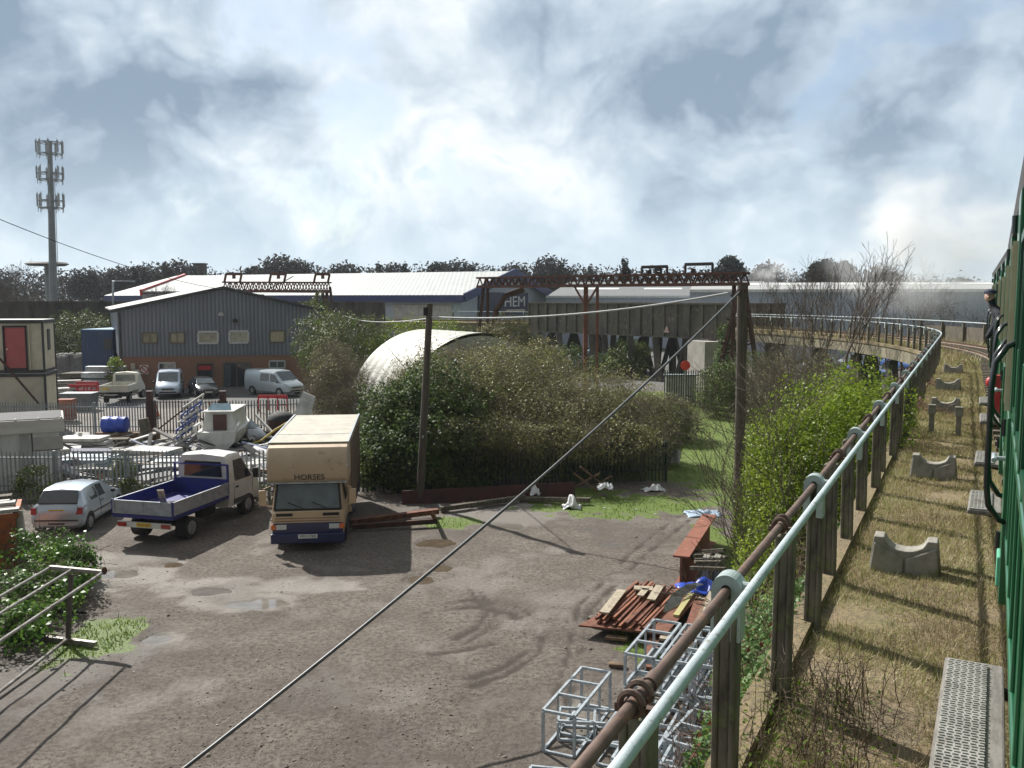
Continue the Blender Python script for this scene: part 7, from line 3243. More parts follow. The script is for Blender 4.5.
# ================================================================== telecom mast
def mast():
    b = at(52.3, 300, 142)
    b.z = 0
    zt = at(49.6, 141, 142).z
    t = thing('telecom_mast', 'tall grey telecom mast with three rings of antennas', 'mast', b)
    M_M = mat('mast_grey', (.24, .26, .28), .6, .3, (.19, .205, .22), 1)
    mb = MB()
    tx = at(49.6, 141, 142).x - b.x
    mb.tube([b - Vector((0, 0, .5)), b + Vector((tx * .5, 0, zt * .5)), b + Vector((tx, 0, zt))], [.72, .52, .34], 14)
    mb.build('pole', M_M, t, True, smooth=40)
    mb = MB()
    mb.tube([b + Vector((.95, -.3, 3)), b + Vector((.55 + tx * .85, -.3, zt * .85))], .06, 5)
    mb.tube([b + Vector((1.2, -.3, 3)), b + Vector((.75 + tx * .85, -.3, zt * .85))], .05, 5)
    mb.build('ladder', M_M, t, True)
    for py0, py1 in ((142, 156), (168, 182), (195, 210)):
        z0, z1 = at(50, py1, 142).z, at(50, py0, 142).z
        k = (z0 / zt)
        cx = b.x + tx * k
        p = MB()
        R1 = 1.75
        for z in (z0 + .3, z0 + (z1 - z0) * (.62 if py0 > 150 else .95)):
            pts = [(cx + R1 * math.cos(a), b.y + R1 * math.sin(a), z) for a in [2 * PI * i / 12 for i in range(13)]]
            p.tube(pts, .07, 5, cap=False)
            for i in range(6):
                a = 2 * PI * i / 6 + .3
                p.bar((cx, b.y, z), (cx + R1 * math.cos(a), b.y + R1 * math.sin(a), z), .09, .09)
        p.build('platform', M_M, t, True)
        for i in range(9):
            a = 2 * PI * i / 9 + .2
            q = MB()
            x, y = cx + (R1 + .05) * math.cos(a), b.y + (R1 + .05) * math.sin(a)
            q.bar((x, y, z0 - .35), (x, y, z1 + .4), .07, .07)
            q.box((x + .12 * math.cos(a), y + .12 * math.sin(a), (z0 + z1) / 2 + .3), (.26, .16, (z1 - z0) * .85), rz=a + PI / 2)
            q.build('antenna', mat('antenna_grey', (.36, .38, .40), .5), t, True)
    c = at(47, 264, 165)
    t2 = thing('canopy_roof', 'flat dark disc shaped roof showing either side of the mast foot', 'canopy', (c.x, c.y, 0))
    mb = MB()
    mb.tube([(c.x, c.y, c.z - .35), (c.x, c.y, c.z), (c.x, c.y, c.z + .3)], [3.0, 3.7, 3.2], 28)
    mb.build('roof', mat('dark_canopy', (.06, .055, .055), .7), t2, True)
    mb = MB()
    mb.tube([(c.x, c.y, 0), (c.x, c.y, c.z - .36)], [.5, .5], 12)
    mb.build('column', M_M, t2, True)


mast()
wire('thin black overhead wire from the shed ridge out to the upper left', at(221, 289, 76), at(-30, 207, 40), .5, .02, M_DARK)
# lamp posts beyond the viaduct
for px, pyt, Y, arm, lab in ((866, 266, 92, 2.9, 'tall street lamp with curved arm among the bare trees'), (489 + 392, 285, 96, 1.6, 'lower street lamp right of the tall one among the bare trees')):
    b = at(px, 300, Y)
    z = at(px, pyt, Y).z
    t = thing('street_lamp', lab, 'street lamp', (b.x, b.y, 0), 0, 'street lamps beyond the viaduct')
    mb = MB()
    mb.tube([(0, 0, 0), (0, 0, z - .6), (.3, 0, z - .15), (.9, 0, z), (arm, 0, z + .1)], [.09, .07, .06, .05, .045], 8)
    mb.build('pole', M_GALV, t, smooth=40)
    mb = MB()
    mb.ellip((arm + .3, 0, z + .08), (.45, .16, .10))
    mb.build('lamp_head', M_GALVW, t, smooth=60)
# white road sign and red lamp below the girder, railings
c = at(685.5, 365.5, 60)
t = thing('road_sign', 'round red sign on a post under the right end of the girder', 'sign', (c.x, c.y, 0))
mb = MB()
mb.disc_prism(c, (0, 1, 0), .32, .04, 20)
mb.build('disc', mat('bright_red_sign', (.75, .06, .03), .4), t, True)
mb = MB()
mb.bar((c.x, c.y + .05, 0), (c.x, c.y + .05, c.z), .06, .06)
mb.build('post', M_GALV, t, True)
t = palisade('palisade_fence', 'dark railings under the right end of the girder beside the road', (at(665, 380, 62).x, 62, 0), (at(712, 380, 62).x, 62, 0), 2.6, M_PALD)
t = thing('roadside_cabinet', 'pale grey roadside cabinet beneath the girder by the railings', 'cabinet', (at(680, 380, 66).x, 66, 0))
mb = MB()
mb.box((0, 0, .9), (2.2, .8, 1.8))
mb.build('case', M_BOARDW, t, bevel=.02)
mb = MB()
mb.box((0, 0, 1.86), (2.3, .9, .1))
mb.build('lid', M_GALV, t)
t = thing('bridge_abutment', 'pale concrete abutment block at the right end of the girder', 'abutment', (at(717, 380, 76).x, 76, 0), .3)
mb = MB()
mb.box((0, 1, 1.9), (3.0, 3.0, 3.9))
mb.build('block', mat('pale_abutment', (.36, .34, .30), .9, 0, (.27, .25, .22), 1), t)
# ================================================================== plants
M_TWIG = mat('brown_twigs', (.085, .066, .05), .95, 0, (.14, .11, .085), 5)
M_TWIGD = mat('dark_bark', (.055, .046, .038), .95, 0, (.09, .075, .06), 4)
M_TWIGP = mat('pale_twigs', (.19, .155, .11), .95, 0, (.12, .095, .07), 5)
L_IVY = leafmat('ivy_leaf', [(.05, (.02, .036, .012)), (.45, (.055, .095, .027)), (.75, (.12, .175, .042)), (1, (.22, .26, .09))], .3, .55)
L_BRAM = leafmat('bramble_leaf', [(.05, (.07, .07, .03)), (.35, (.155, .16, .06)), (.6, (.235, .245, .085)), (.8, (.32, .29, .14)), (1, (.44, .36, .23))], .3, .5)
L_SPRING = leafmat('spring_leaf', [(.05, (.06, .10, .010)), (.4, (.14, .21, .018)), (.75, (.23, .31, .03)), (1, (.33, .38, .07))], .45, .45)
L_SHRUB = leafmat('mid_green_leaf', [(.05, (.03, .05, .014)), (.45, (.08, .12, .028)), (.8, (.14, .19, .045)), (1, (.22, .23, .09))], .3, .5)
L_GREY = leafmat('bramble_glossy_leaf', [(.05, (.04, .075, .025)), (.45, (.09, .16, .05)), (.8, (.16, .25, .08)), (1, (.26, .33, .17))], .3, .5)
L_RED = leafmat('red_bramble_leaf', [(.2, (.12, .03, .02)), (1, (.22, .07, .03))], .3, .5)
L_BRIGHT = leafmat('bright_ivy_leaf', [(.05, (.02, .05, .01)), (.45, (.06, .14, .02)), (.8, (.12, .23, .03)), (1, (.2, .32, .06))], .35, .38)


def ell_points(E, n, rmin=.55, lump=.5, seed=0, gap=.0):
    """points in lumpy shells of ellipsoids; E list of (centre, radii)"""
    vol = np.array([r[0] * r[1] * r[2] for _, r in E]) ** .67
    cnt = (n * vol / vol.sum()).astype(int)
    Ps, Ns = [], []
    for (c, r), k in zip(E, cnt):
        k2 = int(k * 1.6)
        d = RNG.normal(size=(k2, 3))
        d /= np.linalg.norm(d, axis=1, keepdims=True)
        c = np.array(c, float)
        r = np.array(r, float)
        base = c + d * r
        lum = fbm(base * 1.1 + seed * 3.3, 4, seed)
        rad = (rmin + (1 - rmin) * RNG.uniform(0, 1, k2) ** .6) * (1 + (lum - .5) * lump * 2)
        P = c + d * r * rad[:, None]
        cl = fbm(P * 1.9 + seed, 3, seed + 40)
        keep = (RNG.uniform(0, 1, k2) < sstep(.30 + gap, .52 + gap, cl)) & (P[:, 2] > .02)
        P, d = P[keep][:k], d[keep][:k]
        Ps.append(P)
        Ns.append(d / r * r.mean())
    return np.concatenate(Ps), np.concatenate(Ns)


def foliage(parent, E, n, size, m, rmin=.55, lump=.5, seed=0, gap=0.0, up=.6, nm='foliage', asp=.55):
    P, Nn = ell_points(E, n, rmin, lump, seed, gap)
    k = len(P)
    Nn = Nn * .7 + RNG.normal(size=(k, 3)) * .75 + np.array([0, 0, up])
    L = size * RNG.uniform(.6, 1.35, k)
    v, f = leaves_np(P, Nn, L, L * asp)
    return build_np(nm, v, f, m, parent)


def arching(E, n, length, r, seed=0, curl=.5):
    """thin arching canes leaving the shell of the ellipsoids"""
    P, Nn = ell_points(E, n, .6, .4, seed)
    P0, P1, A, B = [], [], [], []
    k = len(P)
    d = Nn / np.linalg.norm(Nn, axis=1, keepdims=True) * .5 + RNG.normal(size=(k, 3)) * .6 + np.array([0, 0, .35])
    d /= np.linalg.norm(d, axis=1, keepdims=True)
    L = length * RNG.uniform(.4, 1.4, k)[:, None]
    p = P - d * L * .5
    for j in range(4):
        q = p + d * L / 4
        P0.append(p), P1.append(q)
        A.append(np.full(k, r * (1 - j * .2))), B.append(np.full(k, r * (1 - (j + 1) * .2)))
        p = q
        d = d + RNG.normal(size=(k, 3)) * .22 - np.array([0, 0, curl * .3])
        d /= np.linalg.norm(d, axis=1, keepdims=True)
    return segs_np(np.concatenate(P0), np.concatenate(P1), np.concatenate(A), np.concatenate(B), 3)


def grow(base, h, seed, stems=1, spread=.45, levels=5, r0=.12, up=.25, ratio=.72, kids=(2, 3), lean=None, tipr=.009):
    rnd = random.Random(seed)
    S0, S1, A, B, tips = [], [], [], [], []

    def rec(p, d, L, r, lv):
        n = 3 if lv > 1 else 2
        for j in range(n):
            q = p + d * (L / n)
            r2 = max(tipr, r * .86)
            S0.append(p), S1.append(q), A.append(r), B.append(r2)
            p, r = q, r2
            d = (d + Vector((rnd.gauss(0, .13), rnd.gauss(0, .13), rnd.gauss(0, .08) + up * .12))).normalized()
            if lv > 0 and j < n - 1 and rnd.random() < .7:
                side(p, d, L, r, lv)
        if lv == 0:
            tips.append(p)
            return
        for _ in range(rnd.choice(kids)):
            side(p, d, L, r, lv)

    def side(p, d, L, r, lv):
        a = rnd.uniform(0, 2 * PI)
        perp = d.orthogonal().normalized()
        perp = Matrix.Rotation(a, 3, d) @ perp
        nd = (d + perp * rnd.uniform(.5, 1.2) * spread * 1.6 + Vector((0, 0, up * .4))).normalized()
        rec(p, nd, L * ratio * rnd.uniform(.75, 1.15), max(tipr, r * .62), lv - 1)

    tot = sum(ratio ** i for i in range(levels + 1))
    for i in range(stems):
        d = Vector((rnd.gauss(0, .12 * (stems > 1) * 1.6), rnd.gauss(0, .12 * (stems > 1) * 1.6), 1)).normalized()
        if lean:
            d = (d + Vector(lean)).normalized()
        b = Vector(base) + Vector((rnd.gauss(0, .25), rnd.gauss(0, .25), 0)) * (stems > 1)
        rec(b, d, h * rnd.uniform(.85, 1.1) / tot * 1.12, r0 * rnd.uniform(.7, 1), levels)
    return S0, S1, A, B, tips


def bare_tree(label, base, h, seed, group=None, name='bare_tree', m=None, leaf=None, nleaf=0, lsize=.06, **kw):
    t = thing(name, label, 'tree', base, 0, group)
    S0, S1, A, B, tips = grow(base, h, seed, **kw)
    S0, S1, A, B = (np.array([tuple(p) for p in S0]), np.array([tuple(p) for p in S1]), np.array(A), np.array(B))
    big = A > kw.get('r0', .12) * .34
    for nm, k in (('trunk', big), ('crown', ~big)):
        if k.sum() == 0:
            continue
        v, f = segs_np(S0[k], S1[k], A[k], B[k], 6 if nm == 'trunk' else 3)
        build_np(nm, v, f, m or M_TWIGD, t)
    if leaf is not None and tips:
        T = np.array([tuple(p) for p in tips])
        P = T[RNG.integers(0, len(T), nleaf)] + RNG.normal(size=(nleaf, 3)) * lsize * 3.0
        v, f = leaves_np(P, RNG.normal(size=(nleaf, 3)) + [0, 0, .4], lsize * RNG.uniform(.6, 1.3, nleaf), lsize * .55)
        build_np('leaves', v, f, leaf, t)
    return t


def E_(px, Y, zc, r):
    return ((( px - 512) / FPX * Y, Y, zc), r)


def bush(label, E, n, size, m, canes=0, clen=.8, cr=.008, cm=None, seed=0, name='bush', cat='bush', group=None, **kw):
    c = E[0][0]
    t = thing(name, label, cat, (c[0], c[1], 0), 0, group)
    foliage(t, E, n, size, m, seed=seed, **kw)
    if canes:
        v, f = arching(E, canes, clen, cr, seed + 5)
        build_np('stems', v, f, cm or M_TWIG, t)
    return t


# ---- central thicket
E1 = [E_(432, 37.2, 2.3, (2.5, 2.2, 2.7)), E_(396, 37.0, 2.1, (1.5, 1.9, 2.1)), E_(378, 35.6, 1.1, (1.0, 1.6, 1.5)), E_(455, 35.6, 1.5, (2.0, 1.9, 1.9)), E_(415, 34.4, 1.3, (1.9, .9, 1.5))]
bush('dense dark green ivy bush behind the leaning pole, right of the horse lorry', E1, 46000, .12, L_IVY, 900, .9, .008, seed=1, rmin=.5, lump=.75, name='ivy_bush', asp=.8)
E2 = [E_(488, 39.6, 2.35, (3.0, 2.8, 3.0)), E_(545, 39.8, 2.2, (3.0, 2.8, 2.85)), E_(600, 40.2, 1.9, (2.8, 2.6, 2.6)), E_(632, 40.2, 1.5, (2.1, 2.1, 2.2)), E_(520, 37.0, 1.9, (3.6, 2.3, 1.9)), E_(590, 37.8, 1.8, (3.2, 2.2, 1.7)), E_(505, 42, 2.9, (3.4, 2, 2.5)), E_(442, 42.5, 2.5, (2.5, 1.8, 2.6)), E_(408, 42.5, 2.0, (1.7, 1.6, 2.2)), E_(455, 38, 3.4, (2.2, 1.8, 1.75)), E_(505, 43, 3.3, (2.6, 1.8, 2.25)), E_(545, 43, 2.8, (2.2, 1.8, 2.3)), E_(470, 34.4, 2.2, (1.7, .8, .9)), E_(560, 35.0, 2.0, (2.2, .8, .85)), E_(630, 35.8, 1.8, (1.7, .9, .95)), E_(515, 34.6, 2.1, (1.3, .8, 1.0)), E_(440, 44.5, 3.2, (2.1, 1.6, 2.2)), E_(412, 43.5, 2.6, (1.6, 1.5, 2.3)), E_(475, 44.5, 3.3, (2.0, 1.5, 2.2)), E_(630, 38.3, 1.5, (2.0, 1.8, 1.6))]
bush('big olive brown bramble thicket in the middle of the picture, over the dark fence', E2, 140000, .095, L_BRAM, 15000, 1.1, .008, M_TWIGP, seed=2, rmin=.5, lump=.75, name='bramble_thicket', cat='thicket')
bush('sparse yellowish green shrub at the right end of the bramble thicket', [E_(664, 41, 1.1, (1.1, 1.3, 1.8)), E_(672, 47, .9, (1.0, 1.3, 1.5))], 9000, .09, L_SHRUB, 1600, .9, .008, M_TWIGP, seed=3, gap=.05)
# ---- left twiggy bush and greenery behind
bush('tall brown twiggy bush with scattered buds between the lorry and the round hut', [E_(341, 46.5, 2.3, (1.7, 1.8, 2.7)), E_(330, 49, 2.9, (1.3, 1.6, 2.6)), E_(354, 44.5, 1.5, (1.2, 1.4, 1.9))], 12000, .08, L_BRAM, 5200, 1.3, .009, M_TWIGP, seed=4, gap=.06)
bush('rounded green bush behind the twiggy bush, left of the round hut', [E_(352, 63, 3.6, (3.4, 2.6, 3.0)), E_(325, 66, 4.0, (2.4, 2.4, 2.6))], 20000, .15, L_SHRUB, 1800, 1.2, .011, M_TWIGP, seed=6)
bush('yellowish green bush peeping over the round hut roof', [E_(405, 66, 3.4, (3.2, 2.5, 2.6)), E_(448, 69, 3.2, (3.0, 2.5, 2.5))], 17000, .15, L_SPRING, 1500, 1.2, .011, M_TWIGP, seed=7)
bush('ivy climbing the legs of the left crane behind the shed', [E_(318, 88, 4.6, (1.3, 1.0, 3.2)), E_(309, 86, 3.8, (2.4, 1.5, 3.6))], 9000, .2, L_SHRUB, 500, 1.2, .012, seed=8, name='ivy_growth', cat='ivy')
bush('brown and green creeper swallowing the left legs of the long gantry', [E_(510, 77, 3.2, (2.6, 1.8, 2.9)), E_(492, 79, 2.6, (1.8, 1.5, 3.2)), E_(532, 76, 2.2, (2.4, 1.6, 2.4))], 13000, .18, L_BRAM, 2600, 1.3, .012, M_TWIGP, seed=9, gap=.02)
bush('round green shrub left of the shed, in front of the far parapet', [E_(84, 93, 3.0, (4.4, 2.5, 3.1)), E_(106, 92, 2.8, (2.6, 2.2, 2.7)), E_(62, 95, 2.4, (2.2, 2, 2.6))], 17000, .2, L_SHRUB, 1500, 1.4, .014, M_TWIGP, seed=10)
bush('small yellow green bush against the left wall of the shed', [E_(114, 72, 1.3, (.9, .9, 1.6))], 2500, .14, L_SPRING, 200, .8, .01, seed=12)
# under the girder
bush('small round green bush among the parked cars under the girder', [E_(628, 86, 1.6, (2.2, 2, 2.1))], 6000, .2, L_SHRUB, 300, 1, .012, seed=13)
bush('dark ivy column hanging at the right end of the girder', [E_(727, 64, 3.4, (.9, .9, 2.6)), E_(722, 64, 1.5, (1.1, 1, 1.6))], 6000, .16, L_IVY, 0, seed=14, name='ivy_growth', cat='ivy')
bush('dark evergreen bushes at the foot of the girder columns', [E_(566, 84, 1.4, (2.0, 1.6, 1.8)), E_(600, 83, 1.0, (1.6, 1.4, 1.5))], 6000, .18, L_IVY, 0, seed=15)
bush('grey brown scrub in front of the round red sign', [E_(655, 48, .9, (2.8, 2, 1.5)), E_(610, 50, .8, (3.2, 2, 1.6))], 13000, .11, L_BRAM, 3500, 1.1, .009, M_TWIGP, seed=16, name='scrub', cat='scrub')
# ---- right: willow twigs, green growth behind the pole
bush('mid green bush left of the upright pole at the end of the grass', [E_(722, 57, 1.3, (1.7, 1.6, 1.9)), E_(755, 57, 1.6, (2.2, 1.6, 2.6))], 15000, .12, L_SHRUB, 1500, 1.0, .008, M_TWIGP, seed=17)
bush('brown twiggy willow scrub behind the bright green shrub', [E_(778, 44, 2.2, (1.9, 1.8, 2.8)), E_(806, 45, 2.2, (2.0, 1.8, 3.0)), E_(834, 46, 2.0, (1.7, 1.8, 2.6))], 7000, .09, L_BRAM, 3600, 1.5, .010, M_TWIGP, seed=18, gap=.04, name='willow_scrub', cat='scrub')
# ---- bright green shrub by the fence
EB = [E_(832, 18.0, 4.5, (1.55, 1.7, 1.7)), E_(806, 18.6, 3.3, (1.15, 1.4, 1.9)), E_(778, 19.4, 3.5, (.7, .9, 1.0)), E_(842, 17.0, 3.1, (1.2, 1.4, 1.8)), E_(805, 16.8, 2.4, (1.1, 1.1, 1.5)), E_(855, 19.5, 4.7, (1.2, 1.4, 1.35))]
EB.append(E_(768, 20.0, 2.5, (.7, .9, 1.3)))
tb = bush('bright yellow green hawthorn shrub just coming into leaf beside the handrail', EB, 78000, .062, L_SPRING, 0, seed=20, rmin=.35, lump=.55, gap=.03, name='hawthorn_shrub', cat='shrub', asp=.7)
S0, S1, A, B, tips = [], [], [], [], []
for i, (c, r) in enumerate(EB):
    g = grow((c[0] * .98, c[1], 0), c[2] + r[2] * .8, 60 + i, stems=2, spread=.36, levels=4, r0=.045, up=.35, tipr=.004)
    for a_, b_ in zip((S0, S1, A, B), g[:4]):
        a_.extend(b_)
v, f = segs_np([tuple(p) for p in S0], [tuple(p) for p in S1], A, B, 4)
build_np('stems', v, f, M_TWIG, tb)
# ---- brambles hard against the outside of the near fence
def fence_brambles():
    n = 36000
    s = RNG.uniform(.3, 9.5, n)
    of = -.28 - RNG.uniform(0, 1, n) * (.35 + s * .11)
    top = 4.72 - (np.abs(of) - .3) * 1.15 + (fbm(np.stack([s * .8, of], 1), 3, 3) - .5) * 1.2
    z = top - RNG.gamma(1.4, .32, n)
    P = np.stack([PA.x + PD.x * s - PL.x * of, PA.y + PD.y * s - PL.y * of, z], 1)
    cl = fbm(P * 2.0, 3, 70)
    P = P[(z > .1) & (RNG.uniform(0, 1, n) < sstep(.36, .54, cl))]
    k = len(P)
    Nn = RNG.normal(size=(k, 3)) * .8 + np.array([-.3, 0, .9])
    L = .055 * RNG.uniform(.5, 1.4, k)
    t = thing('bramble_bank', 'glossy green brambles growing up the outside of the near fence posts', 'brambles', path(4, -1, 0))
    v, f = leaves_np(P, Nn, L, L * .68)
    build_np('leaves', v, f, [L_GREY, L_RED], t, mi=(RNG.uniform(0, 1, k) < .06).astype(int))
    m = 900
    s = RNG.uniform(.3, 9.5, m)
    of = -RNG.uniform(.3, 1.4, m)
    z = np.maximum(.2, 4.7 - (np.abs(of) - .3) * 1.3 - RNG.uniform(0, .9, m))
    Q = np.stack([PA.x + PD.x * s - PL.x * of, PA.y + PD.y * s - PL.y * of, z], 1)
    A0, A1, r0, r1 = [], [], [], []
    d = RNG.normal(size=(m, 3)) * .6 + np.array([0, 0, .6])
    for j in range(4):
        d = d / np.linalg.norm(d, axis=1, keepdims=True)
        E = Q + d * .16
        A0.append(Q), A1.append(E), r0.append(np.full(m, .0045 - .0008 * j)), r1.append(np.full(m, .004 - .0008 * j))
        Q = E
        d = d + RNG.normal(size=(m, 3)) * .3 - np.array([0, 0, .3])
    v, f = segs_np(np.concatenate(A0), np.concatenate(A1), np.concatenate(r0), np.concatenate(r1), 4)
    build_np('canes', v, f, mat('reddish_cane', (.12, .06, .045), .8, 0, (.17, .11, .07), 6), t)
    # bank of earth they root in
    mb = MB()
    for a_, b_ in zip(srange(-2, 14.5, 1.5)[:-1], srange(-2, 14.5, 1.5)[1:]):
        j0, j1 = math.sin(a_ * 2.1) * .2, math.sin(b_ * 2.1) * .2
        mb.add([path(a_, -.29, 4.3), path(b_, -.29, 4.3), path(b_, -1.2 + j1, 2.6), path(a_, -1.2 + j0, 2.6), path(b_, -2.1 - j1, -.2), path(a_, -2.1 - j0, -.2)], [(0, 1, 2, 3), (3, 2, 4, 5)])
    tag(mb.build('embankment', mat('dark_earth', (.06, .05, .035), .95, 0, (.09, .075, .05), 2, bump=.6, bscale=6)), kind='structure')


fence_brambles()
# shrubs beyond, along the fence further on
bush('leafy tangle under the handrail beyond the bright green shrub', [((path(24, -1.6).x, path(24, -1.6).y, 2.2), (1.3, 2.5, 2.2)), ((path(30, -1.8).x, path(30, -1.8).y, 1.8), (1.4, 2.6, 2.0))], 12000, .09, L_IVY, 1200, 1, .008, seed=23)
# ---- lower left ivy bush
bush('bright glossy ivy bush beneath the pipe rack at the lower left', [((G(22, 612).x, G(22, 612).y, .42), (1.5, 1.2, .62)), ((G(74, 598).x - .3, G(74, 598).y, .42), (.8, .9, .62)), ((G(52, 590).x, G(52, 590).y, .42), (.9, .9, .66)), ((G(5, 640).x, G(5, 640).y, .4), (1.3, 1.1, .6)), ((G(76, 582).x, G(76, 582).y, .55), (.75, .7, .75)), ((G(40, 575).x, G(40, 575).y, .6), (1.0, .8, .8))], 12500, .10, L_BRIGHT, 1100, .7, .008, seed=24, rmin=.4, lump=.95, gap=.06, name='ivy_bush', asp=.8)
# weeds at the fence foot
for i, (px, Y, r, n_, lab) in enumerate(((128, 32.6, (.7, .3, .55), 1300, 'green weeds at the fence foot between hatchback and flatbed'), (30, 32.6, (1.2, .4, .8), 1800, 'dark weeds at the fence foot in front of the white hut'), (258, 32.2, (.8, .4, .45), 1200, 'weeds at the fence foot between the flatbed cab and the lorry'), (118, 34.2, (.5, .4, 1.0), 1200, 'thin sapling leaves growing through the fence beside the cream panel'))):
    bush(lab, [E_(px, Y, r[2] * .8, r)], n_, .09, L_SHRUB, 220, .6, .006, M_TWIG, seed=30 + i, name='weed_clump', cat='weeds', gap=.03)

# grass tufts: green edges of the yard
M_GRASS = leafmat('green_grass_blades', [(.05, (.05, .085, .014)), (.45, (.11, .18, .024)), (.75, (.17, .26, .034)), (1, (.26, .28, .09))], .35, .5)


def yard_grass(n):
    PX = RNG.uniform(20, 770, n)
    PYY = RNG.uniform(385, 720, n)
    d = np.stack([(PX - 512) / FPX, CP + (384 - PYY) / FPX * SP, -SP + (384 - PYY) / FPX * CP], 1)
    t = -CAMZ / d[:, 2]
    P = d * t[:, None] + np.array([0, 0, CAMZ])
    at_, h = ground_attrs(P[:, :2])
    cl = fbm(P[:, :2] * 2.2, 3, 91)
    keep = (RNG.uniform(0, 1, n) < sstep(.35, .85, at_['green']) * sstep(.32, .55, cl))
    P = P[keep]
    P[:, 2] = h[keep] * .5 - .01
    k = len(P)
    dist = P[:, 1]
    return blades(P, RNG.gamma(2.2, .022, k) + .02, .006 + dist * .0004, .8)


v, f = yard_grass(90000)
tag(build_np('grass', v, f, M_GRASS), 'short green grass fringing the dirt yard', 'grass', kind='stuff')

# ---- bare trees
B_ = lambda px, Y: ((px - 512) / FPX * Y, Y, 0)
for px, Y, h, sd_, lab in ((806, 56, 8.6, 121, 'thin bare sapling over the willow scrub, nearest the gantry'), (834, 58, 9.4, 122, 'thin bare tree left of the tallest one, against the grey wall'), (879, 60, 9.0, 123, 'thin bare tree in front of the viaduct curve, right of the slim one'), (892, 88, 9.0, 124, 'thin bare tree beyond the far handrail under the steam')):
    bare_tree(lab, B_(px, Y), h, sd_, None, stems=2, spread=.36, levels=4, r0=.10, up=.55, ratio=.66, m=M_TWIG)
bare_tree('tallest bare tree of those left of the viaduct curve, rising out of the scrub', B_(845, 50), 10.6, 101, stems=1, spread=.34, levels=4, r0=.14, up=.7, ratio=.66, m=M_TWIG)
bare_tree('slim bare tree just right of the tallest bare tree', B_(862, 54), 9.4, 102, stems=1, spread=.36, levels=4, r0=.11, up=.6, ratio=.66, m=M_TWIG)
bare_tree('bare tree with thin upright twigs left of the tallest bare tree', B_(822, 47), 9.0, 103, stems=1, spread=.34, levels=4, r0=.10, up=.6, ratio=.66, m=M_TWIG)
bare_tree('low bare tree standing in front of the gantry end', B_(792, 52), 8.4, 104, stems=1, spread=.36, levels=4, r0=.09, up=.5, ratio=.66, m=M_TWIG)
g_ = 'bare trees beyond the viaduct'
bare_tree('spreading bare tree beyond the far handrail, left of the steam', B_(905, 82), 11.0, 105, g_, stems=2, spread=.5, levels=5, r0=.2, up=.15, ratio=.74)
bare_tree('low bare tree beyond the far handrail between the other two', B_(935, 86), 6.5, 106, g_, stems=2, spread=.55, levels=4, r0=.15, up=.1)
bare_tree('bare tree with sideways branches beyond the far handrail, next to the train', B_(978, 78), 7.0, 107, g_, stems=2, spread=.6, levels=5, r0=.16, up=.05, lean=(-.25, 0, 0))
bare_tree('bare tree behind the long gantry end, against the grey wall', B_(780, 92), 7.5, 108, g_, stems=2, spread=.4, levels=4, r0=.12, up=.3)
bare_tree('small bare tree rising behind the shed roof', B_(186, 104), 9.5, 109, None, stems=2, spread=.35, levels=5, r0=.12, up=.4)
bare_tree('big bare tree at the left edge below the mast', B_(12, 118), 11.0, 110, None, stems=2, spread=.5, levels=6, r0=.28, up=.2)
bare_tree('second bare tree beside the foot of the mast', B_(38, 125), 9.0, 111, None, stems=2, spread=.5, levels=6, r0=.2, up=.2)

# ---- distant woodland ridge
L_FAR = leafmat('distant_twig_mass', [(.05, (.026, .026, .027)), (.5, (.048, .046, .044)), (.85, (.07, .066, .058)), (1, (.09, .082, .068))], .2, .9, .06, .6)
L_FARG = leafmat('distant_evergreen', [(.05, (.018, .024, .022)), (.5, (.03, .042, .034)), (1, (.055, .07, .05))], .1, .8, .1, .6)
prof = [(-150, 276), (0, 270), (60, 271), (100, 268), (150, 266), (180, 263), (206, 271), (250, 270), (280, 264), (320, 266), (400, 266), (450, 264), (500, 267), (550, 263), (600, 266), (660, 268), (720, 268), (780, 271), (830, 268), (880, 270), (930, 275), (1000, 282), (1200, 284)]
px_ = np.array([p[0] for p in prof])
py_ = np.array([p[1] for p in prof])
CC, SS = [], []
for row, Yr in enumerate((225, 250, 285)):
    x = -160.0
    while x < 1180:
        top = np.interp(x, px_, py_) + random.uniform(-3.5, 1.5) + (2 - row) * 1.5
        z = CAMZ + (298 - top) * Yr / FPX
        r = random.uniform(3.0, 5.5)
        CC.append(((x - 512) / FPX * Yr, Yr + random.uniform(-6, 6), z - r))
        SS.append((r * random.uniform(.9, 1.4), r, r))
        CC.append((CC[-1][0] + random.uniform(-2, 2), CC[-1][1], (z - r) * .45))
        SS.append((r * 1.4, r, max(2, (z - r) * .6)))
        x += random.uniform(11, 19)
P, Nn = ell_points(list(zip(CC, SS)), 90000, .35, .5, 55, .0)
v, f = leaves_np(P, RNG.normal(size=(len(P), 3)), RNG.uniform(.6, 1.5, len(P)), RNG.uniform(.35, .7, len(P)))
tag(build_np('woodland', v, f, L_FAR), 'dark far off wooded ridge along the skyline', 'woodland', kind='stuff')


def far_tree(label, name, E, n, size, m, trunk_h, th=.35):
    t = thing(name, label, 'tree', (0, 0, 0), 0, 'trees standing out on the skyline')
    P, Nn = ell_points(E, n, .3, .6, int(n) % 89, .02)
    v, f = leaves_np(P, RNG.normal(size=(len(P), 3)), size * RNG.uniform(.6, 1.4, len(P)), size * .5)
    build_np('crown', v, f, m, t)
    mb = MB()
    mb.tube([(0, 0, -.3), (.1, 0, trunk_h * .6), (0, .1, trunk_h)], [th, th * .75, th * .4], 7)
    mb.build('trunk', M_TWIGD, t)
    return t


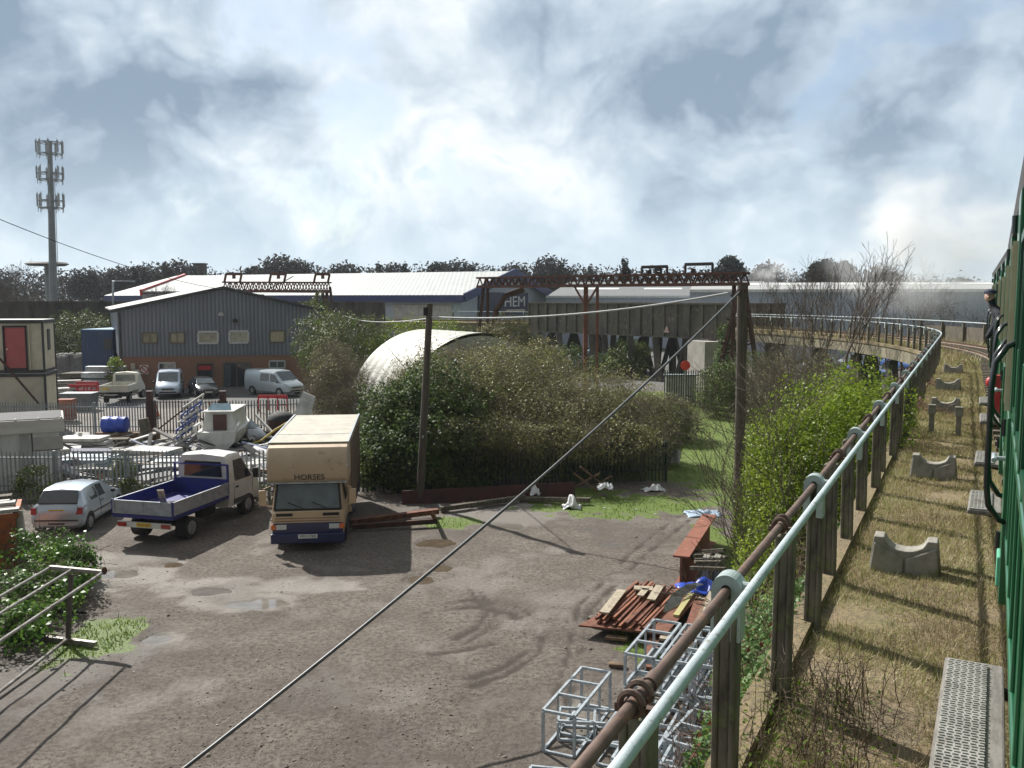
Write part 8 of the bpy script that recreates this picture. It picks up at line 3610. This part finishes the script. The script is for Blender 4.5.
kinds = {
    'dome': far_tree('rounded bare topped tree standing out of the distant ridge', 'ridge_tree', [((0, 0, 12), (4.6, 4.2, 3.6)), ((2.5, 0, 10), (3.2, 3, 3)), ((-2.8, 0, 10.5), (3.2, 3, 2.8))], 2600, .9, L_FAR, 12),
    'conifer': far_tree('narrow dark conifer spiking up out of the distant ridge', 'conifer', [((0, 0, 8), (2.2, 2.2, 4)), ((0, 0, 12.5), (1.5, 1.5, 3)), ((0, 0, 16), (.8, .8, 2.2))], 2200, .8, L_FARG, 17, .25),
    'pine': far_tree('dark spreading pine with flat clumps on the distant ridge', 'pine_tree', [((0, 0, 15), (3.2, 2.6, 1.8)), ((2.6, 0, 13), (2.6, 2, 1.2)), ((-2.6, 0, 13.4), (2.4, 2, 1.3)), ((0, 0, 11.5), (1.8, 1.6, 1.4))], 2600, .8, L_FARG, 15, .35),
}
used = set()
for kind, px, pyt, Y in (('dome', 282, 256, 215), ('dome', 300, 261, 220), ('dome', 550, 257, 215), ('dome', 180, 261, 200), ('dome', 345, 263, 220), ('dome', 460, 261, 220), ('dome', 395, 264, 225), ('dome', 765, 263, 200), ('dome', 150, 266, 210), ('dome', 90, 269, 210),
                         ('dome', 515, 264, 220), ('dome', 880, 266, 200), ('dome', 120, 268, 200),
                         ('conifer', 624, 257, 200), ('conifer', 405, 262, 220), ('conifer', 380, 262, 230), ('conifer', 138, 265, 200), ('conifer', 812, 262, 190), ('conifer', 590, 265, 230), ('conifer', 168, 262, 205),
                         ('pine', 728, 257, 190), ('pine', 822, 260, 180), ('pine', 840, 262, 190), ('pine', 255, 267, 220), ('pine', 440, 263, 225), ('pine', 960, 278, 190)):
    o = kinds[kind] if kind not in used else copy_tree(kinds[kind])
    used.add(kind)
    z = CAMZ + (298 - pyt) * Y / FPX
    H0 = {'dome': 15.6, 'conifer': 18.2, 'pine': 16.8}[kind]
    k = z / H0
    o.location = ((px - 512) / FPX * Y, Y, 0)
    o.scale = (k * random.uniform(.85, 1.1), k, k)
    o.rotation_euler = (0, 0, random.uniform(0, 6))

# ---- steam from the engine ahead
def steam(name, label, c, r, dens, seed):
    m = bpy.data.materials.new(name + '_volume')
    m.use_nodes = True
    nt = m.node_tree
    nt.nodes.remove(nt.nodes['Principled BSDF'])
    vol = N(nt, 'ShaderNodeVolumePrincipled')
    vol.inputs['Color'].default_value = (.985, .99, 1.0, 1)
    vol.inputs['Anisotropy'].default_value = .25
    nt.links.new(vol.outputs[0], nt.nodes['Material Output'].inputs['Volume'])
    tc = N(nt, 'ShaderNodeTexCoord')
    ln = N(nt, 'ShaderNodeVectorMath', operation='LENGTH')
    nt.links.new(tc.outputs['Object'], ln.inputs[0])
    mp = N(nt, 'ShaderNodeMapping')
    mp.inputs['Location'].default_value = (seed, seed * 2, 0)
    nt.links.new(tc.outputs['Object'], mp.inputs[0])
    no = N(nt, 'ShaderNodeTexNoise')
    no.inputs['Scale'].default_value = 2.2
    no.inputs['Detail'].default_value = 6
    no.inputs['Distortion'].default_value = .4
    nt.links.new(mp.outputs[0], no.inputs['Vector'])
    fal = N(nt, 'ShaderNodeMapRange', interpolation_type='SMOOTHSTEP')
    nt.links.new(ln.outputs['Value'], fal.inputs[0])
    fal.inputs[1].default_value = 1.0
    fal.inputs[2].default_value = .15
    a = N(nt, 'ShaderNodeMapRange', interpolation_type='SMOOTHSTEP')
    nt.links.new(no.outputs['Fac'], a.inputs[0])
    a.inputs[1].default_value = .40
    a.inputs[2].default_value = .66
    mu = N(nt, 'ShaderNodeMath', operation='MULTIPLY')
    nt.links.new(fal.outputs[0], mu.inputs[0])
    nt.links.new(a.outputs[0], mu.inputs[1])
    m2 = N(nt, 'ShaderNodeMath', operation='MULTIPLY')
    nt.links.new(mu.outputs[0], m2.inputs[0])
    m2.inputs[1].default_value = dens
    nt.links.new(m2.outputs[0], vol.inputs['Density'])
    mb = MB()
    mb.ellip((0, 0, 0), (1, 1, 1), 24, 14)
    o = mb.build(name, m)
    o.location = c
    o.scale = r
    tag(o, label, 'steam', kind='stuff')


steam('steam', 'pale steam drifting up from the engine beyond the carriages', at(925, 240, 64), (8.5, 5.5, 6.2), .5, 1.3)
steam('steam', 'small puff of steam beside the right end of the long gantry', at(772, 272, 88), (3.4, 2.5, 2.0), .5, 4.1)
# ================================================================== air
HAZE = .00018
if HAZE:
    m = bpy.data.materials.new('air_haze')
    m.use_nodes = True
    nt = m.node_tree
    nt.nodes.remove(nt.nodes['Principled BSDF'])
    vol = N(nt, 'ShaderNodeVolumePrincipled')
    vol.inputs['Color'].default_value = (.80, .87, .95, 1)
    vol.inputs['Density'].default_value = HAZE
    vol.inputs['Anisotropy'].default_value = .2
    nt.links.new(vol.outputs[0], nt.nodes['Material Output'].inputs['Volume'])
    mb = MB()
    mb.box((0, 400, 24), (2800, 2200, 52))
    o = mb.build('haze', m)
    tag(o, 'thin pale air haze over the whole view', 'haze', kind='stuff')
